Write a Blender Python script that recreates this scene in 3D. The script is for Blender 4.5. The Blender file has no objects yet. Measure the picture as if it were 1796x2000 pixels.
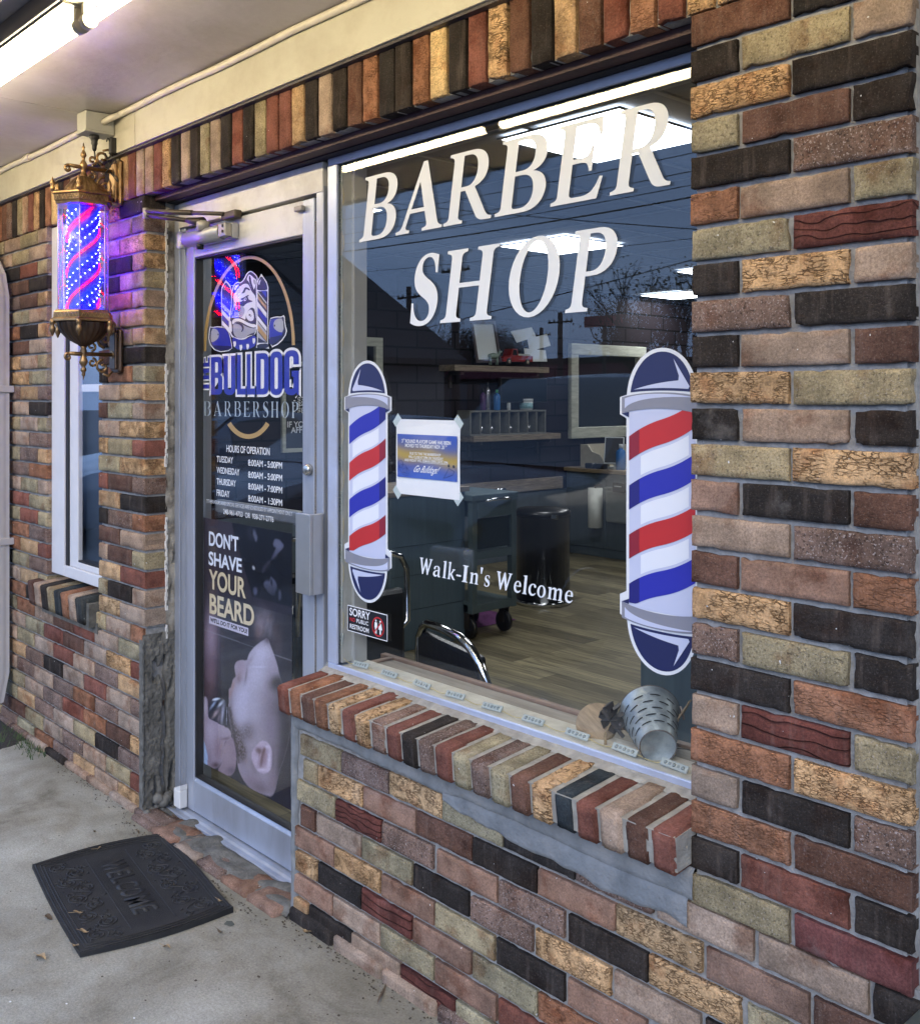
SUN_EL=28; SUN_ROT=148; SKY=.15; SUNE=.70; EXPO=1.0; LEDW=7; CLOUD=.85; CL1=(2.05,3.3,6.4); CL2=(3.5,5.2,9.0)
import bpy, bmesh, math, random
import numpy as np
from mathutils import Vector, Matrix, noise
random.seed(7)
R=math.radians
sc=bpy.context.scene
C=sc.collection
# ---------------------------------------------------------------- camera model (solved from the photo)
F_=1983.0; A_=-920.0; Y0_=775.0; H_=1.48; K_=2.170
TH=math.atan((898-A_)/F_); c_=math.cos(TH); s_=math.sin(TH); D_=K_*c_
def P(px,py,Y=None,X=None,Z=None):
    u=(px-898)/F_
    fx=-c_+u*s_; fy=s_+u*c_; fz=-(py-Y0_)/F_
    t=(Y+D_)/fy if Y is not None else (X/fx if X is not None else (Z-H_)/fz)
    return Vector((t*fx,t*fy-D_,H_+t*fz))
def XZ(px,py,Y):
    v=P(px,py,Y=Y); return (v.x,v.z)
def lin(r,g,b):
    f=lambda v:(v/255/12.92) if v/255<=.04045 else ((v/255+.055)/1.055)**2.4
    return (f(r),f(g),f(b))
# ---------------------------------------------------------------- materials
MATS={}
def nodes(name):
    m=bpy.data.materials.new(name); m.use_nodes=True
    nt=m.node_tree; b=nt.nodes['Principled BSDF']
    return m,nt,b
def mat(name,col,rough=.6,metal=0.,var=.0,scale=20.,bump=0.,bscale=None,emit=None,es=1.,dirt=None,dscale=3.,stretch=None,spec=None,coat=0.):
    if name in MATS: return MATS[name]
    m,nt,b=nodes(name); N=nt.nodes; L=nt.links
    b.inputs['Base Color'].default_value=(*col,1); b.inputs['Roughness'].default_value=rough; b.inputs['Metallic'].default_value=metal
    if spec is not None: b.inputs['Specular IOR Level'].default_value=spec
    if coat: b.inputs['Coat Weight'].default_value=coat
    if emit: b.inputs['Emission Color'].default_value=(*emit,1); b.inputs['Emission Strength'].default_value=es
    if var or bump or dirt:
        tc=N.new('ShaderNodeTexCoord'); mp=N.new('ShaderNodeMapping'); L.new(tc.outputs['Object'],mp.inputs['Vector'])
        if stretch: mp.inputs['Scale'].default_value=stretch
    if var or dirt:
        nz=N.new('ShaderNodeTexNoise'); nz.inputs['Scale'].default_value=scale; nz.inputs['Detail'].default_value=6; L.new(mp.outputs[0],nz.inputs['Vector'])
        mr=N.new('ShaderNodeMapRange'); mr.inputs[1].default_value=.25; mr.inputs[2].default_value=.75; mr.inputs[3].default_value=1-var; mr.inputs[4].default_value=1+var; L.new(nz.outputs['Fac'],mr.inputs[0])
        mx=N.new('ShaderNodeVectorMath'); mx.operation='SCALE'; mx.inputs[0].default_value=col; L.new(mr.outputs[0],mx.inputs['Scale'])
        out=mx.outputs[0]
        if dirt:
            n2=N.new('ShaderNodeTexNoise'); n2.inputs['Scale'].default_value=dscale; n2.inputs['Detail'].default_value=8; n2.inputs['Roughness'].default_value=.65; L.new(mp.outputs[0],n2.inputs['Vector'])
            r2=N.new('ShaderNodeMapRange'); r2.inputs[1].default_value=.45; r2.inputs[2].default_value=.7; L.new(n2.outputs['Fac'],r2.inputs[0])
            mm=N.new('ShaderNodeMix'); mm.data_type='RGBA'; L.new(r2.outputs[0],mm.inputs[0]); L.new(out,mm.inputs[6]); mm.inputs[7].default_value=(*dirt,1); out=mm.outputs[2]
        L.new(out,b.inputs['Base Color'])
    if bump:
        n3=N.new('ShaderNodeTexNoise'); n3.inputs['Scale'].default_value=bscale or scale*2; n3.inputs['Detail'].default_value=6; L.new(mp.outputs[0],n3.inputs['Vector'])
        bp=N.new('ShaderNodeBump'); bp.inputs['Strength'].default_value=bump; bp.inputs['Distance'].default_value=.003; L.new(n3.outputs['Fac'],bp.inputs['Height']); L.new(bp.outputs[0],b.inputs['Normal'])
    MATS[name]=m; return m
def glassmat(name,tint=(1,1,1),k=1.0):
    m=bpy.data.materials.new(name); m.use_nodes=True; nt=m.node_tree; N=nt.nodes; L=nt.links
    N.remove(N['Principled BSDF']); o=N['Material Output']
    t=N.new('ShaderNodeBsdfTransparent'); t.inputs[0].default_value=(*tint,1)
    g=N.new('ShaderNodeBsdfGlossy'); g.inputs['Roughness'].default_value=0; g.inputs['Color'].default_value=(.95,.98,1,1)
    lw=N.new('ShaderNodeLayerWeight'); lw.inputs[0].default_value=.5
    pw=N.new('ShaderNodeMath'); pw.operation='POWER'; pw.inputs[1].default_value=5; L.new(lw.outputs['Facing'],pw.inputs[0])
    ma=N.new('ShaderNodeMath'); ma.operation='MULTIPLY_ADD'; ma.inputs[1].default_value=.96*k; ma.inputs[2].default_value=.04*k; L.new(pw.outputs[0],ma.inputs[0])
    mx=N.new('ShaderNodeMixShader'); L.new(ma.outputs[0],mx.inputs[0]); L.new(t.outputs[0],mx.inputs[1]); L.new(g.outputs[0],mx.inputs[2]); L.new(mx.outputs[0],o.inputs[0])
    MATS[name]=m; return m
def vcolmat(name,rough=.5,attr='col',spec=.3):
    m,nt,b=nodes(name); a=nt.nodes.new('ShaderNodeAttribute'); a.attribute_name=attr
    nt.links.new(a.outputs['Color'],b.inputs['Base Color']); b.inputs['Roughness'].default_value=rough; b.inputs['Specular IOR Level'].default_value=spec
    MATS[name]=m; return m
# ---------------------------------------------------------------- object helpers
def link(name,me,m=None,parent=None,smooth=False):
    o=bpy.data.objects.new(name,me); C.objects.link(o)
    if m is not None:
        for x in (m if isinstance(m,(list,tuple)) else [m]): me.materials.append(x)
    if smooth:
        for p in me.polygons: p.use_smooth=True
    if parent: o.parent=parent
    return o
def tag(o,label=None,cat=None,group=None,kind=None):
    if label: o['label']=label
    if cat: o['category']=cat
    if group: o['group']=group
    if kind: o['kind']=kind
    return o
def thing(name,label,cat,loc=(0,0,0),group=None,rz=0):
    o=bpy.data.objects.new(name,None); o.empty_display_size=.1; C.objects.link(o); o.location=loc; o.rotation_euler=(0,0,rz)
    return tag(o,label,cat,group)
def copy_tree(o,parent=None):
    c=o.copy(); C.objects.link(c); c.parent=parent
    for ch in list(o.children): copy_tree(ch,c)
    return c
class MB:
    """collects faces, builds one mesh; optional face attributes"""
    def __init__(s): s.v=[]; s.f=[]; s.a=[]; s.M=Matrix(); s.cur=None; s.sm=[]
    def add(s,vs,fs,smooth=False):
        b=len(s.v); s.v+= [tuple(s.M@Vector(v)) for v in vs]
        for f in fs: s.f.append([b+i for i in f]); s.a.append(s.cur); s.sm.append(smooth)
        return s
    def box(s,x0,x1,y0,y1,z0,z1,bv=0):
        x0,x1=min(x0,x1),max(x0,x1); y0,y1=min(y0,y1),max(y0,y1); z0,z1=min(z0,z1),max(z0,z1)
        b=min(bv,(x1-x0)*.45,(y1-y0)*.45,(z1-z0)*.45)
        if b<=0:
            return s.add([(x0,y0,z0),(x1,y0,z0),(x1,y1,z0),(x0,y1,z0),(x0,y0,z1),(x1,y0,z1),(x1,y1,z1),(x0,y1,z1)],[(0,3,2,1),(4,5,6,7),(0,1,5,4),(1,2,6,5),(2,3,7,6),(3,0,4,7)])
        bm=bmesh.new(); bmesh.ops.create_cube(bm,size=1)
        for v in bm.verts: v.co=Vector(((x0+x1)/2+v.co.x*(x1-x0),(y0+y1)/2+v.co.y*(y1-y0),(z0+z1)/2+v.co.z*(z1-z0)))
        bmesh.ops.bevel(bm,geom=bm.edges[:],offset=b,segments=2,affect='EDGES',profile=.5)
        bm.verts.ensure_lookup_table(); vs=[v.co.copy() for v in bm.verts]; fs=[[v.index for v in f.verts] for f in bm.faces]; bm.free()
        return s.add(vs,fs)
    def tube(s,pts,r,n=8,cap=True,closed=False):
        pts=[Vector(p) for p in pts]; k=len(pts); rs=r if isinstance(r,(list,tuple)) else [r]*k
        vs=[];up=None
        for i,p in enumerate(pts):
            a=pts[(i-1)%k] if (i>0 or closed) else p; b=pts[(i+1)%k] if (i<k-1 or closed) else p
            d=(b-a).normalized() if (b-a).length>1e-9 else Vector((0,0,1))
            if up is None:
                up=Vector((0,0,1)) if abs(d.z)<.9 else Vector((1,0,0))
            u=(up-d*up.dot(d))
            if u.length<1e-6: u=Vector((1,0,0))-d*d.x
            u.normalize(); w=d.cross(u); up=u
            for j in range(n):
                an=2*math.pi*j/n; vs.append(p+(u*math.cos(an)+w*math.sin(an))*rs[i])
        fs=[]
        for i in range(k if closed else k-1):
            for j in range(n):
                a=i*n+j;b=i*n+(j+1)%n;i2=(i+1)%k; fs.append((a,b,i2*n+(j+1)%n,i2*n+j))
        s.add(vs,fs,True)
        if cap and not closed:
            b=len(s.v)-len(vs); s.f.append([b+j for j in range(n)][::-1]); s.a.append(s.cur); s.sm.append(False)
            s.f.append([b+(k-1)*n+j for j in range(n)]); s.a.append(s.cur); s.sm.append(False)
        return s
    def lathe(s,prof,n=24,c=(0,0,0),flute=0,nf=0,smooth=True,axis=None):
        """prof: list of (r,z)"""
        vs=[];fs=[]; c=Vector(c)
        for r,z in prof:
            for j in range(n):
                an=2*math.pi*(j+.5)/n; rr=r*(1+flute*math.cos(nf*an)) if flute else r
                v=Vector((rr*math.cos(an),rr*math.sin(an),z))
                if axis is not None: v=axis@v
                vs.append(c+v)
        for i in range(len(prof)-1):
            for j in range(n):
                fs.append((i*n+j,i*n+(j+1)%n,(i+1)*n+(j+1)%n,(i+1)*n+j))
        if prof[0][0]>1e-6: fs.append(tuple(range(n))[::-1])
        if prof[-1][0]>1e-6: fs.append(tuple((len(prof)-1)*n+j for j in range(n)))
        return s.add(vs,fs,smooth)
    def prism(s,pts,axis,a,b):
        """pts 2-D polygon; extruded along axis from a to b"""
        def mk(p,t): return (t,p[0],p[1]) if axis=='x' else ((p[0],t,p[1]) if axis=='y' else (p[0],p[1],t))
        n=len(pts); vs=[mk(p,a) for p in pts]+[mk(p,b) for p in pts]
        fs=[tuple(range(n)),tuple(range(n,2*n))[::-1]]+[(i,(i+1)%n,n+(i+1)%n,n+i)[::-1] for i in range(n)]
        return s.add(vs,fs)
    def grid(s,fn,nu,nv,smooth=True):
        vs=[fn(i/nu,j/nv) for j in range(nv+1) for i in range(nu+1)]
        fs=[(j*(nu+1)+i,j*(nu+1)+i+1,(j+1)*(nu+1)+i+1,(j+1)*(nu+1)+i) for j in range(nv) for i in range(nu)]
        return s.add(vs,fs,smooth)
    def build(s,name,m=None,parent=None,fix=True):
        me=bpy.data.meshes.new(name); me.from_pydata(s.v,[],s.f)
        for p,k in zip(me.polygons,s.sm): p.use_smooth=k
        if any(a is not None for a in s.a):
            # attributes per face: (colour rgb, params xyz, rnd)
            me.update()
            me.attributes.new('bcol','FLOAT_COLOR','CORNER'); me.attributes.new('bpar','FLOAT_VECTOR','CORNER'); me.attributes.new('brnd','FLOAT','CORNER')
            A_t=me.attributes
            cc=[];pp=[];rr=[]
            for p,a in zip(me.polygons,s.a):
                a=a or ((.3,.3,.3),(0,0,0),0)
                for _ in range(p.loop_total): cc+= [*a[0],1.]; pp+=[*a[1]]; rr.append(a[2])
            A_t['bcol'].data.foreach_set('color',cc); A_t['bpar'].data.foreach_set('vector',pp); A_t['brnd'].data.foreach_set('value',rr)
        if fix:
            bm=bmesh.new(); bm.from_mesh(me); bmesh.ops.recalc_face_normals(bm,faces=bm.faces[:]); bm.to_mesh(me); bm.free()
        return link(name,me,m,parent)
# flat shapes in the facade plane -------------------------------------------------
def flat_poly(name,pts,Y,m,parent,th=.0004):
    """pts: list of (X,Z) in a plane Y=const facing -Y, given a thin body"""
    cu=bpy.data.curves.new(name,'CURVE'); cu.dimensions='2D'; cu.fill_mode='BOTH'
    loops=pts if isinstance(pts[0][0],(list,tuple)) else [pts]
    for lp in loops:
        sp=cu.splines.new('POLY'); sp.points.add(len(lp)-1)
        for q,p in zip(sp.points,lp): q.co=(p[0],p[1],0,1)
        sp.use_cyclic_u=True
    ob=bpy.data.objects.new('t',cu); me=bpy.data.meshes.new_from_object(ob); bpy.data.objects.remove(ob); bpy.data.curves.remove(cu)
    me.materials.clear()
    me.transform(Matrix(((1,0,0,0),(0,0,-1,Y),(0,1,0,0),(0,0,0,1))))
    me.name=name
    return link(name,me,m,parent)
def text_mesh(s,bold=0.0,sp=1.0,line=1.0,align='LEFT'):
    cu=bpy.data.curves.new('t','FONT'); cu.body=s; cu.offset=bold; cu.space_character=sp; cu.space_line=line; cu.align_x=align
    ob=bpy.data.objects.new('t',cu); me=bpy.data.meshes.new_from_object(ob); bpy.data.objects.remove(ob); bpy.data.curves.remove(cu)
    me.materials.clear(); return me
def fit_mesh(me,x0,x1,z0,z1,Y,shear=0,rot=0):
    n=len(me.vertices); a=np.empty(n*3); me.vertices.foreach_get('co',a); a=a.reshape(-1,3)
    mn=a.min(0); mx=a.max(0)
    u=(a[:,0]-mn[0])/(mx[0]-mn[0]); v=(a[:,1]-mn[1])/(mx[1]-mn[1])
    if shear: u=u*(1-shear)+v*shear
    b=np.zeros_like(a); b[:,0]=x0+u*(x1-x0); b[:,2]=z0+v*(z1-z0); b[:,1]=Y
    me.vertices.foreach_set('co',b.ravel()); me.update(); return me
def text_fit(name,s,x0,x1,z0,z1,Y,m,parent,bold=0.,sp=1.,shear=0):
    me=fit_mesh(text_mesh(s,bold,sp),x0,x1,z0,z1,Y,shear); me.name=name; return link(name,me,m,parent)
# serif outlines ------------------------------------------------------------------
ST0="L 0 672 C 45 665 60 655 60 610 L 60 90 C 60 45 45 35 0 28 Z"
def ell(cx,cy,rx,ry,sl=0,rev=False):
    k=.5523; p=f"M {cx+rx} {cy} C {cx+rx} {cy+k*ry} {cx+k*rx} {cy+ry} {cx} {cy+ry} C {cx-k*rx} {cy+ry} {cx-rx} {cy+k*ry} {cx-rx} {cy} C {cx-rx} {cy-k*ry} {cx-k*rx} {cy-ry} {cx} {cy-ry} C {cx+k*rx} {cy-ry} {cx+rx} {cy-k*ry} {cx+rx} {cy} Z"
    return p
SPATH="M 40 225 L 70 225 C 85 100 150 38 225 38 C 290 38 330 75 330 135 C 330 200 285 235 200 280 C 100 333 45 390 45 495 C 45 625 135 712 255 712 C 310 712 350 698 395 685 L 400 510 L 370 510 C 350 620 310 674 245 674 C 190 674 155 635 155 585 C 155 525 200 490 275 450 C 385 392 445 330 445 215 C 445 75 350 -12 215 -12 C 150 -12 95 5 50 25 Z"
GL={
'I':(240,"M 0 0 L 240 0 L 240 28 C 195 35 180 45 180 90 L 180 610 C 180 655 195 665 240 672 L 240 700 L 0 700 "+ST0),
'B':(520,"M 0 0 L 300 0 C 440 0 520 80 520 195 C 520 290 460 350 370 365 C 450 385 495 440 495 520 C 495 630 420 700 290 700 L 0 700 "+ST0+" M 180 385 L 180 660 L 250 660 C 330 660 370 610 370 525 C 370 435 330 385 250 385 Z M 180 345 L 180 80 C 180 50 195 40 235 40 L 260 40 C 345 40 390 95 390 190 C 390 290 340 345 255 345 Z"),
'A':(620,"M 0 0 L 190 0 L 190 28 C 140 33 125 45 140 90 L 175 200 L 370 200 L 408 85 C 420 45 405 35 360 28 L 360 0 L 620 0 L 620 28 C 580 35 565 45 548 90 L 345 712 L 290 712 L 85 90 C 70 45 50 35 0 28 Z M 188 242 L 357 242 L 273 510 Z"),
'R':(590,"M 0 0 L 240 0 L 240 28 C 195 35 180 45 180 90 L 180 315 L 235 315 L 385 70 C 420 15 450 0 510 0 L 590 0 L 590 28 C 550 33 530 45 505 85 L 350 340 C 440 365 490 425 490 510 C 490 630 410 700 285 700 L 0 700 "+ST0+" M 180 355 L 180 660 L 245 660 C 325 660 362 605 362 510 C 362 415 320 355 240 355 Z"),
'E':(495,"M 0 0 L 460 0 L 495 185 L 465 190 C 430 90 390 42 300 42 L 235 42 C 190 42 180 55 180 95 L 180 335 L 255 335 C 320 335 340 315 350 250 L 380 250 L 380 465 L 350 465 C 340 395 320 377 255 377 L 180 377 L 180 658 L 290 658 C 370 658 400 625 415 540 L 445 545 L 435 700 L 0 700 "+ST0),
'S':(445,SPATH),
'H':(590,"M 0 0 L 240 0 L 240 28 C 195 35 180 45 180 90 L 180 330 L 410 330 L 410 90 C 410 45 395 35 350 28 L 350 0 L 590 0 L 590 28 C 545 35 530 45 530 90 L 530 610 C 530 655 545 665 590 672 L 590 700 L 350 700 L 350 672 C 395 665 410 655 410 610 L 410 375 L 180 375 L 180 610 C 180 655 195 665 240 672 L 240 700 L 0 700 "+ST0),
'O':(600,ell(300,350,300,362)+" "+ell(300,350,165,318)),
'P':(490,"M 0 0 L 250 0 L 250 28 C 195 35 180 45 180 90 L 180 300 L 240 300 C 400 300 490 385 490 510 C 490 630 410 700 270 700 L 0 700 "+ST0+" M 180 340 L 180 660 L 240 660 C 320 660 365 605 365 505 C 365 400 315 340 225 340 Z"),
'W':(850,"M 0 700 L 0 672 C 40 665 50 655 62 615 L 240 -8 L 300 -8 L 425 400 L 550 -8 L 610 -8 L 790 615 C 802 655 815 665 850 672 L 850 700 L 640 700 L 640 672 C 700 665 712 650 700 605 L 600 230 L 480 700 L 420 700 L 275 225 L 185 605 C 175 650 185 665 235 672 L 235 700 Z"),
'n':(450,"M 0 0 L 200 0 L 200 25 C 165 30 155 40 155 70 L 155 340 C 190 385 225 395 250 395 C 285 395 300 370 300 320 L 300 70 C 300 40 290 30 255 25 L 255 0 L 450 0 L 450 25 C 415 30 405 40 405 70 L 405 335 C 405 420 365 465 295 465 C 240 465 195 440 155 395 L 155 465 L 0 440 L 0 415 C 40 408 50 398 50 360 L 50 70 C 50 40 40 30 0 25 Z"),
'm':(700,"M 0 0 L 200 0 L 200 25 C 165 30 155 40 155 70 L 155 340 C 190 385 225 395 250 395 C 285 395 300 370 300 320 L 300 70 C 300 40 290 30 260 25 L 260 0 L 445 0 L 445 25 C 415 30 405 40 405 70 L 405 340 C 440 385 475 395 500 395 C 535 395 550 370 550 320 L 550 70 C 550 40 540 30 505 25 L 505 0 L 700 0 L 700 25 C 665 30 655 40 655 70 L 655 335 C 655 420 615 465 545 465 C 490 465 440 440 400 390 C 385 440 350 465 295 465 C 240 465 195 440 155 395 L 155 465 L 0 440 L 0 415 C 40 408 50 398 50 360 L 50 70 C 50 40 40 30 0 25 Z"),
'l':(200,"M 0 0 L 200 0 L 200 25 C 165 30 155 40 155 70 L 155 740 L 0 715 L 0 690 C 40 683 50 673 50 635 L 50 70 C 50 40 40 30 0 25 Z"),
'k':(470,"M 0 0 L 190 0 L 190 25 C 160 30 155 40 155 70 L 155 215 L 330 0 L 470 0 L 470 25 C 435 30 420 40 395 70 L 255 245 L 360 380 C 385 410 405 420 440 425 L 440 450 L 255 450 L 255 425 C 290 418 295 405 275 380 L 155 240 L 155 740 L 0 715 L 0 690 C 40 683 50 673 50 635 L 50 70 C 50 40 40 30 0 25 Z"),
'e':(410,"M 390 130 L 410 112 C 370 40 310 -12 220 -12 C 95 -12 0 75 0 220 C 0 370 100 465 225 465 C 345 465 405 385 405 265 L 405 245 L 112 245 C 115 130 170 65 255 65 C 310 65 355 90 390 130 Z M 113 280 L 300 280 C 300 380 275 425 222 425 C 160 425 120 375 113 280 Z"),
'c':(398,"M 375 125 L 398 108 C 355 35 300 -12 215 -12 C 90 -12 0 80 0 220 C 0 365 105 465 235 465 C 310 465 370 430 385 390 C 390 340 370 315 335 315 C 300 315 285 335 278 370 C 272 410 260 425 230 425 C 165 425 115 360 115 245 C 115 130 170 65 250 65 C 300 65 340 85 375 125 Z"),
'o':(440,ell(220,226,220,239)+" "+ell(220,226,108,197)),
'a':(430,"M 0 110 C 0 40 50 -12 125 -12 C 185 -12 230 15 270 60 C 280 15 305 -12 350 -12 C 385 -12 410 0 430 15 L 430 40 C 390 35 378 50 378 90 L 378 310 C 378 415 320 465 210 465 C 110 465 35 420 20 350 C 18 315 38 295 70 295 C 105 295 122 315 125 355 C 130 405 155 425 195 425 C 250 425 272 385 272 320 L 272 290 C 90 270 0 200 0 110 Z M 272 250 L 272 105 C 245 75 215 62 180 62 C 135 62 110 88 110 130 C 110 190 160 232 272 250 Z"),
'-':(230,"M 0 190 L 230 190 L 230 260 L 0 260 Z"),
"'":(120,"M 40 470 L 80 470 L 120 740 L 0 740 Z"),
}
def parse(path):
    t=path.split(); i=0; loops=[]; cur=[]; p=None
    while i<len(t):
        k=t[i]
        if k=='M':
            if cur: loops.append(cur)
            p=(float(t[i+1]),float(t[i+2])); cur=[p]; i+=3
        elif k=='L': p=(float(t[i+1]),float(t[i+2])); cur.append(p); i+=3
        elif k=='C':
            q=[float(x) for x in t[i+1:i+7]]; a=p
            for n in range(1,9):
                u=n/8; w=1-u
                cur.append((w**3*a[0]+3*w*w*u*q[0]+3*w*u*u*q[2]+u**3*q[4], w**3*a[1]+3*w*w*u*q[1]+3*w*u*u*q[3]+u**3*q[5]))
            p=(q[4],q[5]); i+=7
        elif k=='Z':
            if cur: loops.append(cur)
            cur=[]; i+=1
    if cur: loops.append(cur)
    return [ [q for n,q in enumerate(lp) if n==0 or (abs(q[0]-lp[n-1][0])+abs(q[1]-lp[n-1][1])>.5)] for lp in loops]
def orient(lps):
    o=[]
    for i,lp in enumerate(lps):
        a=sum(lp[k][0]*lp[(k+1)%len(lp)][1]-lp[(k+1)%len(lp)][0]*lp[k][1] for k in range(len(lp)))
        o.append(lp if (a>0)==(i==0) else lp[::-1])
    return o
def glyph_loops(ch):
    if ch=='s':
        w,p=GL['S']; return w*.74,[[(x*.74,y*.655) for x,y in lp] for lp in orient(parse(p))]
    w,p=GL[ch]; return w,orient(parse(p))
BLK={
'B':(300,"M 0 0 L 190 0 C 270 0 300 40 300 110 L 300 280 C 300 330 280 355 240 365 C 280 375 295 400 295 440 L 295 590 C 295 660 265 700 190 700 L 0 700 Z M 110 100 L 110 310 L 160 310 C 180 310 190 300 190 280 L 190 130 C 190 110 180 100 160 100 Z M 110 410 L 110 600 L 155 600 C 178 600 185 590 185 570 L 185 440 C 185 420 178 410 155 410 Z"),
'U':(300,"M 0 700 L 0 130 C 0 40 50 -10 150 -10 C 250 -10 300 40 300 130 L 300 700 L 190 700 L 190 130 C 190 100 178 90 150 90 C 122 90 110 100 110 130 L 110 700 Z"),
'L':(250,"M 0 0 L 250 0 L 250 105 L 110 105 L 110 700 L 0 700 Z"),
'D':(300,"M 0 0 L 170 0 C 260 0 300 45 300 130 L 300 570 C 300 655 260 700 170 700 L 0 700 Z M 110 100 L 110 600 L 150 600 C 178 600 190 590 190 560 L 190 140 C 190 110 178 100 150 100 Z"),
'O':(300,"M 150 -10 C 250 -10 300 40 300 130 L 300 570 C 300 660 250 710 150 710 C 50 710 0 660 0 570 L 0 130 C 0 40 50 -10 150 -10 Z M 150 90 C 122 90 110 102 110 130 L 110 570 C 110 598 122 610 150 610 C 178 610 190 598 190 570 L 190 130 C 190 102 178 90 150 90 Z"),
'G':(300,"M 300 480 L 300 570 C 300 660 250 710 150 710 C 50 710 0 660 0 570 L 0 130 C 0 40 50 -10 150 -10 C 200 -10 235 5 255 40 L 265 0 L 300 0 L 300 380 L 155 380 L 155 285 L 190 285 L 190 130 C 190 100 178 88 150 88 C 122 88 110 100 110 130 L 110 570 C 110 600 122 612 150 612 C 178 612 190 600 190 570 L 190 480 Z"),
'T':(270,"M 80 0 L 190 0 L 190 595 L 270 595 L 270 700 L 0 700 L 0 595 L 80 595 Z"),
'H':(300,"M 0 0 L 110 0 L 110 300 L 190 300 L 190 0 L 300 0 L 300 700 L 190 700 L 190 405 L 110 405 L 110 700 L 0 700 Z"),
'E':(250,"M 0 0 L 250 0 L 250 105 L 110 105 L 110 300 L 230 300 L 230 400 L 110 400 L 110 595 L 250 595 L 250 700 L 0 700 Z")}
def loops_mesh(lps,off=0):
    cu=bpy.data.curves.new('g','CURVE'); cu.dimensions='2D'; cu.fill_mode='BOTH'; cu.offset=off
    for lp in lps:
        sp=cu.splines.new('POLY'); sp.points.add(len(lp)-1)
        for q,p in zip(sp.points,lp): q.co=(p[0],p[1],0,1)
        sp.use_cyclic_u=True
    ob=bpy.data.objects.new('t',cu); me=bpy.data.meshes.new_from_object(ob); bpy.data.objects.remove(ob); bpy.data.curves.remove(cu); me.materials.clear(); return me
def glyph(name,ch,x0,x1,zb,capz,Y,m,parent,slant=.0,off=0):
    """place one glyph so that it spans x0..x1 at the baseline frame, cap height capz"""
    w,lps=glyph_loops(ch); sz=capz/700.; sx=(x1-x0)/w
    out=[[(x0+x*sx+y*sz*slant, zb+y*sz) for x,y in lp] for lp in lps]
    return flat_poly(name,out,Y,m,parent)
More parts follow.
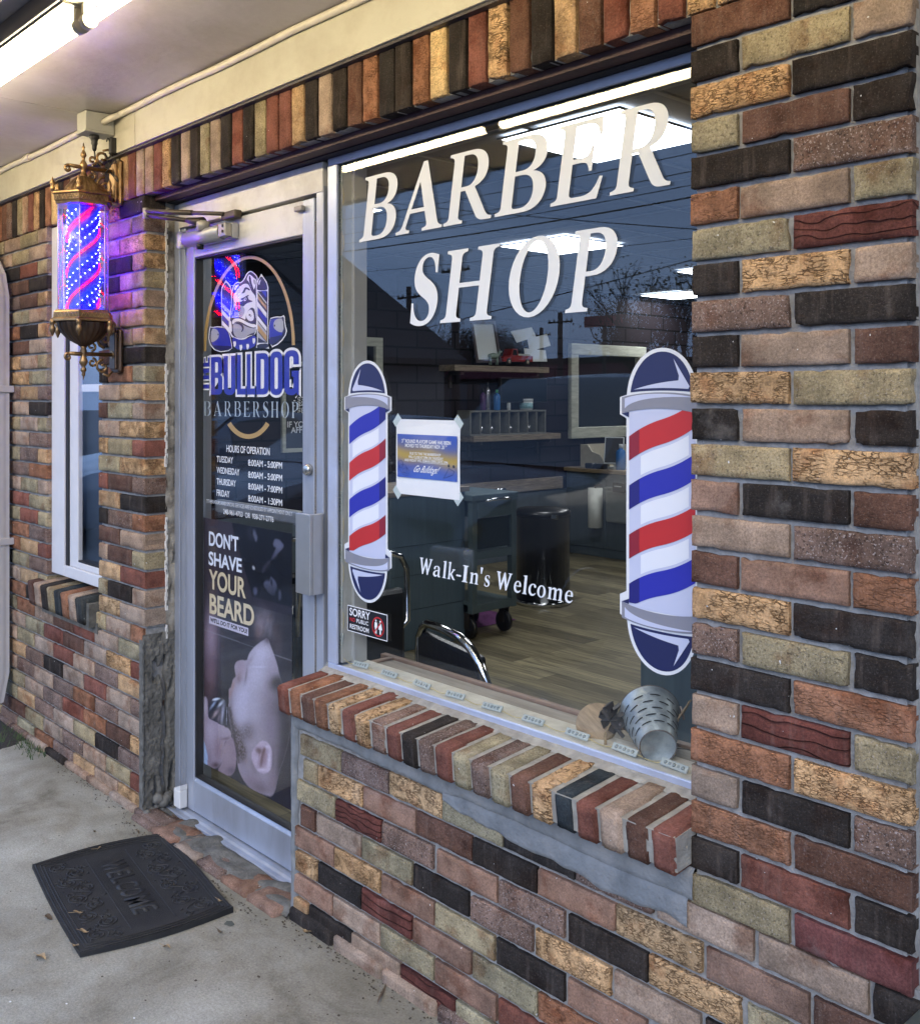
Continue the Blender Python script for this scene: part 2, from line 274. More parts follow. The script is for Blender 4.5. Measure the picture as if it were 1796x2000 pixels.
# ---------------------------------------------------------------- brick material
BT={ # type: (colour, (crackle, grooves, speckle))
'K':((.030,.0255,.023),(.12,0,.15)),'T':((.48,.31,.165),(1,0,.1)),'t':((.44,.29,.16),(.25,0,.5)),'O':((.28,.235,.145),(0.05,0,.75)),
'P':((.305,.225,.168),(0,0,.12)),'p':((.245,.15,.108),(0,0,.12)),'M':((.17,.115,.092),(.05,0,1.2)),'R':((.17,.068,.050),(.05,0,.15)),'B':((.115,.062,.045),(.15,0,.3)),
'W':((.115,.042,.034),(0,1,0.02)),'G':((.27,.13,.075),(.45,0,.2)),'w':((.11,.04,.035),(0,.0,.05)),'k':((.035,.042,.045),(.05,0,.05)),'y':((.62,.42,.2),(.35,0,.2))}
def brickmat(name='brick_clay'):
    m,nt,b=nodes(name); N=nt.nodes; L=nt.links
    def att(n):
        a=N.new('ShaderNodeAttribute'); a.attribute_name=n; return a
    ac=att('bcol'); ap=att('bpar'); ar=att('brnd')
    sep=N.new('ShaderNodeSeparateXYZ'); L.new(ap.outputs['Vector'],sep.inputs[0])
    tc=N.new('ShaderNodeTexCoord')
    off=N.new('ShaderNodeVectorMath'); off.operation='SCALE'; off.inputs[0].default_value=(13.7,7.3,5.1); L.new(ar.outputs['Fac'],off.inputs['Scale'])
    add=N.new('ShaderNodeVectorMath'); add.operation='ADD'; L.new(tc.outputs['Object'],add.inputs[0]); L.new(off.outputs[0],add.inputs[1])
    V=add.outputs[0]
    def noi(scale,det=5,rough=.6,vec=None,dist=0):
        n=N.new('ShaderNodeTexNoise'); n.inputs['Scale'].default_value=scale; n.inputs['Detail'].default_value=det; n.inputs['Roughness'].default_value=rough; n.inputs['Distortion'].default_value=dist
        L.new(vec or V,n.inputs['Vector']); return n
    def mr(src,a,b_,c,d):
        n=N.new('ShaderNodeMapRange'); n.inputs[1].default_value=a; n.inputs[2].default_value=b_; n.inputs[3].default_value=c; n.inputs[4].default_value=d; L.new(src,n.inputs[0]); return n.outputs[0]
    def math_(op,a,b_):
        n=N.new('ShaderNodeMath'); n.operation=op
        for i,x in enumerate((a,b_)):
            if isinstance(x,(int,float)): n.inputs[i].default_value=x
            else: L.new(x,n.inputs[i])
        return n.outputs[0]
    # broad mottling
    mot=mr(noi(14,4,.55).outputs['Fac'],.28,.72,.58,1.38)
    fine=mr(noi(210,6,.8).outputs['Fac'],.3,.7,.50,1.50)
    mul=math_('MULTIPLY',mot,fine)
    col=N.new('ShaderNodeVectorMath'); col.operation='SCALE'; L.new(ac.outputs['Color'],col.inputs[0]); L.new(mul,col.inputs['Scale'])
    # vertical drags
    mp=N.new('ShaderNodeMapping'); mp.inputs['Scale'].default_value=(1,1,.12); L.new(V,mp.inputs[0])
    drag=mr(noi(55,3,.6,mp.outputs[0]).outputs['Fac'],.55,.75,0,.25)
    # crackle (ridges torn across the face)
    sn=mr(math_('SINE',ar.outputs['Fac'],0),-1,1,.72,1.35)
    vs_c=N.new('ShaderNodeVectorMath'); vs_c.operation='SCALE'; L.new(V,vs_c.inputs[0]); L.new(sn,vs_c.inputs['Scale'])
    mc=N.new('ShaderNodeMapping'); mc.inputs['Scale'].default_value=(.42,.42,1.25); L.new(vs_c.outputs[0],mc.inputs[0])
    nd=noi(60,3,.6,mc.outputs[0]); wv=N.new('ShaderNodeVectorMath'); wv.operation='MULTIPLY_ADD'; L.new(nd.outputs['Color'],wv.inputs[0]); wv.inputs[1].default_value=(.022,.022,.022); L.new(mc.outputs[0],wv.inputs[2])
    vo=N.new('ShaderNodeTexVoronoi'); vo.feature='DISTANCE_TO_EDGE'; vo.inputs['Scale'].default_value=150; L.new(wv.outputs[0],vo.inputs['Vector'])
    crk=mr(vo.outputs['Distance'],0,.11,1,0)
    msk=mr(noi(38,2,.5).outputs['Fac'],.40,.56,0.05,1)
    crk=math_('MULTIPLY',math_('MULTIPLY',crk,msk),sep.outputs[0])
    # combed grooves
    wa=N.new('ShaderNodeTexWave'); wa.bands_direction='Z'; wa.inputs['Scale'].default_value=16; wa.inputs['Distortion'].default_value=7; wa.inputs['Detail'].default_value=1; wa.inputs['Detail Scale'].default_value=1.2
    mw=N.new('ShaderNodeMapping'); mw.inputs['Scale'].default_value=(.55,.55,1); L.new(vs_c.outputs[0],mw.inputs[0]); L.new(mw.outputs[0],wa.inputs['Vector'])
    gr=math_('MULTIPLY',mr(wa.outputs['Fac'],0,.14,1,0),sep.outputs[1])
    # speckles
    sp1=mr(noi(300,2,.5).outputs['Fac'],.60,.68,0,1); sp=math_('MULTIPLY',sp1,sep.outputs[2])
    sp2=math_('MULTIPLY',mr(noi(170,2,.6).outputs['Fac'],.60,.66,0,1),sep.outputs[2])
    def mix(f,a,colr):
        n=N.new('ShaderNodeMix'); n.data_type='RGBA'
        L.new(f,n.inputs[0]); L.new(a,n.inputs[6]); n.inputs[7].default_value=(*colr,1); return n.outputs[2]
    o=col.outputs[0]
    o=mix(math_('MULTIPLY',drag,.55),o,(.34,.27,.23))
    burn=mr(noi(11,4,.6).outputs['Fac'],.54,.66,0,.75)
    bc=N.new('ShaderNodeVectorMath'); bc.operation='MULTIPLY'; L.new(o,bc.inputs[0]); bc.inputs[1].default_value=(.62,.46,.40)
    nb=N.new('ShaderNodeMix'); nb.data_type='RGBA'; L.new(burn,nb.inputs[0]); L.new(o,nb.inputs[6]); L.new(bc.outputs[0],nb.inputs[7]); o=nb.outputs[2]
    o=mix(math_('MULTIPLY',sp2,.6),o,(.04,.03,.025))
    o=mix(math_('MULTIPLY',sp,.42),o,(.50,.44,.42))
    o=mix(math_('MULTIPLY',crk,.75),o,(.10,.055,.03))  # shade of the crackle grooves put into the colour
    o=mix(math_('MULTIPLY',gr,.6),o,(.05,.02,.018))
    # paint flecks and lime
    fl=mr(noi(80,2,.5).outputs['Fac'],.765,.775,0,1); o=mix(fl,o,(.62,.62,.60))
    lime=mr(noi(6,5,.7).outputs['Fac'],.64,.80,0,.35); o=mix(lime,o,(.33,.31,.29))
    L.new(o,b.inputs['Base Color']); b.inputs['Roughness'].default_value=.95; b.inputs['Specular IOR Level'].default_value=.12
    h=math_('ADD',math_('MULTIPLY',noi(200,6,.75).outputs['Fac'],.55),math_('MULTIPLY',noi(45,3,.6).outputs['Fac'],.35))
    h=math_('SUBTRACT',h,math_('MULTIPLY',crk,1.3)); h=math_('SUBTRACT',h,math_('MULTIPLY',gr,1.2)); h=math_('SUBTRACT',h,math_('MULTIPLY',sp2,.35))
    bp=N.new('ShaderNodeBump'); bp.inputs['Strength'].default_value=1.; bp.inputs['Distance'].default_value=.0036; L.new(h,bp.inputs['Height']); L.new(bp.outputs[0],b.inputs['Normal'])
    return m
BRK=brickmat()
MORT=mat('mortar',(.285,.283,.275),.95,var=.3,scale=60,bump=.9,bscale=220,dirt=(.20,.19,.175),dscale=9)
CEM=mat('cement_patch',(.135,.13,.115),.95,var=.35,scale=45,bump=1.,bscale=160,dirt=(.07,.068,.06),dscale=16)
rb=random.Random(11)
def jcol(t):
    c,p=BT[t]; k=rb.uniform(.86,1.14); w=rb.uniform(-.05,.05)
    return (tuple(max(0,x*k*(1+w*(1-i))) for i,x in enumerate(c)),p,rb.random()*40)
def brick(mb,x0,x1,z0,z1,t,y=0.,depth=.09,nx=10,nz=4,rough=1.0):
    """brick with an uneven face towards -Y"""
    mb.cur=jcol(t)
    seed=Vector((rb.random()*90,rb.random()*90,rb.random()*90)); yo=rb.uniform(-.0012,.0012)*rough
    cr=BT[t][1][0]; sw=max(x1-x0,.03)
    nx=max(3,min(nx,int(sw/.018)+2))
    us=[0,.0035/sw*1.0]+[i/(nx) for i in range(1,nx)]+[1-.0035/sw,1]
    vs_=[0,.0035/(z1-z0)]+[j/nz for j in range(1,nz)]+[1-.0035/(z1-z0),1]
    tl=(rb.uniform(-.0008,.0008),rb.uniform(-.0008,.0008))
    V=[]
    for j,v in enumerate(vs_):
        for i,u in enumerate(us):
            x=x0+(x1-x0)*u; z=z0+(z1-z0)*v+tl[0]*(1-u)+tl[1]*u
            e=noise.noise_vector(Vector((x*75,1,z*75))+seed)
            e2=noise.noise_vector(Vector((x*22,5,z*22))+seed)
            edge=(i in(0,len(us)-1)) or (j in (0,len(vs_)-1))
            x+=e.x*.0011*rough+e2.x*.0006; z+=e.z*.0011*rough+e2.z*.0008
            yy=y+yo+e.y*(.0004+.0012*cr)+e2.y*.0006
            if edge:
                chip=max(0,noise.noise(Vector((x*38,z*38,seed.x)))-.28)*.022*rough; yy+=.0032+abs(e.y)*.002+chip
                x+=chip*.5*(1 if i==0 else (-1 if i==len(us)-1 else 0)); z+=chip*.5*(1 if j==0 else (-1 if j==len(vs_)-1 else 0))
            V.append((x,yy,z))
    a=len(us); b=len(vs_); Fc=[(j*a+i,j*a+i+1,(j+1)*a+i+1,(j+1)*a+i) for j in range(b-1) for i in range(a-1)]
    mb.add(V,Fc,True)
    ring=[i for i in range(a)]+[j*a+a-1 for j in range(1,b)]+[(b-1)*a+i for i in range(a-2,-1,-1)]+[j*a for j in range(b-2,0,-1)]
    rv=[V[i] for i in ring]; n=len(rv)
    mb.add(rv+[(p[0],y+depth,p[2]) for p in rv],[(i,n+i,n+(i+1)%n,(i+1)%n) for i in range(n)])
    mb.cur=None
def brickblock(mb,x0,x1,y0,y1,z0,z1,t,bv=.004,j=.0012):
    mb.cur=jcol(t)
    bm=bmesh.new(); bmesh.ops.create_cube(bm,size=1)
    for v in bm.verts: v.co=Vector(((x0+x1)/2+v.co.x*(x1-x0),(y0+y1)/2+v.co.y*(y1-y0),(z0+z1)/2+v.co.z*(z1-z0)))
    bmesh.ops.bevel(bm,geom=bm.edges[:],offset=bv,segments=2,affect='EDGES')
    bmesh.ops.subdivide_edges(bm,edges=[e for e in bm.edges if e.calc_length()>.03],cuts=4,use_grid_fill=True)
    sd=Vector((rb.random()*50,0,0))
    for v in bm.verts: v.co+=noise.noise_vector(v.co*60+sd)*j+noise.noise_vector(v.co*18+sd)*j
    bm.verts.ensure_lookup_table(); mb.add([v.co.copy() for v in bm.verts],[[v.index for v in f.verts] for f in bm.faces],True); bm.free(); mb.cur=None
def px2x(px,Y=0.): return P(px,900,Y=Y).x
PITCH=.0667; J=.0095; ZT=2.192
def rowz(k): return (ZT-PITCH*(k+1)+J, ZT-PITCH*k)
shop=thing('shop_building','multicoloured brick shop front with cream fascia, brick sills and plate glass','building',(0,0,0))
# ---- right pier
PL,PR=-1.108,-.697
pier=["BK","KOP","TK","OBK","KM","GPO","OW","KTP","MK","KPB","TO","KPK","OT","pKB","PM","BpG","TK","MOK","KG","PWO","GT","PKM","GB","KRK","Ow"]
mb=MB()
mid=-.9045
for k,row in enumerate(pier):
    z0,z1=rowz(k)
    if len(row)==2: xs=[(PL,mid-J/2),(mid+J/2,PR)]
    else: xs=[(PL,-1.011),(-1.0015,-.8015),(-.792,PR)]
    for (a,b),t in zip(xs,row): brick(mb,a+rb.uniform(-.002,.002),b,z0,z1,t,depth=.028 if b==PR else .1,nx=14,nz=5)
mb.build('pier_brickwork',BRK,shop)
# ---- lower wall under the shop window and below the pier (rows 25..33)
zb=lambda x:540+x/2.088
zc=lambda x:1300+x/2.667
low=[ # boundaries in photo pixels, type
 (25,[(zb(95),zb(258),'O'),(zb(262),zb(450),'M'),(zb(455),zb(668),'T'),(zb(672),zb(915),'O'),(zb(920),zb(1205),'K'),(zb(1215),zb(1530),'M'),(zb(1545),zc(445),'P'),(zc(475),zc(1045),'P'),(zc(1075),1830,'K')]),
 (26,[(zb(105),zb(160),'O'),(zb(166),zb(345),'T'),(zb(350),zb(560),'p'),(zb(566),zb(790),'B'),(zb(795),zb(1055),'K'),(zb(1062),zb(1375),'p'),(zb(1380),zc(178),'T'),(zc(205),zc(735),'p'),(zc(765),1800,'B')]),
 (27,[(zb(82),zb(234),'O'),(zb(238),zb(420),'W'),(zb(426),zb(630),'M'),(zb(648),zb(890),'p'),(zb(900),zb(1165),'M'),(zb(1186),zb(1506),'K'),(zb(1514),zc(380),'T'),(zc(415),zc(980),'O'),(zc(1010),1830,'P')]),
 (28,[(zb(95),zb(150),'B'),(zb(160),zb(338),'P'),(zb(345),zb(545),'O'),(zb(552),zb(775),'K'),(zb(788),zb(1035),'M'),(zb(1052),zb(1355),'T'),(zb(1370),zc(170),'P'),(zc(200),zc(740),'K'),(zc(770),1830,'R')]),
 (29,[(zb(72),zb(228),'p'),(zb(232),zb(415),'T'),(zb(425),zb(637),'p'),(zb(642),zb(880),'O'),(zb(892),zb(1165),'K'),(zb(1182),zb(1500),'p'),(zb(1515),zc(430),'O'),(zc(460),zc(990),'M'),(zc(1020),1830,'T')]),
 (30,[(zb(75),zb(160),'T'),(zb(166),zb(339),'K'),(zb(344),zb(543),'W'),(zb(552),zb(787),'p'),(zb(794),zb(1055),'O'),(zb(1062),zb(1360),'G'),(zb(1375),zc(190),'P'),(zc(220),zc(760),'B'),(zc(790),1830,'O')]),
 (31,[(zb(62),zb(222),'p'),(zb(228),zb(415),'P'),(zb(422),zb(634),'O'),(zb(642),zb(888),'p'),(zb(900),zb(1170),'R'),(zb(1185),zb(1500),'M'),(zb(1515),zc(430),'K'),(zc(460),1830,'P')]),
 (32,[(zb(68),zb(122),'t'),(zb(128),zb(299),'K'),(zb(303),zb(496),'P'),(zb(502),zb(722),'W'),(zb(728),zb(960),'O'),(zb(970),zb(1250),'K'),(zb(1262),zb(1560),'p'),(zb(1570),1600,'T'),(1612,1830,'M')])]
mb=MB()
for k,row in low:
    z0,z1=rowz(k)
    z0+=.006; z1+=.006
    for a,b,t in row: brick(mb,px2x(a),px2x(b),z0,z1,t,nx=14,nz=5)
# half-buried bottom course
x=-2.45
while x<-.6:
    w=.2; brickblock(mb,x,x+w,-.012,.06,-.03,.034,rb.choice('MKPBR')); x+=w+.012
mb.build('lower_brickwork',BRK,shop)
# ---- left wall, left pier
types='KOPMPRBTOPKMPGBOt'
mb=MB()
def rnd_t(prev=[None]):
    t=rb.choice(types)
    while t==prev[0]: t=rb.choice(types)
    prev[0]=t; return t
def run(xa,xb,z0,z1,phase,corner=False,hs=None):
    """one course from xa to xb, joints on a running-bond grid counted from xb"""
    x=xb; first=True
    while x>xa+.02:
        w=(.0975 if phase else .2) if first else .2
        a=max(xa,x-w); 
        if a-xa<.03: a=xa
        brick(mb,a,x,z0,z1,rnd_t(),depth=.088,nx=8,nz=3); x=a-J; first=False
PX0,PX1=-3.783,-3.394; LWX=-4.314
for k in range(0,33):
    z0,z1=rowz(k); ph=k%2
    if z0>.62 and z1>.72:
        if k!=0 or True: run(PX0,PX1,z0,z1,ph)
        run(-6.4,LWX,z0,z1,1-ph)
    else:
        xe=PX1
        if z0<.62: xe=PX1-.012-.006*rb.random()
        run(-6.4,xe,z0,z1,ph)
x=-6.4
while x<-3.42:
    brickblock(mb,x,x+.2,-.02,.05,-.04,.022,rb.choice('MKPBO')); x+=.212
mb.build('left_brickwork',BRK,shop)
# ---- mortar beds behind the brick faces
mb=MB()
md=.0125
mb.box(PL+.006,PR-.012,md,.10,.5455,2.1955)            # pier
mb.box(-2.448,-.60,md,.10,-.05,.545)              # lower wall
mb.box(PX0+.005,PX1-.006,md,.085,.6605,2.1955)         # left pier
mb.box(-6.5,LWX-.005,md,.085,.6605,2.1955)
mb.box(-6.5,PX1-.012,md,.085,-.05,.66)
mb.box(-6.5,PR-.010,md,.10,2.1965,2.42)             # behind the soldier course
mb.build('mortar_joints',MORT,shop)
# parged cement under the sill, at the wall end and round the pier foot
mb=MB()
def smear(x0,x1,fz0,fz1,y,n=60,m=8,seed=3):
    def fn(u,v):
        x=x0+(x1-x0)*u; a=fz0(x); b=fz1(x); z=a+(b-a)*v
        e=noise.noise(Vector((x*30,z*30,seed))); e2=noise.noise(Vector((x*9,seed,z*9)))
        edge=min(1,min(v,1-v)*6)
        return (x,y-(.001+.0035*edge)*(1+.5*e)+ (0 if edge>.2 else .006),z+ (e*.004+e2*.007)*(1 if v<.3 else .15))
    mb.grid(fn,n,m)
smear(-2.43,-1.10,lambda x:.538-.004*math.sin(x*9),lambda x:.60,-.001)
def lowz(x):
    t=(x+1.95)/.85; t=max(0,min(1,t)); return .535-.052*math.sin(min(1,t)*1.9)-.012*noise.noise(Vector((x*14,0,0)))
smear(-1.80,-1.112,lowz,lambda x:.545,-.0015,80,8,5)
def fnL(u,v):
    z=.02+.55*v; e=noise.noise(Vector((z*13,2,0))); e2=noise.noise(Vector((z*45,u*3,0)))
    w=.028+.014*e; x=-2.462+(w*u); return (x,-.0045*math.sin(u*math.pi)+.003+.0015*e2+(.02 if u==0 else 0)+(.008 if u==1 else 0),z)
mb.grid(fnL,8,60)
# returned end of the low wall beside the door
mb.box(-2.462,-2.445,.004,.115,0,.60)
mb.build('cement_parging',mat('parging',(.175,.185,.19),.9,var=.3,scale=18,bump=1.,bscale=130,dirt=(.26,.26,.255),dscale=11),shop)
# crumbled cement at the door jamb, left side
mb=MB()
def jamb(u,v):
    y=-.008+u*.125; z=.0+v*.64
    e=noise.noise(Vector((y*22,z*14,7))); e2=noise.noise(Vector((y*70,z*60,2))); e3=noise.noise(Vector((y*35,z*9,9)))
    e4=noise.noise(Vector((y*160,z*150,4))); cw=.075+.014*noise.noise(Vector((z*11,3,0)))
    cre=max(0,1-abs(y-cw)/(.010+.008*noise.noise(Vector((z*17,9,0)))+.002)) if z<.56 else 0
    x=-3.388+.003*e+.0035*e2+.002*e4-.035*cre-( .02*max(0,e3-.2)*3 if .3<u<.95 else 0)
    return (x,y+.003*e2,z)
mb.grid(jamb,44,200)
mb.grid(lambda u,v:(-3.42+u*.036+.004*noise.noise(Vector((v*40,u*9,0))),-.006+.003*noise.noise(Vector((u*30,v*50,4))),v*.62),8,70)
for _ in range(16):
    z=rb.uniform(.01,.12); x=rb.uniform(-3.40,-3.36); y=rb.uniform(0,.1); r=rb.uniform(.008,.02)
    bm=bmesh.new(); bmesh.ops.create_icosphere(bm,subdivisions=2,radius=r)
    for v in bm.verts: v.co*=1+.5*noise.noise(v.co*60+Vector((z*90,0,0))); v.co+=Vector((x,y,z*.5))
    bm.verts.ensure_lookup_table(); mb.add([v.co.copy() for v in bm.verts],[[v.index for v in f.verts] for f in bm.faces],True); bm.free()
mb.build('crumbled_cement',CEM,shop)
# smeared mortar strip between the brick return and the door frame
mb=MB()
def strip(u,v):
    z=.6+v*1.6; y=.082+u*.036; e=noise.noise(Vector((y*60,z*16,1))); e2=noise.noise(Vector((y*90,z*70,8)))
    return (-3.393+.005*e+.003*e2,y+.004*e2,z)
mb.grid(strip,8,150)
mb.build('rough_mortar_strip',mat('old_mortar',(.30,.28,.24),.95,var=.35,scale=30,bump=1.,bscale=120,dirt=(.09,.075,.06),dscale=22),shop)
mb=MB()
for i in range(120):
    z=.62+i*.0128+rb.uniform(-.004,.004)
    if noise.noise(Vector((z*4,0,0)))<-.12: continue
    y=.083+rb.uniform(-.002,.002); r=rb.uniform(.0015,.0045)
    mb.box(-3.397,-3.387,y-r,y+r,z-.008,z+.008)
mb.build('caulk_bead',mat('white_caulk',(.72,.70,.66),.6,var=.1,bump=.4),shop)
# ---- soldier course
sold="tRPPRTKPKOPKRKORRtKPKBGKKGyKRTBKtBRGRTTG"
mb=MB()
x0=-3.556+.012; 
def sold_brick(xa,xb,t):
    mb.M=Matrix()
    brick(mb,xa,xb,2.196,2.372+.03,t,y=-.003,depth=.05,nx=4,nz=8)
# explicit run starts at px 252 and ends behind the pier
xs=px2x(236); n=0
for i,t in enumerate(sold):
    a=xs+i*PITCH
    sold_brick(a,a+PITCH-J,t); n=i
a=xs+(n+1)*PITCH
while a<-.6: sold_brick(a,min(a+PITCH-J,-.60),rnd_t()); a+=PITCH
a=xs-PITCH
for t in "OKBKRTPBKyGKTRPOKMBGTKPROKBTRKPOMKGTBKR":
    sold_brick(a,a+PITCH-J,t); a-=PITCH
mb.build('soldier_course',BRK,shop)
# ---- rowlock sill of the shop window
mb=MB()
sill="RGBGTRTMRKMROMOBTkRPBR"
sx0,sx1=-2.452,-1.103; w=(sx1-sx0)/len(sill)
for i,t in enumerate(sill):
    a=sx0+i*w
    T=Matrix.Translation((0,-.055,.672))@Matrix.Rotation(R(5.5),4,'X')
    mb.M=T
    brickblock(mb,a+.004,a+w-.005,0+rb.uniform(-.004,.003),.165,-.078,0+rb.uniform(-.0015,.0015),t,bv=.005)
mb.M=Matrix()
mb.build('window_sill',BRK,shop)
mb=MB(); mb.M=Matrix.Translation((0,-.055,.672))@Matrix.Rotation(R(5.5),4,'X')
mb.box(sx0+.005,sx1-.004,.006,.155,-.07,-.004); mb.M=Matrix(); 
mb.grid(lambda u,v:(sx0+u*(sx1-sx0),.088+.028*v+.004*noise.noise(Vector((u*60,v*3,0))),.684+.010*v+.004*noise.noise(Vector((u*90,v*5,3)))),90,5)
mb.build('sill_mortar',mat('sill_mortar',(.32,.305,.265),.95,var=.3,scale=40,bump=1,bscale=160,dirt=(.24,.22,.19),dscale=12),shop)
# ---- small window sill
mb=MB()
for i,t in enumerate("BPKOkGPk"):
    a=-4.40+i*.0725; mb.M=Matrix.Translation((0,-.05,.705))@Matrix.Rotation(R(6),4,'X')
    brickblock(mb,a+.003,a+.0725-.004,0,.16,-.1,0,t,bv=.004)
mb.M=Matrix(); mb.build('small_window_sill',BRK,shop)
mb=MB(); mb.box(-4.395,-3.80,-.03,.1,.60,.69); mb.box(-4.35,-3.783,-.004,.02,.575,.615); mb.build('small_sill_mortar',CEM,shop)
# ---- lintel angle and dark gap under the soldiers
mb=MB(); mb.box(-3.392,PL+.003,.040,.118,2.177,2.1955); mb.build('steel_lintel',mat('maroon_steel',(.040,.013,.012),.6,var=.3,scale=12,bump=.6,bscale=60),shop)
mb=MB(); mb.box(-3.392,PL+.003,.085,.125,2.1735,2.1765); mb.build('caulk_gap',mat('black_gap',(.012,.012,.014),.9,bump=.6,bscale=120),shop)
# ---- fascia board, metal flashing strip, soffit
cream=mat('cream_paint',(.53,.515,.43),.5,var=.05,scale=6,bump=.35,bscale=35,dirt=(.42,.39,.31),dscale=4)
mb=MB()
mb.box(-6.5,-3.405,-.030,.0,2.364,2.505,.002); mb.box(-3.401,2,-.030,.0,2.364,2.505,.002)
mb.build('fascia_board',cream,shop)
mb=MB(); mb.box(-6.5,2,-.022,-.001,2.356,2.363); mb.build('flashing_strip',mat('dark_flashing',(.04,.035,.04),.5),shop)
soff=mat('soffit_paint',(.37,.355,.375),.36,var=.10,scale=5,bump=.6,bscale=30,dirt=(.29,.265,.24),dscale=2.2)
mb=MB()
mb.box(-3.62,2.0,-1.0,.12,2.505,2.53); mb.box(-7.0,-3.624,-1.0,.12,2.505,2.53)
mb.build('soffit',soff,shop)
mb=MB(); mb.box(-7,2,-1.05,-1.0,2.40,2.62,.004); mb.build('canopy_beam',mat('tan_paint',(.30,.26,.20),.5,var=.1,bump=.2),shop)
mb=MB(); mb.box(-7,2,-1.25,9.8,2.63,2.70); mb.build('roof_deck',mat('roof_felt',(.12,.12,.12),.9,var=.2,bump=.5),shop)
# conduit along the fascia top
mb=MB(); pts=[(-7+i*.2,-.043,2.492+.0025*math.sin(i*1.7)) for i in range(36)]
mb.tube(pts,.0105,10); mb.build('conduit',mat('conduit_paint',(.60,.56,.47),.45,var=.08,bump=.3),shop)
# joints on the conduit
for xq in(-4.4,-1.88): mb=MB(); mb.tube([(xq-.025,-.043,2.493),(xq+.025,-.043,2.493)],.0145,10); mb.build('conduit_coupling',MATS['conduit_paint'],shop)
# white trim and dark box right of the pier
mb=MB(); mb.box(PR-.012,PR+.0,.02,.10,.5,2.2); mb.build('pier_return_mortar',MORT,shop)
# threshold of worn bricks and cement
mb=MB()
x=-3.40
for i,t in enumerate("MRPBRG"):
    w=.155; 
    brickblock(mb,x,x+w-.01,-.045,.07,-.04,.016+.006*noise.noise(Vector((i*3.3,0,0))),{'R':'p','B':'M','G':'p','M':'M','P':'P'}[t],bv=.004,j=.0025); x+=w
mb.build('worn_threshold',BRK,shop)
mb=MB(); mb.grid(lambda u,v:(-3.40+.95*u,-.02+.14*v,.012+.016*max(0,noise.noise(Vector((u*11,v*3,5)))+.35)+.003*noise.noise(Vector((u*90,v*20,1)))-.01*(v<.05)),90,10)
mb.build('threshold_cement',MATS['cement_patch'],shop)
mb=MB(); mb.box(PR+.1,2.0,.06,.12,.02,2.36); mb.build('side_panel_wall',mat('pale_panel',(.50,.50,.48),.6,var=.06,bump=.2),shop)
trim=thing('white_trim_post','white painted trim post beyond the right edge of the pier','trim',(0,0,0))
mb=MB(); mb.box(PR+.012,PR+.10,.055,.12,.02,2.36,.003); mb.build('post',mat('white_trim',(.62,.62,.60),.5,var=.06,bump=.2),trim)
mb=MB(); mb.box(PR+.005,PR+.012,.045,.115,.02,2.36); mb.build('caulk_line',MATS['mortar'],trim)
bx=thing('dark_metal_box','dark grey green painted metal box against the foot of the right pier','box',(0,0,0))
mb=MB(); v=P(1768,1800,Y=-.06); mb.box(v.x,v.x+.35,-.06,.0,.395,.515,.004); mb.build('box_body',mat('dark_green_metal',(.045,.055,.052),.5,var=.15,bump=.2),bx)
mb=MB(); mb.box(v.x-.004,v.x+.355,-.066,.0,.515,.527,.003); mb.build('box_lid',MATS['dark_green_metal'],bx)
# downspout at far left
ds=thing('downspout','pale painted downspout with an elbow against the left brick wall','downspout',(0,0,0))
dm=mat('downspout_paint',(.43,.42,.42),.45,var=.06,bump=.1)
def dsp(p0,p1,w=.075,d=.055,n='pipe'):
    mb=MB(); p0=Vector(p0); p1=Vector(p1)
    pr=[]
    m=16
    for k in range(m):
        a=2*math.pi*k/m; rr=1+.0*math.sin(a)
        x=w/2*max(-1,min(1,1.35*math.cos(a))); y=d/2*max(-1,min(1,1.35*math.sin(a)))
        if k%4 in(1,): x*=.93;y*=.93
        pr.append((x,y))
    vs=[p0+Vector((x,y,0)) for x,y in pr]+[p1+Vector((x,y,0)) for x,y in pr]
    mb.add(vs,[(i,(i+1)%m,m+(i+1)%m,m+i) for i in range(m)]+[tuple(range(m)),tuple(range(m,2*m))]); return mb.build(n,dm,ds)
dx=P(1,700,Y=-.045).x+.0
dsp((dx,-.045,.25),(dx,-.045,1.93)); dsp((dx,-.045,1.93),(dx-.03,-.05,2.03),n='elbow'); dsp((dx-.03,-.05,2.03),(dx-.22,-.05,2.2),n='upper_pipe')
dsp((dx,-.045,.25),(dx+.0,-.07,.12),n='outlet')
for zq in(.82,1.50): mb=MB(); mb.box(dx-.045,dx+.045,-.08,.0,zq,zq+.03,.003); mb.build('strap',dm,ds)
# ---------------------------------------------------------------- door
alu=mat('aluminium',(.46,.495,.57),.42,metal=.55,var=.08,scale=9,bump=.12,bscale=60,dirt=(.32,.335,.37),dscale=6,stretch=(1,1,.25))
alub=mat('aluminium_painted',(.68,.67,.64),.5,metal=.1,var=.06,scale=9,bump=.15,bscale=40,dirt=(.45,.43,.39),dscale=5)
blk=mat('black_gasket',(.012,.012,.013),.6)
dark=mat('dark_bronze_metal',(.06,.05,.042),.45,metal=.6,var=.2,bump=.2)
GLS=glassmat('window_glass')
YF=.115                      # frame face
door=thing('glass_door','aluminium framed glass door with a bulldog logo and opening hours','door',(0,0,0))
dfr=thing('door_frame','aluminium frame with a deep blank header round the glass door','door frame',(0,0,0))
mb=MB()
mb.box(-3.392,-3.355,YF,YF+.10,.02,2.17,.002); mb.box(-3.350,-3.322,YF+.006,YF+.10,.02,2.17,.002); mb.box(-3.3195,-3.304,YF+.014,YF+.10,.02,2.1,.002)
mb.box(-2.498,-2.462,YF,YF+.11,.02,2.10,.002)
mb.build('jamb',alu,dfr)
mb=MB(); mb.box(-3.354,-2.4625,YF-.003,YF+.1,2.082,2.170,.002); mb.build('header_panel',alub,dfr)
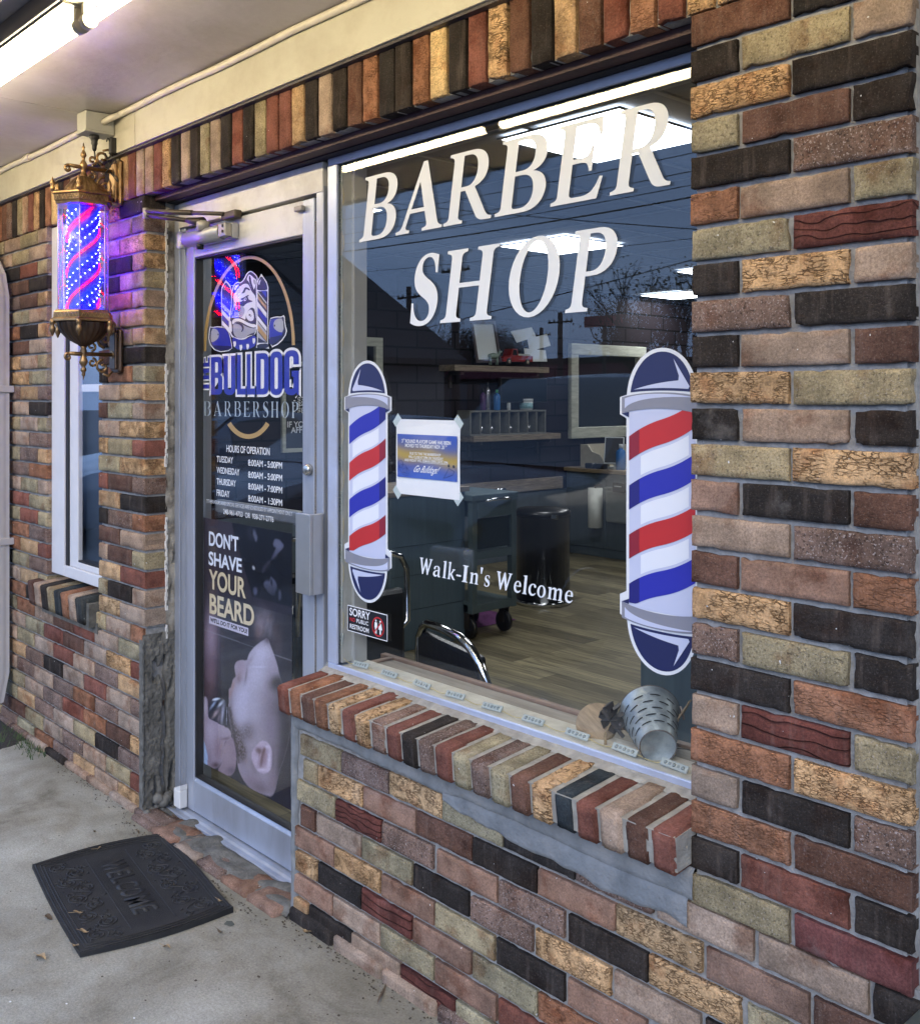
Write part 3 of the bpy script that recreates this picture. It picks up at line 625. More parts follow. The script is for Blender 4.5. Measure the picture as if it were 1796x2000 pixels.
mb=MB(); mb.box(-3.3,-2.505,YF+.03,YF+.05,2.072,2.083); mb.box(-2.461,-2.441,YF+.03,YF+.1,.6,2.17); mb.build('dark_gap',blk,dfr)
mb=MB(); mb.box(-3.39,-2.463,YF-.045,YF+.09,.012,.022,.003); mb.prism([(YF-.045,.012),(YF-.02,.026),(YF+.06,.026),(YF+.07,.012)],'x',-3.39,-2.463); mb.build('sill_plate',alu,dfr)
XA,XB=-3.300,-2.507; GA,GB=-3.243,-2.568; ZB,ZTp=.030,2.071; GZ0,GZ1=.150,1.968
mb=MB()
mb.box(XA,GA,YF-.002,YF+.043,ZB,ZTp,.003); mb.build('stile',alu,door)
mb=MB(); mb.box(GB,XB,YF-.002,YF+.043,ZB,ZTp,.003); mb.build('stile',alu,door)
mb=MB(); mb.box(GA+.0005,GB-.0005,YF-.001,YF+.043,GZ1,ZTp,.003); mb.build('top_rail',alub,door)
mb=MB(); mb.box(GA+.0005,GB-.0005,YF-.001,YF+.043,ZB,GZ0-.012,.003); mb.prism([(YF-.001,GZ0-.0125),(YF+.012,GZ0),(YF+.035,GZ0),(YF+.035,GZ0-.0125)],'x',GA+.0005,GB-.0005); mb.build('bottom_rail',alu,door)
mb=MB()
for a,b,z0,z1 in((GA,GA+.007,GZ0,GZ1),(GB-.007,GB,GZ0,GZ1),(GA+.007,GB-.007,GZ0,GZ0+.006),(GA+.007,GB-.007,GZ1-.007,GZ1)): mb.box(a,b,YF+.003,YF+.03,z0,z1)
mb.build('gasket',blk,door)
YG=.140
mb=MB(); mb.box(GA+.006,GB-.006,YG,YG+.006,GZ0+.005,GZ1-.006); mb.build('glass_pane',GLS,door)
# pull handle on the right stile
hx0=P(578,1080,Y=YF-.05).x; hx1=P(606,1080,Y=YF-.05).x; hz1=P(590,1003,Y=YF-.05).z; hz0=P(590,1160,Y=YF-.05).z
mb=MB(); mb.box(hx0,hx1,YF-.052,YF-.040,hz0,hz1,.002); mb.box(hx1-.012,hx1,YF-.040,YF-.003,hz0,hz1,.002); mb.build('pull_handle',mat('handle_steel',(.46,.46,.45),.35,metal=.7,var=.06,bump=.1),door)
mb=MB(); mb.M=Matrix.Translation(P(604,917,Y=YF-.003))@Matrix.Rotation(R(90),4,'X'); mb.lathe([(0,.016),(.014,.016),(.017,.012),(.018,0)],24); mb.build('lock_cylinder',mat('lock_nickel',(.55,.53,.48),.25,metal=.9),door)
mb=MB(); v=P(604,917,Y=YF-.02); mb.box(v.x-.0015,v.x+.0015,YF-.0205,YF-.019,v.z-.005,v.z+.005); mb.build('keyway',blk,door)
v0=P(388,980,Y=.22)
mb=MB(); mb.box(GA-.01,GB+.01,.20,.225,v0.z-.022,v0.z+.022,.006); mb.build('push_bar',mat('push_bar_metal',(.30,.31,.32),.35,metal=.7,var=.1),door)
mb=MB(); v=P(352,1556,Y=YF-.02); mb.box(v.x-.022,v.x+.024,YF-.035,YF-.004,v.z-.035,v.z+.028,.004); mb.prism([(v.x-.022,v.z+.0285),(v.x+.024,v.z+.0285),(v.x+.024,v.z+.048)],'y',YF-.033,YF-.005); mb.build('pivot_hinge_cover',mat('pivot_white',(.66,.66,.65),.5),door)
mb=MB(); v=P(352,470,Y=YF-.02); mb.box(v.x-.012,v.x+.02,YF-.03,YF-.004,v.z-.03,v.z+.03,.008); mb.build('pivot_hinge_cover',alub,door)
mb=MB(); mb.box(-2.5065,-2.4985,YF+.0,YF+.004,.6,2.0); mb.build('weather_strip',mat('grimy_pile',(.16,.15,.14),.95,var=.5,scale=300,bump=1,bscale=400),door)
mb=MB(); v=P(582,407,Y=YF-.015); mb.box(v.x-.02,v.x+.02,YF-.018,YF-.002,v.z-.008,v.z+.008,.003); mb.build('latch_block',mat('latch',(.30,.28,.25),.5,metal=.5),door)
# closer
clo=thing('door_closer','silver hydraulic door closer with two dark arms above the glass door','door closer',(0,0,0))
va=P(352,468,Y=.05); vb=P(428,452,Y=.06)
cx0=P(358,470,Y=.07).x; cx1=P(444,452,Y=.07).x; cz=P(400,458,Y=.07).z
mb=MB(); mb.tube([(cx0,.085,cz),(cx1-.05,.085,cz)],.026,20); mb.box(cx0+.02,cx1,.087,YF-.003,cz-.026,cz+.026,.004); mb.build('closer_body',mat('closer_silver',(.40,.40,.41),.4,metal=.4,var=.08,bump=.2),clo)
mb=MB(); mb.M=Matrix.Translation((cx1-.05,.085,cz))@Matrix.Rotation(R(90),4,'Y'); mb.lathe([(0,.004),(.022,.004),(.022,0)],20); mb.build('end_cap',dark,clo)
mb=MB(); mb.box(cx1-.045,cx1+.002,.060,.086,cz-.022,cz+.022,.004)
mb.build('valve_block',mat('worn_metal',(.36,.34,.30),.5,metal=.4,var=.15,bump=.3),clo)
mb=MB()
for dz in(.012,-.006): mb.M=Matrix.Translation((cx1-.012,.059,cz+dz))@Matrix.Rotation(R(90),4,'X'); mb.lathe([(0,.002),(.005,.002),(.005,0)],10)
mb.M=Matrix.Translation((cx0+.09,.085,cz-.04)); mb.lathe([(.012,0),(.014,.02)],12)
mb.build('adjusting_screw',blk,clo)
pv=Vector((cx0+.13,.075,cz+.045)); el=P(285,412,Y=-.02); sh=P(455,418,Y=YF-.02)
mb=MB(); mb.tube([el,el.lerp(Vector((sh.x,sh.y,sh.z)),.55)],.009,8); mb.tube([el.lerp(sh,.5),sh.lerp(el,.1)],.007,8); mb.box(sh.x-.06,sh.x+.03,sh.y-.012,YF-.003,sh.z-.014,sh.z+.012,.005); mb.build('fixed_arm',mat('arm_bronze',(.085,.07,.052),.5,metal=.5,var=.3,bump=.3),clo)
mb=MB(); 
e2=el+Vector((0,0,-.014)); d=(pv-e2); n_=Vector((0,0,1)); 
mb.tube([e2,pv.lerp(e2,.25)],.008,8); mb.tube([pv.lerp(e2,.28),pv],[.009,.018],8); mb.build('swing_arm',MATS['dark_bronze_metal'],clo)
mb=MB(); mb.M=Matrix.Translation(pv+Vector((0,0,-.03))); mb.lathe([(.022,0),(.022,.03),(.012,.036),(0,.036)],16); mb.build('arm_pivot',MATS['worn_metal'],clo)
mb=MB(); mb.M=Matrix.Translation(el+Vector((0,0,-.025))); mb.lathe([(.011,0),(.011,.035)],10); mb.build('elbow_pin',MATS['worn_metal'],clo)
# ---------------------------------------------------------------- shop window
win=thing('shop_window','large fixed shop window in a silver aluminium frame with white BARBER SHOP lettering','window',(0,0,0))
WX0,WX1=-2.439,-.98; WZ0,WZ1=.686,2.173
sil=mat('silver_sky_tint',(.50,.56,.72),.35,metal=.35,var=.04,scale=6,bump=.08,bscale=40,dirt=(.42,.45,.54),dscale=5)  # blue cast of the sky put into the metal's base colour
mb=MB()
mb.box(WX0,WX1,YF,.1235,WZ0,WZ0+.022,.002); mb.box(WX0,WX1,.1235,.17,WZ0,WZ0+.012); mb.build('frame_sill',sil,win)
mb=MB(); mb.box(WX0,WX0+.044,YF-.001,.123,WZ0+.0225,WZ1-.0225,.002); mb.build('frame_jamb',sil,win)
mb=MB(); mb.box(WX0+.002,WX0+.042,.1345,.20,WZ0+.0225,WZ1-.0225,.002); mb.build('frame_jamb',mat('frame_return',(.42,.43,.40),.5,var=.1,bump=.2),win)
mb=MB(); mb.box(WX0,WX1,YF,.123,WZ1-.022,WZ1,.002); mb.build('frame_head',sil,win)
mb=MB(); mb.box(WX1-.04,WX1,YF,.123,WZ0+.0225,WZ1-.0225,.002); mb.build('frame_jamb',sil,win)
mb=MB(); mb.box(WX0+.058,WX1-.04,.135,.165,WZ1-.030,WZ1-.0225); mb.build('head_gasket',blk,win)
mb=MB(); mb.box(WX0+.044,WX1-.04,.1325,.225,WZ0+.0125,WZ0+.0175,.001); mb.build('inner_ledge',mat('cream_ledge',(.55,.54,.46),.6,var=.1,scale=30,bump=.3,dirt=(.42,.40,.33),dscale=12),win)
YW=.1245
mb=MB(); mb.box(WX0+.03,WX1-.02,YW,YW+.006,WZ0+.0135,WZ1-.012); mb.build('glass_pane',GLS,win)
YD=YW-.0012
KGL=(D_+YD)/(D_+.15)
white=mat('white_vinyl',(.70,.73,.76),.45,var=.02,bump=.1,bscale=15)
# lettering: x limits taken at the baseline
def row(chars,pxs,zb,cap,slant,lab,cat,Y=YD,name='letter'):
    par=thing(lab[0],lab[1],cat,(0,0,0))
    for i,(ch,(a,b)) in enumerate(zip(chars,pxs)):
        nm={"'":'apostrophe','-':'hyphen'}.get(ch,name)
        glyph(nm,ch,P(a,775,Y=Y).x,P(b,775,Y=Y).x,1.48+(zb-1.48)*KGL,cap*KGL,Y-.0001*(i%2),white,par,slant)
    return par
# cap height .18; the slant makes tops lean to the right
row('BARBER',[(701,769),(772,862),(865,958),(965,1060),(1074,1171),(1190,1308)],1.922,.180,.17,('window_lettering','large white serif italic letters reading BARBER high on the shop window'),'window lettering')
row('SHOP',[(794,849),(859,959),(985,1082),(1103,1189)],1.672,.184,.17,('window_lettering','large white serif italic letters reading SHOP on the shop window below BARBER'),'window lettering')
wl=[('W',819,838+6),('a',847,861),('l',865,872.5),('k',875,890),('-',892,901),('I',903,914.5),('n',918,935),("'",937,942),('s',946,957),('W',969,999),('e',1004,1018),('l',1021,1030),('c',1032.5,1047),('o',1049.5,1066),('m',1070,1099),('e',1103.5,1119)]
row([a for a,_,_ in wl],[(b-2,c-2) for _,b,c in wl],1.0095,.043,.14,('window_lettering',"small white serif italic letters reading Walk-In's Welcome low on the shop window"),'window lettering')
# ---------------------------------------------------------------- barber pole decals
vn=lambda n,c,r=.4: mat(n,c,r,bump=.06,bscale=8)
NV=vn('vinyl_navy',lin(34,40,82)); WH=vn('vinyl_white',(.66,.68,.71)); LG=vn('vinyl_pale_lilac',lin(186,192,216)); GY=vn('vinyl_grey',lin(128,130,142)); GD=vn('vinyl_dark_grey',lin(88,90,110))
BLU=vn('vinyl_blue',lin(44,48,160)); BLD=vn('vinyl_dark_blue',lin(36,36,112)); RED=vn('vinyl_red',lin(178,46,48)); REDD=vn('vinyl_dark_red',lin(130,34,50)); WH2=vn('vinyl_bright',(.70,.73,.80))
def pole_decal(xl,flip,colors,label):
    top=thing('barber_pole_decal',label,'window decal',(0,0,0))
    W=.183*KGL; ztop=1.48+.103*KGL; sc_=.0002462*KGL; xl=xl*KGL
    X=lambda u:(xl+(W-u if flip else u))
    def pt(zx,zy): return (X((zx-118)/447*W), ztop-(zy-140)*sc_)
    def poly(n,pts,m,k): return flat_poly(n,pts,YD-.00035*k,m,top)
    def bez(p0,p1,p2,p3,n=12):
        return [tuple((1-t)**3*a+3*(1-t)**2*t*b+3*(1-t)*t*t*c+t**3*d for a,b,c,d in zip(p0,p1,p2,p3)) for t in [i/n for i in range(n+1)]]
    # white outline silhouette
    out=[(118,540)]+bez((118,540),(130,300),(220,140),(340,140))[1:]+bez((340,140),(450,140),(550,300),(562,540))[1:]+[(608,560),(608,712),(565,745),(565,2265),(608,2300),(608,2475),(566,2505)]+bez((560,2520),(550,2760),(450,2925),(340,2925))+bez((340,2925),(230,2925),(130,2760),(118,2500))[1:]+[(72,2475),(72,2300),(118,2265),(118,745),(72,712),(72,560)]
    poly('outline',[pt(*p) for p in out],WH,0)
    # domes
    d1=[(142,520)]+bez((142,520),(160,320),(230,172),(338,172))[1:]+bez((338,172),(440,172),(520,320),(538,520))[1:]+bez((538,520),(420,500),(260,500),(142,520))[1:-1]
    poly('top_cap',[pt(*p) for p in d1],NV,1)
    hl=[(265,235),(168,470),(175,492)]+bez((175,492),(300,478),(420,480),(515,495))+bez((515,495),(430,455),(330,430),(235,420))[1:]+[(232,380)]
    poly('highlight',[pt(*p) for p in hl],LG,2)
    mir=lambda p:(p[0],140+2925-p[1])
    poly('bottom_cap',[pt(*mir(p)) for p in d1],NV,1); poly('highlight',[pt(*mir(p)) for p in hl],LG,2)
    # shaft
    poly('shaft',[pt(x,y) for x,y in ((133,640),(545,640),(545,2400),(133,2400))],LG,1)
    def edge(y0,x0=133,x1=545,n=16,rise=308):
        o=[]
        for i in range(n+1):
            x=x0+(x1-x0)*i/n; tt=(x-133)/412
            if flip: tt=1-tt
            o.append((x,y0-rise*(tt+(.5*(abs(2*tt-1)**2.2)*(1 if tt>.5 else -1)+.5-tt)*.38)))
        return o
    def clipy(pts,lo,hi): return [(x,min(max(y,lo),hi)) for x,y in pts]
    y=905
    for i,cn in enumerate(colors):
        main,drk=(BLU,BLD) if cn=='b' else (RED,REDD)
        a=edge(y); b=edge(y+212)[::-1]; lo,hi=655,2360
        if min(q[1] for q in b)>hi: break
        poly('stripe',[pt(*p) for p in clipy(a+b,lo,hi)],main,3)
        a=edge(y,478,545,5); b=edge(y+212,478,545,5)[::-1]
        poly('stripe_shade',[pt(*p) for p in clipy(a+b,lo,hi)],drk,4)
        # pale panel between stripes
        a=edge(y+212+28,172,470,8); b=edge(y+430-26,172,470,8)[::-1]
        if y+430<2500: poly('panel',[pt(*p) for p in clipy(a+b,lo,hi)],WH2,2)
        y+=430
    # collars
    col=[(88,562)]+bez((88,562),(220,505),(460,505),(592,562))+[(592,705)]+bez((592,705),(450,640),(230,640),(88,712))
    poly('collar',[pt(*p) for p in col],GY,5)
    poly('collar_shine',[pt(*p) for p in [(148,560)]+bez((148,560),(280,520),(480,520),(572,572))+bez((572,660),(540,600),(420,545),(148,562))],LG,6)
    poly('collar_shade',[pt(*p) for p in [(592,705),(545,738),(545,690)]],NV,5); poly('collar_shade',[pt(*p) for p in [(88,712),(133,738),(133,690)]],NV,5)
    poly('collar',[pt(*mir(p)) for p in col],GY,5)
    poly('collar_shine',[pt(*mir(p)) for p in [(148,560)]+bez((148,560),(280,520),(480,520),(572,572))+bez((572,660),(540,600),(420,545),(148,562))],LG,6)
    poly('collar_shade',[pt(*mir(p)) for p in [(592,705),(545,738),(545,690)]],NV,5); poly('collar_shade',[pt(*mir(p)) for p in [(88,712),(133,738),(133,690)]],NV,5)
pole_decal(-2.387,False,'brbr','barber pole decal on the shop window beside the taped notice, top stripe blue')
pole_decal(-1.376,True,'rbrb','barber pole decal whose top stripe is red, cut off by the right brick pier')
# ---------------------------------------------------------------- notice, restroom sign
ink=mat('print_white',(.82,.82,.82),.5,bump=.05,bscale=10)
paper=mat('white_paper',(.80,.81,.82),.8,var=.02,bump=.15,bscale=9)
nt_=thing('paper_notice','white paper notice with a blue and gold print taped inside the shop window','notice',(0,0,0))
KG=(D_+YD)/(D_+.15); x0,x1,z0,z1=-2.183*KG,-1.923*KG,1.48+(1.214-1.48)*KG,1.48+(1.419-1.48)*KG
def wavy(u,v): return (x0+(x1-x0)*u,.1362+.0006*math.sin(u*5+v*3)+.0005*math.sin(v*9),z0+(z1-z0)*v)
mb=MB(); mb.grid(wavy,12,10); mb.grid(lambda u,v:(lambda p:(p[0],p[1]+.0004,p[2]))(wavy(u,v)),12,10); mb.build('sheet',paper,nt_)
# printed picture as a coloured grid
def imgmesh(name,X0,X1,Z0,Z1,Y,fn,nu,nv,parent,m):
    me=bpy.data.meshes.new(name)
    us=np.linspace(0,1,nu+1); vs=np.linspace(0,1,nv+1)
    U,V=np.meshgrid(us,vs); co=np.stack([X0+(X1-X0)*U,np.full_like(U,Y),Z0+(Z1-Z0)*V],-1).reshape(-1,3)
    i=np.arange(nu)[None,:]+np.arange(nv)[:,None]*(nu+1); f=np.stack([i,i+1,i+nu+2,i+nu+1],-1).reshape(-1,4)
    me.from_pydata(co.tolist(),[],f.tolist()); col=fn(U.ravel(),V.ravel())
    a=me.attributes.new('col','FLOAT_COLOR','POINT'); cc=np.ones((len(co),4),dtype=np.float32); cc[:,:3]=np.clip(col,0,1); a.data.foreach_set('color',cc.ravel())
    return link(name,me,m,parent)
pr=vcolmat('poster_print',.35,spec=.4)
def srgb(c): 
    c=np.asarray(c,dtype=float)/255.; return np.where(c<=.04045,c/12.92,((c+.055)/1.055)**2.4)
def nfun(U,V):
    B=srgb((52,84,178)); G=srgb((176,150,70)); Pp=srgb((96,100,130))
    t=V+.12*(U-.5)+.03*np.sin(U*9); w=np.exp(-((t-.50)/.16)**2)[:,None]; w2=np.exp(-((t-.56)/.28)**2)[:,None]
    c=B*(1-w2)+Pp*w2; c=c*(1-w)+G*w
    return c
zt=z1-.040; zb_=z0+.046
imgmesh('picture',x0+.008,x1-.008,zb_,zt,.1342,nfun,60,40,nt_,pr)
hh=zt-zb_
def nline(s,fz0,fz1,fx0,fx1,bold=.02,shear=0): return text_fit('lettering',s,x0+.008+(x1-x0-.016)*fx0,x0+.008+(x1-x0-.016)*fx1,zb_+hh*fz0,zb_+hh*fz1,.1337,ink,nt_,bold,shear=shear)
nline('3   ROUND PLAYOFF GAME HAS BEEN',.80,.885,.08,.90,.025); nline('RD',.86,.895,.105,.135,.02); nline('MOVED TO THURSDAY NOV. 20',.70,.785,.14,.80,.025); nline('TH',.75,.79,.81,.84,.02)
nline('DUE TO THIS THE BARBERSHOP',.535,.595,.22,.74,.02); nline('WILL CLOSE AT 5PM ON THURSDAY',.455,.515,.20,.78,.02); nline('AND FRIDAY WILL REMAIN OPEN UNTIL 5PM.',.375,.435,.13,.86,.02)
for a,b,z in((.30,.78,.448),(.42,.86,.366)): flat_poly('underline',[(x0+.008+.242*a,zb_+hh*z),(x0+.008+.242*b,zb_+hh*z),(x0+.008+.242*b,zb_+hh*(z-.006)),(x0+.008+.242*a,zb_+hh*(z-.006))],.1337,ink,nt_)
nline('Go Bulldogs!',.09,.30,.25,.74,.012,.18)
lineb=mat('line_art_blue',lin(30,50,120),.5)
mb=MB()
for cx_,cz_,rx,rz in((.10,.20,.07,.10),(.15,.13,.06,.09),(.15,.13,.03,.045),(.06,.30,.04,.09)):
    mb.tube([(x0+.008+.242*(cx_+rx*math.cos(t)),.1338,zb_+hh*(cz_+rz*math.sin(t))) for t in [i*math.pi/10 for i in range(20)]],.0006,4,closed=True)
for a,b in(((.78,.05),(.86,.28)),((.78,.05),(.92,.14)),((.86,.28),(.95,.22)),((.92,.14),(.95,.22))):
    mb.tube([(x0+.008+.242*a[0],.1338,zb_+hh*a[1]),(x0+.008+.242*b[0],.1338,zb_+hh*b[1])],.0006,4)
mb.build('line_drawing',lineb,nt_)
mb=MB()
for a in((.86,.34),(.94,.33)): 
    mb.M=Matrix.Translation((x0+.008+.242*a[0],.1337,zb_+hh*a[1]))@Matrix.Rotation(R(90),4,'X'); mb.lathe([(0,.0004),(.004,.0004),(.004,0)],12)
mb.M=Matrix(); mb.build('paw_mark',mat('print_black',(.02,.02,.03),.5),nt_)
tape=mat('sticky_tape',(.52,.60,.58),.4)
for x,z,sx,sz in((x0,z1,-1,1),(x1,z1,1,1),(x0,z0,-1,-1),(x1,z0,1,-1)):
    mb=MB(); mb.add([(x-sx*.008,.1360,z+sz*.016),(x+sx*.014,.1360,z-sz*.008) ,(x+sx*.002,.1360,z-sz*.022),(x-sx*.022,.1360,z+sz*.002)],[(0,1,2,3)]); mb.build('tape',tape,nt_)
so=thing('restroom_sign','black SORRY NO PUBLIC RESTROOM sticker low at the left of the shop window','sign',(0,0,0))
black=mat('sign_black',(.012,.012,.016),.4); signred=mat('sign_red',lin(190,40,45),.45)
a0,a1,b0,b1=-2.391*KG,-2.205*KG,1.48+(.8025-1.48)*KG,1.48+(.877-1.48)*KG
def rect(n,x0,x1,z0,z1,Y,m,p): return flat_poly(n,[(x0,z0),(x1,z0),(x1,z1),(x0,z1)],Y,m,p)
rect('border',a0,a1,b0,b1,YD,ink,so); rect('panel',a0+.0022,a1-.0022,b0+.0022,b1-.0022,YD-.0003,black,so)
w=a1-a0; h=b1-b0
def tx(s,fx0,fx1,fz0,fz1,m,bold=.02): text_fit('lettering',s,a0+w*fx0,a0+w*fx1,b0+h*fz0,b0+h*fz1,YD-.0006,m,so,bold)
tx('SORRY',.06,.58,.62,.92,ink,.015); tx('NO',.07,.20,.40,.55,signred,.02); tx('PUBLIC',.24,.54,.40,.55,ink,.01); tx('RESTROOM',.07,.55,.12,.30,ink,.015)
cx_,cz_=a0+w*.78,b0+h*.46; r_=h*.37
circ=lambda r:[(cx_+r*math.cos(i*math.pi/18),cz_+r*math.sin(i*math.pi/18)) for i in range(36)]
for k,dx_ in enumerate((-.010,.0095)):
    flat_poly('figure_symbol',[(cx_+dx_+.0032*math.cos(i*math.pi/6),cz_+.0155+.0032*math.sin(i*math.pi/6)) for i in range(12)],YD-.0006,ink,so)
    body=[(-.0055,.011),(.0055,.011),(.0062,-.004),(.004,-.004),(.0035,-.020),(.0006,-.020),(0,-.006),(-.0006,-.020),(-.0035,-.020),(-.004,-.004),(-.0062,-.004)] if k==0 else [(-.004,.011),(.004,.011),(.0085,-.007),(.003,-.007),(.003,-.020),(-.003,-.020),(-.003,-.007),(-.0085,-.007)]
    flat_poly('figure_symbol',[(cx_+dx_+x,cz_+z) for x,z in body],YD-.0006,ink,so)
flat_poly('ban_ring',[circ(r_),circ(r_*.86)],YD-.0009,signred,so)
q=r_*.707; flat_poly('ban_slash',[(cx_-q-.0012,cz_-q+.0012),(cx_-q+.0012,cz_-q-.0012),(cx_+q+.0012,cz_+q-.0012),(cx_+q-.0012,cz_+q+.0012)],YD-.0012,signred,so)
# ---------------------------------------------------------------- door graphics (traced on the pane)
YP=YG+.0098
logo=thing('bulldog_logo','blue and gold bulldog barbershop emblem on the upper glass of the door','logo',(0,0,0))
L3=lambda x,y:(340+x/4.0,380+y/4.0)
def tr(n,pts,m,k,p=None,Y0=None,scl=L3,cl=True):
    return flat_poly(n,[XZ(*scl(x,y),YP) for x,y in pts],(YP if Y0 is None else Y0)-.0002*k,m,p or logo)
def sm(pts,it=2):
    for _ in range(it):
        o=[]
        for i,p in enumerate(pts):
            q=pts[(i+1)%len(pts)]; o+=[(p[0]*.75+q[0]*.25,p[1]*.75+q[1]*.25),(p[0]*.25+q[0]*.75,p[1]*.25+q[1]*.75)]
        pts=o
    return pts
gold=vn('vinyl_gold',lin(178,146,88)); roy=vn('vinyl_royal',lin(40,50,160)); nav2=vn('vinyl_midnight',lin(26,28,50)); g2=vn('vinyl_light_grey',lin(168,170,176)); wv2=vn('vinyl_white2',(.80,.80,.82)); royd=vn('vinyl_royal_dark',lin(30,34,90))
def arc(cx,cy,rx,ry,a0,a1,w,n=40,tilt=0):
    o=[];i_=[]
    for k in range(n+1):
        a=R(a0+(a1-a0)*k/n); 
        o.append((cx+rx*math.cos(a),cy-ry*math.sin(a)+tilt*(rx*math.cos(a)))); i_.append((cx+(rx-w)*math.cos(a),cy-(ry-w*1.0)*math.sin(a)+tilt*(rx-w)*math.cos(a)))
    return o+i_[::-1]
tr('gold_arch',arc(585,1200,358,722,0,180,24,50,-.07),gold,0)
tr('gold_arc',arc(580,1600,215,308,-40,-140,36,24,.0),gold,0)
L5=lambda x,y:(400+x/5.756,500+y/5.756)
def te(n,pts,m,k,it=1): return tr(n,sm(pts,it) if it else pts,m,k,scl=L5)
bk_=nav2
# clippers
te('clipper',[(52,785),(75,800),(160,786),(262,812),(300,960),(312,1062),(130,1085),(36,972)],wv2,0)
te('clipper_edge',[(60,800),(80,808),(160,796),(255,820),(295,960),(305,1055),(135,1075),(46,968)],bk_,1,1)
te('clipper_body',[(76,812),(160,800),(250,826),(290,950),(302,1050),(140,1060),(66,970)],roy,2)
te('clipper_blade',[(74,816),(130,816),(166,870),(150,930),(100,965),(66,965)],g2,3); te('clipper_screw',[(146,872),(158,872),(158,890),(146,890)],bk_,4,0)
te('clipper_shade',[(80,1000),(190,1008),(300,1010),(302,1050),(140,1058)],royd,3)
te('clipper',[(716,702),(800,676),(858,682),(896,655),(905,770),(930,860),(850,980),(725,1042)],wv2,0)
te('clipper_edge',[(720,712),(800,688),(864,692),(888,672),(896,775),(918,862),(842,968),(728,1028)],bk_,1)
te('clipper_body',[(722,720),(800,700),(880,700),(886,850),(830,950),(726,1010)],roy,2)
te('clipper_blade',[(882,700),(888,860),(820,850),(768,800),(778,730),(820,702)],g2,3); te('clipper_screw',[(778,770),(792,770),(792,792),(778,792)],bk_,4,0)
te('clipper_shade',[(722,910),(800,905),(870,880),(830,950),(726,1010)],royd,3)
# barber poles
te('pole_outline',[(182,410),(190,350),(236,268),(290,330),(304,400),(300,860),(190,795)],wv2,0,0)
te('pole_shaft',[(192,420),(296,420),(296,850),(194,790)],bk_,1,0)
te('pole_cap',[(190,400),(204,345),(236,285),(282,345),(300,405),(296,430),(196,430)],bk_,2)
te('pole_shine',[(212,370),(222,340),(236,322),(226,352),(220,390)],g2,3)
for y,cm in((440,roy),(520,g2),(600,wv2),(655,roy),(720,wv2)): te('pole_stripe',[(194,y),(194,y+52),(286,y+150),(286,y+98)],cm,3,0)
te('pole_outline',[(578,345),(592,285),(638,198),(700,290),(718,350),(714,985),(726,1040),(580,1030),(592,960)],wv2,6,0)
te('pole_shaft',[(596,395),(708,395),(708,975),(600,975)],bk_,7,0)
te('pole_cap',[(590,350),(600,290),(638,212),(692,295),(708,350),(704,385),(588,385)],bk_,8)
te('pole_shine',[(606,310),(618,278),(636,258),(626,290),(616,330)],wv2,9)
for y,h,cm in((395,40,wv2),(410,70,gold),(510,62,wv2),(565,78,roy),(668,50,wv2),(730,44,g2) ,(765,68,gold),(850,60,g2)):
    y2=y+130
    te('pole_stripe',[(598,y),(598,y+h),(700,min(y2+h,972)),(700,min(y2,972))],cm,9 if cm is not g2 else 8,0)
te('pole_stripe',[(640,390),(698,390),(698,470)],roy,9,0)
te('pole_foot',[(592,990),(720,978),(722,1035),(590,1040)],bk_,9)
# head silhouette
te('head_outline',[(300,430),(318,330),(365,285),(400,300),(440,262),(470,190),(515,160),(560,190),(602,240),(590,300),(582,420),(592,560),(592,880),(500,900),(440,945),(320,930),(280,870),(270,740),(285,620),(300,540)],wv2,4,2)
te('head_dark',[(308,432),(326,340),(366,295),(400,312),(448,272),(480,200),(515,172),(556,200),(592,245),(584,310),(584,890),(500,890),(430,930),(330,915),(292,860),(284,740),(296,620),(306,540)],bk_,5,2)
te('face',[(322,440),(350,400),(385,350),(440,310),(480,310),(500,330),(530,400),(575,450),(580,560),(580,720),(560,745),(500,740),(440,715),(380,700),(330,700),(318,640),(330,540)],wv2,6,1)
te('brow_tuft',[(326,372),(345,335),(382,315),(386,330),(360,360),(350,385)],wv2,6)
te('ear_white',[(470,262),(495,205),(520,212),(560,250),(586,270),(575,330),(548,395),(520,350),(500,290)],wv2,6)
te('ear_inner',[(500,215),(520,232),(528,300),(556,378),(575,420),(545,400),(515,330),(498,270)],bk_,7)
te('ear_grey',[(548,255),(580,275),(572,330),(548,300)],g2,7)
te('brow_line',[(408,425),(440,385),(450,352),(480,350),(515,375),(508,390),(470,368),(458,390),(452,412)],bk_,7)
te('brow_fold',[(400,480),(440,466),(480,440),(500,435),(495,452),(450,480),(420,500)],bk_,7)
te('eye_socket',[(345,510),(380,520),(430,505),(450,470),(490,455),(495,490),(530,500),(545,512),(500,520),(460,540),(440,570),(380,560),(350,545),(332,520)],bk_,8)
te('eye',[(440,490),(462,462),(478,478),(466,505),(446,506)],wv2,9); te('pupil',[(456,474),(470,474),(468,494),(454,492)],bk_,10,0)
te('eye',[(340,512),(352,508),(360,530),(350,538)],wv2,9)
te('muzzle',[(300,640),(320,575),(360,545),(420,555),(455,590),(450,640),(430,680),(400,690),(370,668),(345,682),(318,690)],g2,9,1)
te('muzzle_edge',[(312,650),(326,590),(345,585),(335,650),(322,690)],bk_,10); te('nose',[(335,600),(350,560),(385,553),(410,575),(405,620),(380,635),(350,628)],lin and roy,10); te('nose_shine',[(350,575),(372,565),(380,580),(362,592)],g2,11); te('nostril',[(372,600),(392,585),(396,610),(378,620)],bk_,11)
for xx,yy in((395,640),(410,628),(402,658),(350,650),(362,662)): te('whisker_dot',[(xx,yy),(xx+7,yy),(xx+7,yy+7),(xx,yy+7)],bk_,11,0)
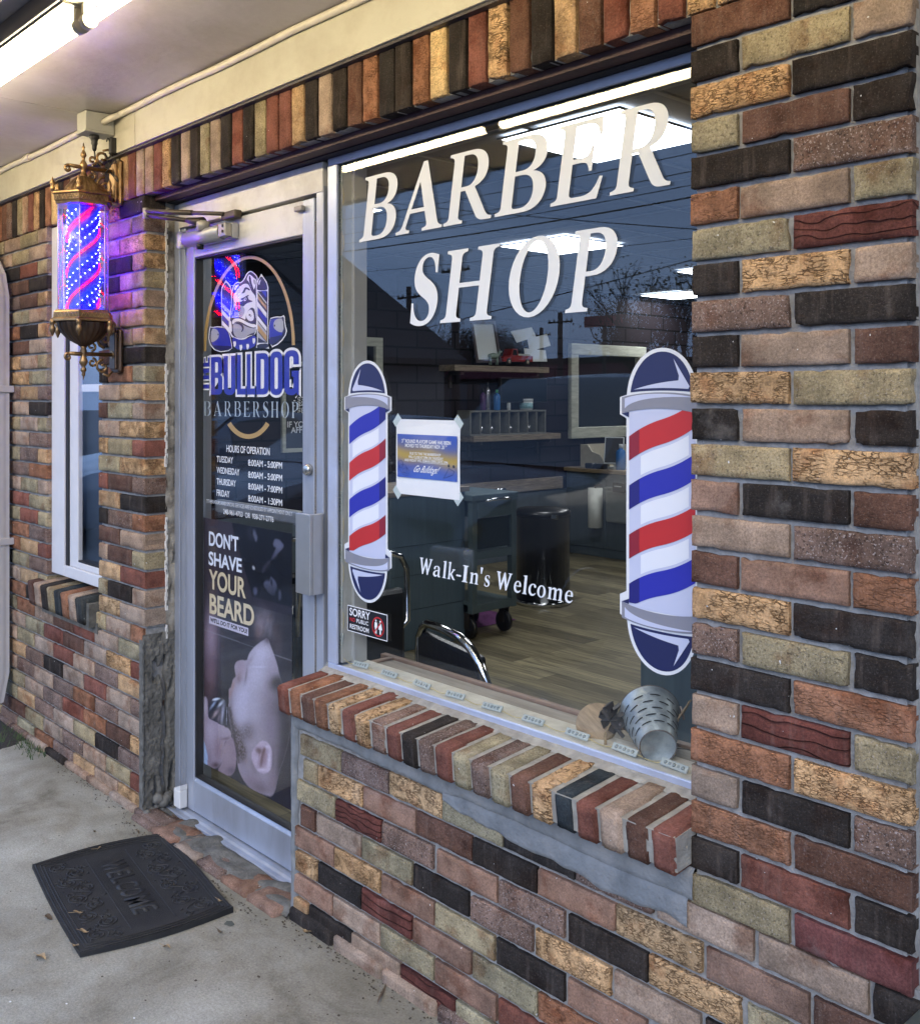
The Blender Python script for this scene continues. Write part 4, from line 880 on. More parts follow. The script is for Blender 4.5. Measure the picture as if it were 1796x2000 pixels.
te('mouth_dark',[(306,705),(330,690),(390,682),(430,700),(460,720),(470,650),(500,600),(530,575),(560,590),(572,640),(582,760),(540,770),(480,750),(420,712),(360,708),(318,740)],bk_,8,1)
te('cheek',[(466,680),(480,630),(510,600),(535,606),(556,650),(558,710),(530,735),(490,722)],wv2,9); te('cheek_fold',[(500,650),(522,655),(515,670),(535,668),(512,690),(520,672),(500,672)],bk_,10,0)
te('tooth',[(426,690),(440,655),(455,690),(448,708)],wv2,10,0); te('tooth',[(308,690),(318,662),(326,692)],wv2,10,0)
te('lip_white',[(308,735),(330,705),(390,698),(450,725),(510,760),(582,768),(580,800),(540,805),(470,775),(400,735),(350,735),(318,775)],wv2,9,1)
te('jowl',[(320,780),(340,750),(400,745),(460,790),(540,815),(582,805),(580,850),(500,880),(460,915),(400,932),(345,905),(322,850)],g2,9,1)
te('jowl_curl',[(330,770),(380,742),(430,765),(448,810),(430,850),(412,855),(428,815),(405,775),(365,760)],bk_,10)
te('left_jowl',[(284,740),(300,720),(312,860),(290,840)],wv2,7)
# spiked collar
te('collar_band',[(305,900),(380,940),(440,945),(520,905),(580,890),(582,1000),(500,1050),(330,1050)],roy,6,1)
for xx,yy in((340,985),(410,1025),(486,1015),(556,950)): te('collar_spike',[(xx-14,yy-30),(xx,yy-22),(xx+8,yy-34),(xx+20,yy-6),(xx+10,yy+28),(xx-4,yy+42),(xx-14,yy+10)],wv2,10,1)
# BULLDOG word
def doortext(name,s,l,r,yt,yb,k,m,parent,bold=.0,shear=0,sp=1.):
    """l,r pixel columns; yt,yb pixel rows at the left end"""
    X0_,Z1_=XZ(l,yt,YP); _,Z0_=XZ(l,yb,YP); X1_,_=XZ(r,yt,YP)
    return text_fit(name,s,X0_,X1_,Z0_,Z1_,YP-.0002*k,m,parent,bold,sp,shear)
word="BULLDOG"; bx=[(413,435.5),(438,461),(464,481.5),(483,500),(501.5,526),(528.5,553),(556,585)]
def blockletter(ch,l,r,yt,yb,off,k,m,name,turn=False):
    w_,p_=BLK[ch]; lps=orient(parse(p_))
    if off: lps=lps[:1]
    me=loops_mesh(lps,off)
    if not turn:
        xa,za=XZ(l,yb,YP); xb,zb_=XZ(r,yb,YP); zt_=XZ(l,yt,YP)[1]
        M=Matrix((((xb-xa)/w_,0,0,xa),(0,0,-1,YP-.0002*k),(0,(zt_-za)/700,0,za),(0,0,0,1)))
    else: # reads upwards
        xa,z0_=XZ(l,yb,YP); xb,_=XZ(r,yb,YP); z1_=XZ(l,yt,YP)[1]
        M=Matrix(((0,-(xb-xa)/700,0,xb),(0,0,-1,YP-.0002*k),((z1_-z0_)/w_,0,0,z0_),(0,0,0,1)))
    me.transform(M); link(name,me,m,logo)
for ch,(a,b_) in zip(word,bx):
    t=(a-413)
    for off,k,m,nm in((42,11,wv2,'word_outline'),(0,13,roy,'word_letter')): blockletter(ch,a,b_,697.5-t*.082,770.5-t*.0,off,k,m,nm)
for ch,yb_,yt_ in(('T',765,745),('H',741,720.5),('E',716.5,699)):
    for off,k,m,nm in((40,11,wv2,'word_outline'),(0,13,roy,'word_letter')): blockletter(ch,393,410,yt_,yb_,off,k,m,nm,True)
# BARBERSHOP thin serif
thin=vn('vinyl_silver',lin(165,178,186))
w_=[15,17,15,14,14,15,12,16,16,14]; cx=397.5
for ch,wd in zip("BARBERSHOP",w_):
    X0_=XZ(cx,782,YP)[0]; X1_=XZ(cx+wd*.98,782,YP)[0]; zb0=XZ(398,812,YP)[1]; zt0=XZ(398,783,YP)[1]
    w2,lps=glyph_loops(ch); me=loops_mesh(lps,-14)
    me.transform(Matrix((((X1_-X0_)/w2,0,0,X0_),(0,0,-1,YP-.0006),(0,(zt0-zb0)/700,0,zb0),(0,0,0,1)))); link('barbershop_letter',me,thin,logo); cx+=wd+4.2
hrs=thing('opening_hours','white HOURS OF OPERATION lettering with phone numbers on the door glass above the poster','opening hours',(0,0,0))
L4=lambda x,y:(340+x/4.168,840+y/4.168)
def ht(s,x0,x1,yt,yb,bold=.015): 
    a=L4(x0,yt); b=L4(x1,yb); doortext('lettering',s,a[0],b[0],a[1],b[1],1,ink,hrs,bold)
ht('HOURS OF OPERATION',427,778,120,178)
for s,x1,y in(('TUESDAY',480,208),('WEDNESDAY',532,298),('THURSDAY',503,390),('FRIDAY',452,482)): ht(s,347,x1,y,y+52)
for s,y in(('8:00AM - 5:00PM',238),('8:00AM - 5:00PM',335),('8:00AM - 7:00PM',430),('8:00AM - 1:30PM',528)): ht(s,603,880,y,y+52)
ht('OTHER HOURS AND SPECIAL SERVICES ARE SCHEDULED BY APPOINTMENT ONLY',262,962,560,590,.0); ht('248-961-4753  OR  938-271-2776',400,810,640,682,.012)
# ---------------------------------------------------------------- poster on the door
pos=thing('beard_poster','tall dark poster of a man being shaved reading DONT SHAVE YOUR BEARD on the door','poster',(0,0,0))
px0,px1,pz0,pz1=-3.223,-2.666,.197,1.055
c0=P(398,1011,Y=YP); c1=P(570,1581,Y=YP); px0,px1=c0.x,c1.x; pz1=c0.z; pz0=P(397,1490,Y=YP).z
def pixarr(X,Z,Y):
    xx=X; yy=Y+D_; t=-c_*xx+s_*yy; r=s_*xx+c_*yy
    return 898+F_*r/t, Y0_-(Z-H_)*F_/t
def inside(pts,x,y):
    res=np.zeros(x.shape,bool); n=len(pts)
    for i in range(n):
        x1,y1=pts[i]; x2,y2=pts[(i+1)%n]
        if y1==y2: continue
        cnd=((y1>y)!=(y2>y))&(x<(x2-x1)*(y-y1)/(y2-y1)+x1); res^=cnd
    return res
NU,NV_=220,400
def blur(a,n):
    for _ in range(n):
        a=np.pad(a,1,mode='edge'); a=(a[:-2]+2*a[1:-1]+a[2:])/4; a=(a[:,:-2]+2*a[:,1:-1]+a[:,2:])/4
    return a
def posterfn(U,V):
    X=px0+(px1-px0)*U; Z=pz0+(pz1-pz0)*V
    x,y=pixarr(X,Z,YP)
    img=np.tile(srgb((38,36,42)),(len(U),1)); sh=(NV_+1,NU+1)
    zx=(x-340)*4.168; zy=(y-840)*4.168          # zoom frame A
    qx=(x-250)*2.858; qy=(y-1200)*2.858         # zoom frame B
    rs=np.random.RandomState(3)
    def lay(pts,col,b=2,fr='B',op=1.,it=1):
        nonlocal img
        pts=sm(pts,it) if it else pts
        m=inside(pts,qx if fr=='B' else zx,qy if fr=='B' else zy).astype(float).reshape(sh)
        m=(blur(m,b).ravel()*op)[:,None]; img=img*(1-m)+srgb(col)*m
    FR={'C':((x-390)*2.622,(y-1160)*2.622),'D':((x-440)*5.77,(y-1000)*5.77)}
    def lay(pts,col,b=2,fr='C',op=1.,it=1,grad=None):
        nonlocal img
        pts=sm(pts,it) if it else pts; gx,gy=FR[fr]
        m=inside(pts,gx,gy).astype(float).reshape(sh)
        m=(blur(m,b).ravel()*op)[:,None]
        c=srgb(col)[None,:]
        if grad is not None:
            (x0_,y0_),(x1_,y1_),col2=grad; d2=(x1_-x0_)**2+(y1_-y0_)**2; t=np.clip(((gx-x0_)*(x1_-x0_)+(gy-y0_)*(y1_-y0_))/d2,0,1)[:,None]
            c=c*(1-t)+srgb(col2)*t
        img=img*(1-m)+c*m
    # warm dark ground under the lettering, cooler lower down
    lay([(-40,-500),(140,-500),(260,-60),(480,60),(480,1154),(-40,1154)],(60,54,64),4,'C',.75,0,((100,-300),(100,500),(30,30,40)))
    # faint upper photograph
    lay([(80,60),(760,180),(760,1080),(310,955),(190,560),(70,120)],(24,26,34),1,'D',1,0)
    lay([(240,170),(320,160),(350,260),(300,330),(250,300)],(40,42,52),8,'D',.8)
    lay([(318,190),(345,225),(366,290),(350,345),(330,300),(316,250)],(88,92,112),3,'D',.9)
    lay([(545,330),(570,298),(620,320),(665,380),(640,420),(600,460),(540,530),(505,545),(560,440),(580,390),(545,400)],(100,104,128),2,'D',.9,1,((600,350),(520,540),(66,68,84)))
    lay([(500,530),(515,560),(470,620),(440,680),(410,690),(430,610)],(58,58,70),4,'D',.8)
    lay([(430,800),(470,765),(500,790),(515,715),(530,745),(575,790),(585,850),(560,930),(540,960),(480,900),(440,840)],(92,96,118),3,'D',.85,1,((500,760),(520,960),(40,42,52)))
    lay([(505,790),(520,740),(535,790),(530,850)],(34,36,46),2,'D',.9)
    lay([(600,880),(630,885),(635,980),(600,1000)],(78,82,100),3,'D',.8)
    lay([(300,610),(325,605),(342,640),(320,660)],(176,180,190),1,'D',.8)
    lay([(310,850),(355,850),(365,910),(330,950)],(88,92,116),4,'D',.8)
    FR['G']=((x-390)*2.884,(y-1200)*2.884)
    gx,gy=FR['G']
    fine=rs.rand(*sh); n1=blur(fine,1); n1=((n1-n1.mean())/n1.std()).ravel(); n3=blur(rs.rand(*sh),10); n3=((n3-n3.mean())/n3.std()).ravel()
    def blob(cx,cy,rx,ry,col,op=1.,ang=0.,mask=None,p=1.):
        nonlocal img
        ca,sa=math.cos(math.radians(ang)),math.sin(math.radians(ang)); dx,dy=gx-cx,gy-cy
        q=((dx*ca+dy*sa)/rx)**2+((-dx*sa+dy*ca)/ry)**2; m=np.exp(-q**p)*op
        if mask is not None: m=m*mask
        img=img*(1-m[:,None])+srgb(col)*m[:,None]
    def msk(pts,b,it=2):
        return blur(inside(sm(pts,it) if it else pts,gx,gy).astype(float).reshape(sh),b).ravel()
    # blurred forearm and hair out of focus
    blob(62,120,40,150,(150,132,148),.85,0); blob(60,330,34,120,(112,90,100),.8,0); blob(48,420,30,60,(80,60,62),.6)
    blob(345,60,30,60,(140,128,136),.8,-10); blob(385,30,26,60,(120,108,118),.7,-20); blob(395,80,22,46,(150,148,160),.6,-15); blob(430,120,40,110,(70,58,62),.8,-12); blob(330,100,22,40,(120,100,104),.5)
    strand=(np.sin(gx*.22+gy*.05+n3*.8)*.5+.5); hm=np.exp(-(((gx-410)/70)**2+((gy-90)/120)**2)**2); img=img*(1-(.25*strand*hm)[:,None])+srgb((40,32,36))*(.25*strand*hm)[:,None]
    lay([(470,0),(530,0),(530,1200),(440,1040)],(36,32,40),5,'G',.9,0)
    head=[(385,133),(352,150),(310,182),(285,212),(273,240),(268,262),(232,257),(206,267),(196,290),(200,325),(206,352),(190,362),(183,388),(178,412),(165,420),(158,440),(163,470),(158,520),(166,580),(175,640),(190,700),(205,750),(212,800),(214,850),(225,890),(245,930),(270,965),(300,990),(340,1008),(385,1022),(402,1028),(425,1000),(436,940),(450,880),(480,800),(505,700),(510,600),(500,500),(470,400),(450,350),(440,290),(420,230),(400,180)]
    H=msk(head,1,1)
    img=img*(1-H[:,None])+srgb((140,130,142))*H[:,None]
    B=lambda *a,**k: blob(*a,mask=H,**k)
    B(350,230,70,80,(182,178,196),.9); B(320,330,60,110,(172,168,188),.85); B(245,470,50,110,(176,172,194),.85,10); B(300,540,60,90,(160,154,172),.7)
    B(235,560,40,70,(172,168,188),.7); B(395,300,30,90,(150,140,156),.6); B(235,300,30,50,(150,132,146),.8); B(222,360,16,30,(116,92,96),.7)
    B(262,345,7,46,(92,78,88),.65,8); B(285,262,10,40,(128,116,130),.5,30); B(330,296,42,5,(196,196,214),.5)
    B(425,520,60,150,(92,82,94),.75); B(430,700,55,150,(98,88,100),.7); B(440,390,50,50,(44,38,44),1.,0,p=1.5); B(492,500,56,140,(36,32,38),1.,p=1.5); B(496,690,56,150,(38,34,40),1.,p=1.5); B(470,860,44,120,(44,38,46),1.,p=1.5); B(440,180,34,90,(44,36,40),.95,-18,p=1.5); B(385,140,22,26,(60,50,54),.8); B(480,960,60,90,(40,34,42),1.); B(400,640,30,60,(120,108,124),.5)
    B(410,930,34,60,(112,92,104),.6); B(300,940,70,44,(118,100,114),.8,20); B(245,860,26,60,(134,122,138),.6); B(340,980,60,30,(96,80,90),.8,15)
    # lips and moustache stubble
    B(186,400,12,34,(150,118,112),.7,10); B(172,445,10,28,(150,120,122),.8)
    # beard: stippled, denser to the jaw line
    bd=np.exp(-((((gx-205)*.94+(gy-690)*-.34)/34)**2+(((gx-205)*.34+(gy-690)*.94)/140)**2)**1.3)+.75*np.exp(-(((gx-268)/44)**2+((gy-660)/50)**2)**1.2)+.8*np.exp(-(((gx-235)/26)**2+((gy-780)/50)**2))
    bd+=.5*np.exp(-(((gx-176)/12)**2+((gy-540)/90)**2)); bd=np.clip(bd,0,1)*H
    st_=np.clip(.80+.22*n1,0,1); m=bd*st_; img=img*(1-m[:,None])+srgb((62,48,46))*m[:,None]
    edge=np.exp(-(np.abs(gx-(150+(gy-420)*.17))/9)**2)*((gy>520)&(gy<840))*H; img=img*(1-.7*edge[:,None])+srgb((40,30,32))*(.7*edge[:,None])
    # ear
    E=msk([(290,800),(298,765),(322,738),(345,712),(378,716),(402,745),(412,790),(410,845),(394,885),(366,900),(336,892),(306,856)],1,1)
    img=img*(1-E[:,None])+srgb((170,154,172))*E[:,None]
    BE=lambda *a,**k: blob(*a,mask=E,**k)
    BE(352,810,34,62,(128,104,116),.9,10,p=1.6); BE(335,772,18,26,(84,56,52),.95,-35,p=1.3); BE(364,765,8,28,(92,62,58),.9,15); BE(350,820,7,40,(96,68,68),.85,8); BE(322,815,12,34,(178,162,180),.8,8); BE(342,800,5,30,(160,140,152),.8,12); BE(392,820,8,52,(196,186,204),.8,5); BE(352,876,30,9,(190,178,196),.8); BE(378,745,16,10,(190,180,198),.7,30)
    blob(300,860,14,40,(96,80,90),.5,-20); blob(412,820,10,60,(66,56,66),.6)
    # hand with the trimmer
    N2_=msk([(135,740),(165,690),(185,690),(200,745),(208,800),(206,850),(195,890),(170,915),(120,890),(100,880),(130,830)],1,1); img=img*(1-N2_[:,None])+srgb((130,112,124))*N2_[:,None]; blob(180,880,34,26,(80,66,84),.8,mask=N2_); blob(150,780,24,50,(146,128,138),.7,mask=N2_)
    HM=msk([(20,470),(32,460),(45,478),(48,540),(50,585),(90,605),(140,630),(172,650),(180,680),(172,708),(140,715),(138,770),(132,820),(108,860),(75,872),(50,862),(40,830),(20,760)],1,1)
    img=img*(1-HM[:,None])+srgb((146,132,146))*HM[:,None]
    BH=lambda *a,**k: blob(*a,mask=HM,**k)
    BH(60,660,40,60,(164,152,168),.8); BH(30,520,10,50,(176,168,184),.8); BH(110,760,34,70,(124,102,112),.8); BH(90,850,30,18,(66,44,48),.9); BH(150,700,30,10,(92,70,78),.8,-10); BH(130,660,30,24,(150,138,152),.6); BH(55,800,14,50,(120,104,116),.6)
    lay([(20,700),(34,740),(46,800),(44,850),(20,842)],(158,178,212),1,'G',1,0)
    T_=msk([(52,540),(66,490),(80,468),(125,472),(150,488),(152,560),(146,632),(120,622),(75,598),(48,586)],0,1)
    img=img*(1-T_[:,None])+srgb((44,46,58))*T_[:,None]
    BT_=lambda *a,**k: blob(*a,mask=T_,**k)
    BT_(92,478,22,7,(214,222,236),.95,-12,p=1.4); BT_(76,510,6,26,(150,166,196),.9,35); BT_(100,520,9,30,(20,24,34),.9,35); BT_(118,505,7,22,(190,200,220),.8,40); BT_(88,560,10,30,(168,150,154),.85,40); BT_(130,560,8,50,(160,160,178),.85,6); BT_(110,580,10,26,(110,98,108),.8,20); BT_(138,590,5,40,(30,30,40),.9,5); BT_(70,570,8,20,(28,30,40),.8,30)
    lay([(152,405),(166,398),(164,500),(158,600),(150,640),(142,630),(150,500)],(20,19,26),0,'G',1,0); lay([(154,520),(157,520),(152,622),(149,622)],(150,150,168),0,'G',.8,0)
    lay([(0,74),(530,262),(530,268),(0,80)],(150,150,162),0,'G',.3,0)
    img*= (1+.035*n1)[:,None]
    img*= (1+.16*np.clip((gy-100)/100,0,1))[:,None]
    return img
mb=MB(); mb.box(px0,px1,YP-.0002,YP+.0006,pz0,pz1); mb.build('sheet',mat('poster_back',(.05,.05,.055),.5),pos)
imgmesh('picture',px0,px1,pz0,pz1,YP-.0007,posterfn,NU,NV_,pos,pr)
cr=vn('print_cream',lin(212,196,160)); pw=vn('print_cool_white',(.74,.78,.86))
def pt_(s,x0,x1,yt,yb,m,k=4,bold=.025):
    a=L4(x0,yt); b=L4(x1,yb); doortext('lettering',s,a[0],b[0],a[1],b[1],k,m,pos,bold)
pt_("DON'T",285,525,818,940,pw); pt_("SHAVE",283,552,985,1098,pw); pt_("YOUR",285,585,1130,1290,cr); pt_("BEARD",290,652,1328,1490,cr)
a=L4(288,1510); b=L4(606,1572); A0=XZ(a[0],a[1],YP); A1=XZ(a[0],b[1],YP); B0=XZ(b[0],b[1],YP)
rect('caption_bar',A0[0],B0[0],A1[1],A0[1],YP-.0011,vn('print_lilac',lin(196,190,205)),pos)
doortext('lettering',"WE'LL DO IT FOR YOU!",a[0]+2,b[0]-2,a[1]+3,b[1]-3,6,black,pos,.04)
# ---------------------------------------------------------------- string of light modules round the window
led=thing('led_module_string','string of small white light modules along the foot and left side inside the shop window','light string',(0,0,0))
lm=mat('module_plastic',(.36,.41,.39),.4,var=.08); lens=mat('module_lens',(.24,.28,.27),.15)
def module(M):
    mb=MB(); mb.M=M; mb.box(-.034,.034,-.005,.0,-.0085,.0085,.003); o=mb.build('module',lm,led)
    mb=MB()
    for x in(-.022,0,.022):
        mb.M=M@Matrix.Translation((x,-.005,0))@Matrix.Rotation(R(90),4,'X'); mb.lathe([(0,.0022),(.003,.002),(.0045,0)],8)
    for x in(-.011,.011): mb.M=M; mb.box(x-.003,x+.003,-.006,-.004,-.003,.003)
    mb.build('lens',lens,o)
prev=None; wire=[]
for i in range(11):
    z=P(667,1258-92*i,Y=.137).z; xm_=P(666,900,Y=.137).x; M=Matrix.Translation((xm_,.1385,z))@Matrix.Rotation(R(90+(8 if i==0 else rb.uniform(-2,2))),4,'Y')
    module(M); wire+= [(xm_,.139,z-.034),(xm_,.139,z+.034)] if True else []
wire.sort(key=lambda p:-p[2])
bot=[]
for i,pxm in enumerate((706,761,825,890,962,1042,1128,1221,1318)):
    x=P(pxm,1300,Y=.155).x; M=Matrix.Translation((x,.155,WZ0+.0265))@Matrix.Rotation(R(-40),4,'X')@Matrix.Rotation(R(rb.uniform(-3,3)),4,'Y'); module(M); bot+=[(x-.034,.155,WZ0+.0255),(x+.034,.155,WZ0+.0255)]
def sag(a,b,n=6,s=.006): 
    a=Vector(a);b=Vector(b); return [a.lerp(b,i/n)+Vector((.004*math.sin(i/n*math.pi),0,-s*math.sin(i/n*math.pi))) for i in range(1,n)]
pts=[]
for i,p in enumerate(wire):
    if pts and i%2==0: pts+=[Vector(q)+Vector((.006,0,0)) for q in sag(pts[-1],p,5,0)]
    pts.append(Vector(p))
pts+=sag(pts[-1],bot[0],5,.01)
for i,p in enumerate(bot):
    if i and i%2==0: pts+=sag(pts[-1],p,6,.005)
    pts.append(Vector(p))
mb=MB(); mb.tube(pts,.0011,5); mb.build('wire',mat('yellow_wire',(.50,.43,.22),.5),led)
# ---------------------------------------------------------------- small side window
sw=thing('side_window','narrow white framed side window in the brick wall behind the barber pole lamp','window',(0,0,0))
wh=mat('white_frame',(.60,.60,.62),.45,var=.04,bump=.1)
x0,x1=LWX+.002,PX0+.02
zb2=.742; zt2=2.19
mb=MB(); xa1=P(125,900,Y=.022).x; mb.box(x0,xa1,.022,.06,zb2,zt2,.003); mb.box(xa1+.0005,x1,.022,.16,zb2,zb2+.045,.003); mb.box(xa1+.0005,x1,.022,.16,zt2-.05,zt2,.003); mb.build('outer_frame',wh,sw)
mb=MB(); xb1=P(136,900,Y=.034).x; xb2=P(152,900,Y=.034).x; mb.box(xb1,xb2,.034,.055,zb2+.0455,zt2-.0505,.003); mb.box(xb2+.0005,x1,.034,.055,zb2+.0455,zb2+.07,.003); mb.build('sash',wh,sw)
mb=MB(); mb.box(xa1+.0005,xb1-.0005,.029,.15,zb2+.046,zt2-.0505); mb.box(xb2+.0005,x1,.036,.15,zb2+.0705,zb2+.078); mb.build('gasket',blk,sw)
mb=MB(); mb.box(xb2+.0045,x1,.047,.060,1.50,1.53,.002); mb.build('inner_sash',wh,sw)
mb=MB(); mb.box(x0+.002,x1,.075,.08,zb2,zt2); mb.build('dark_backing',mat('navy_backing',(.020,.034,.055),.6,var=.1),sw)  # sheet added so the pane stays dark behind its reflections
mb=MB(); mb.box(xb2+.001,x1,.038,.043,zb2+.078,zt2-.05); mb.build('glass_pane',GLS,sw)
# ---------------------------------------------------------------- barber pole lamp on the wall
bra=mat('antique_brass',(.30,.19,.09),.38,metal=.85,var=.25,scale=25,bump=.25,bscale=90,dirt=(.10,.06,.035),dscale=16)
brd=mat('dark_antique_brass',(.10,.065,.045),.4,metal=.8,var=.25,scale=25,bump=.25)
LX,LY=-3.588,-.137
zl=lambda y:1.48-(y-775)*.00183
lamp=thing('barber_pole_lamp','lit brass wall lamp with a red and blue LED barber pole in a glass case','wall lamp',(LX,LY,0))
def lathe(n,prof,m,nn=24,par=None,off=(0,0),**k):
    mb=MB(); mb.lathe([(r,zl(y)) for r,y in prof],nn,(off[0],off[1],0),**k); return mb.build(n,m,par or lamp)
lathe('top_finial',[(0,277),(.002,280),(.003,284),(.006,287),(.003,290),(.004,293),(.009,298),(.011,303),(.006,307),(.005,312),(.010,316),(.014,322),(.012,327),(.008,331),(.009,336),(.013,341),(.016,344)],bra)
mb=MB(); mb.lathe([(.016,zl(344)),(.030,zl(349)),(.046,zl(357)),(.060,zl(367)),(.066,zl(377)),(.068,zl(379))],96,flute=.035,nf=24); mb.build('dome',bra,lamp)
hexang=0
def hexl(n,prof,m,par=None):
    mb=MB(); mb.lathe([(r,zl(y)) for r,y in prof],6,smooth=False); return mb.build(n,m,par or lamp)
cr_=hexl('upper_crown',[(.065,378.5),(.108,379),(.112,381),(.113,384),(.105,386),(.104,397),(.100,399),(.099,403.5),(.05,404)],bra)
lc=hexl('lower_crown',[(.05,606.5),(.099,607),(.101,609),(.106,612),(.107,622),(.116,625),(.118,629),(.06,630)],bra)
mb=MB(); mb.lathe([(.088,zl(629)),(.087,zl(633)),(.083,zl(642)),(.072,zl(652)),(.055,zl(662)),(.034,zl(669)),(.020,zl(673)),(.014,zl(676))],96,flute=.03,nf=24); mb.build('bowl',brd,lamp)
lathe('bottom_finial',[(.014,675),(.009,680),(.012,685),(.008,692),(.010,697),(.014,703),(.015,708),(.010,713),(.006,716),(.010,721),(.010,724),(.005,728),(.007,731),(.003,735),(.001,741),(0,742)],bra)
mf=MB()
for k in range(6):
    a=2*math.pi*(k+.5)/6; x,y=.110*math.cos(a),.110*math.sin(a)
    mb=MB(); mb.lathe([(r,zl(q)) for r,q in ((0,352),(.003,356),(.007,362),(.009,367),(.005,371),(.008,374),(.008,377),(.005,381))],14,(x,y,0)); mb.build('crown_finial',bra,cr_)
    mb=MB(); mb.lathe([(r,zl(q)) for r,q in ((.006,626),(.010,630),(.010,634),(.006,637),(.010,641),(.010,648),(.006,653),(.002,658),(0,659))],14,(x,y,0)); mb.build('drop_finial',bra,lc)
# engraved zigzag on the crowns
for par,ya,yb_,rr in((cr_,387,396,.1055),(lc,613,621,.1085)):
    mb=MB()
    for k in range(6):
        a0=2*math.pi*(k+.5)/6; a1=2*math.pi*(k+1.5)/6; p0=Vector((rr*math.cos(a0),rr*math.sin(a0),0)); p1=Vector((rr*math.cos(a1),rr*math.sin(a1),0))
        pts=[]
        for i in range(13):
            q=p0.lerp(p1,.08+.84*i/12); q.z=zl(ya if i%2 else yb_); pts.append(q)
        mb.tube(pts,.0009,4)
    mb.build('engraving',mat('engraved_gold',(.50,.36,.16),.4,metal=.7),par)
# glass case
cg=glassmat('case_glass')
mb=MB(); 
for r in(.092,.089):
    vs=[(r*math.cos(2*math.pi*(k+.5)/6),r*math.sin(2*math.pi*(k+.5)/6),z) for z in(zl(606),zl(404)) for k in range(6)]
    mb.add(vs,[(k,(k+1)%6,6+(k+1)%6,6+k) for k in range(6)])
mb.build('glass_case',cg,lamp)
mb=MB()
for k in range(6):
    a=2*math.pi*(k+.5)/6; mb.tube([(.0905*math.cos(a),.0905*math.sin(a),zl(606)),(.0905*math.cos(a),.0905*math.sin(a),zl(404))],.0022,6)
mb.build('case_edge',mat('clear_edge',(.55,.58,.75),.15,metal=.3),lamp)
# inner tube and lights
zt_,zb_2=zl(405),zl(606)
def tubemat():
    m,nt,b=nodes('led_tube'); N=nt.nodes; L=nt.links
    tc=N.new('ShaderNodeTexCoord'); sp=N.new('ShaderNodeSeparateXYZ'); L.new(tc.outputs['Object'],sp.inputs[0])
    at=N.new('ShaderNodeMath'); at.operation='ARCTAN2'; L.new(sp.outputs[1],at.inputs[0]); L.new(sp.outputs[0],at.inputs[1])
    # strand phase: z - rise*angle
    ma=N.new('ShaderNodeMath'); ma.operation='MULTIPLY_ADD'; ma.inputs[1].default_value=-.048; L.new(at.outputs[0],ma.inputs[0]); L.new(sp.outputs[2],ma.inputs[2])
    dv=N.new('ShaderNodeMath'); dv.operation='DIVIDE'; dv.inputs[1].default_value=.126; L.new(ma.outputs[0],dv.inputs[0])
    fr=N.new('ShaderNodeMath'); fr.operation='FRACT'; L.new(dv.outputs[0],fr.inputs[0])
    cr=N.new('ShaderNodeValToRGB'); L.new(fr.outputs[0],cr.inputs[0]); e=cr.color_ramp.elements
    e[0].position=0; e[0].color=(.04,0,.03,1); e[1].position=1; e[1].color=(.04,0,.03,1)
    for p,c in((.12,(0,0,.06,1)),(.22,(0,0,.4,1)),(.36,(0,0,1,1)),(.52,(0,0,.8,1)),(.66,(0,.002,.35,1)),(.80,(.001,.002,.06,1)),(.92,(.01,.0,.03,1))):
        x=e.new(p); x.color=c
    L.new(cr.outputs[0],b.inputs['Emission Color']); b.inputs['Emission Strength'].default_value=LEDW
    b.inputs['Base Color'].default_value=(.03,.04,.12,1); b.inputs['Roughness'].default_value=.25; return m
mb=MB(); mb.lathe([(.054,zb_2),(.054,zt_)],40); tb=mb.build('led_tube',tubemat(),lamp)
ledr=mat('led_red',(.2,.02,.05),.4,emit=(1,.0006,.0022),es=34); ledb=mat('led_blue',(.2,.3,.8),.4,emit=(.50,.68,1),es=5); ledw=mat('led_white',(.5,.7,.9),.4,emit=(.66,.86,1),es=6); ledd=mat('led_deep_blue',(.0,.0,.3),.4,emit=(.0,.0,1),es=650)
def strand(name,z0,m,step,r,rr=.0555):
    mb=MB(); n=int(2*math.pi*rr/step)
    for j in range(-4,5):
        for i in range(n):
            a=-math.pi+2*math.pi*i/n; z=z0+j*.126+.048*a
            if not(zb_2+.006<z<zt_-.006): continue
            c=(rr*math.cos(a),rr*math.sin(a),z); bm=bmesh.new(); bmesh.ops.create_icosphere(bm,subdivisions=1,radius=r)
            for v in bm.verts: v.co+=Vector(c)
            bm.verts.ensure_lookup_table(); mb.add([v.co.copy() for v in bm.verts],[[v.index for v in f.verts] for f in bm.faces],True); bm.free()
    o=mb.build(name,m,lamp,fix=False); return o
K0=math.floor(2.0/.126)*.126
strand('red_led_strand',K0+.126*.0,ledr,.0055,.0026)
strand('blue_led_strand',K0+.126*.62,ledb,.0165,.0024)
strand('white_led_strand',K0+.126*.32,ledw,.0155,.0026)
strand('small_blue_led_strand',K0+.126*.48,ledd,.009,.0016)
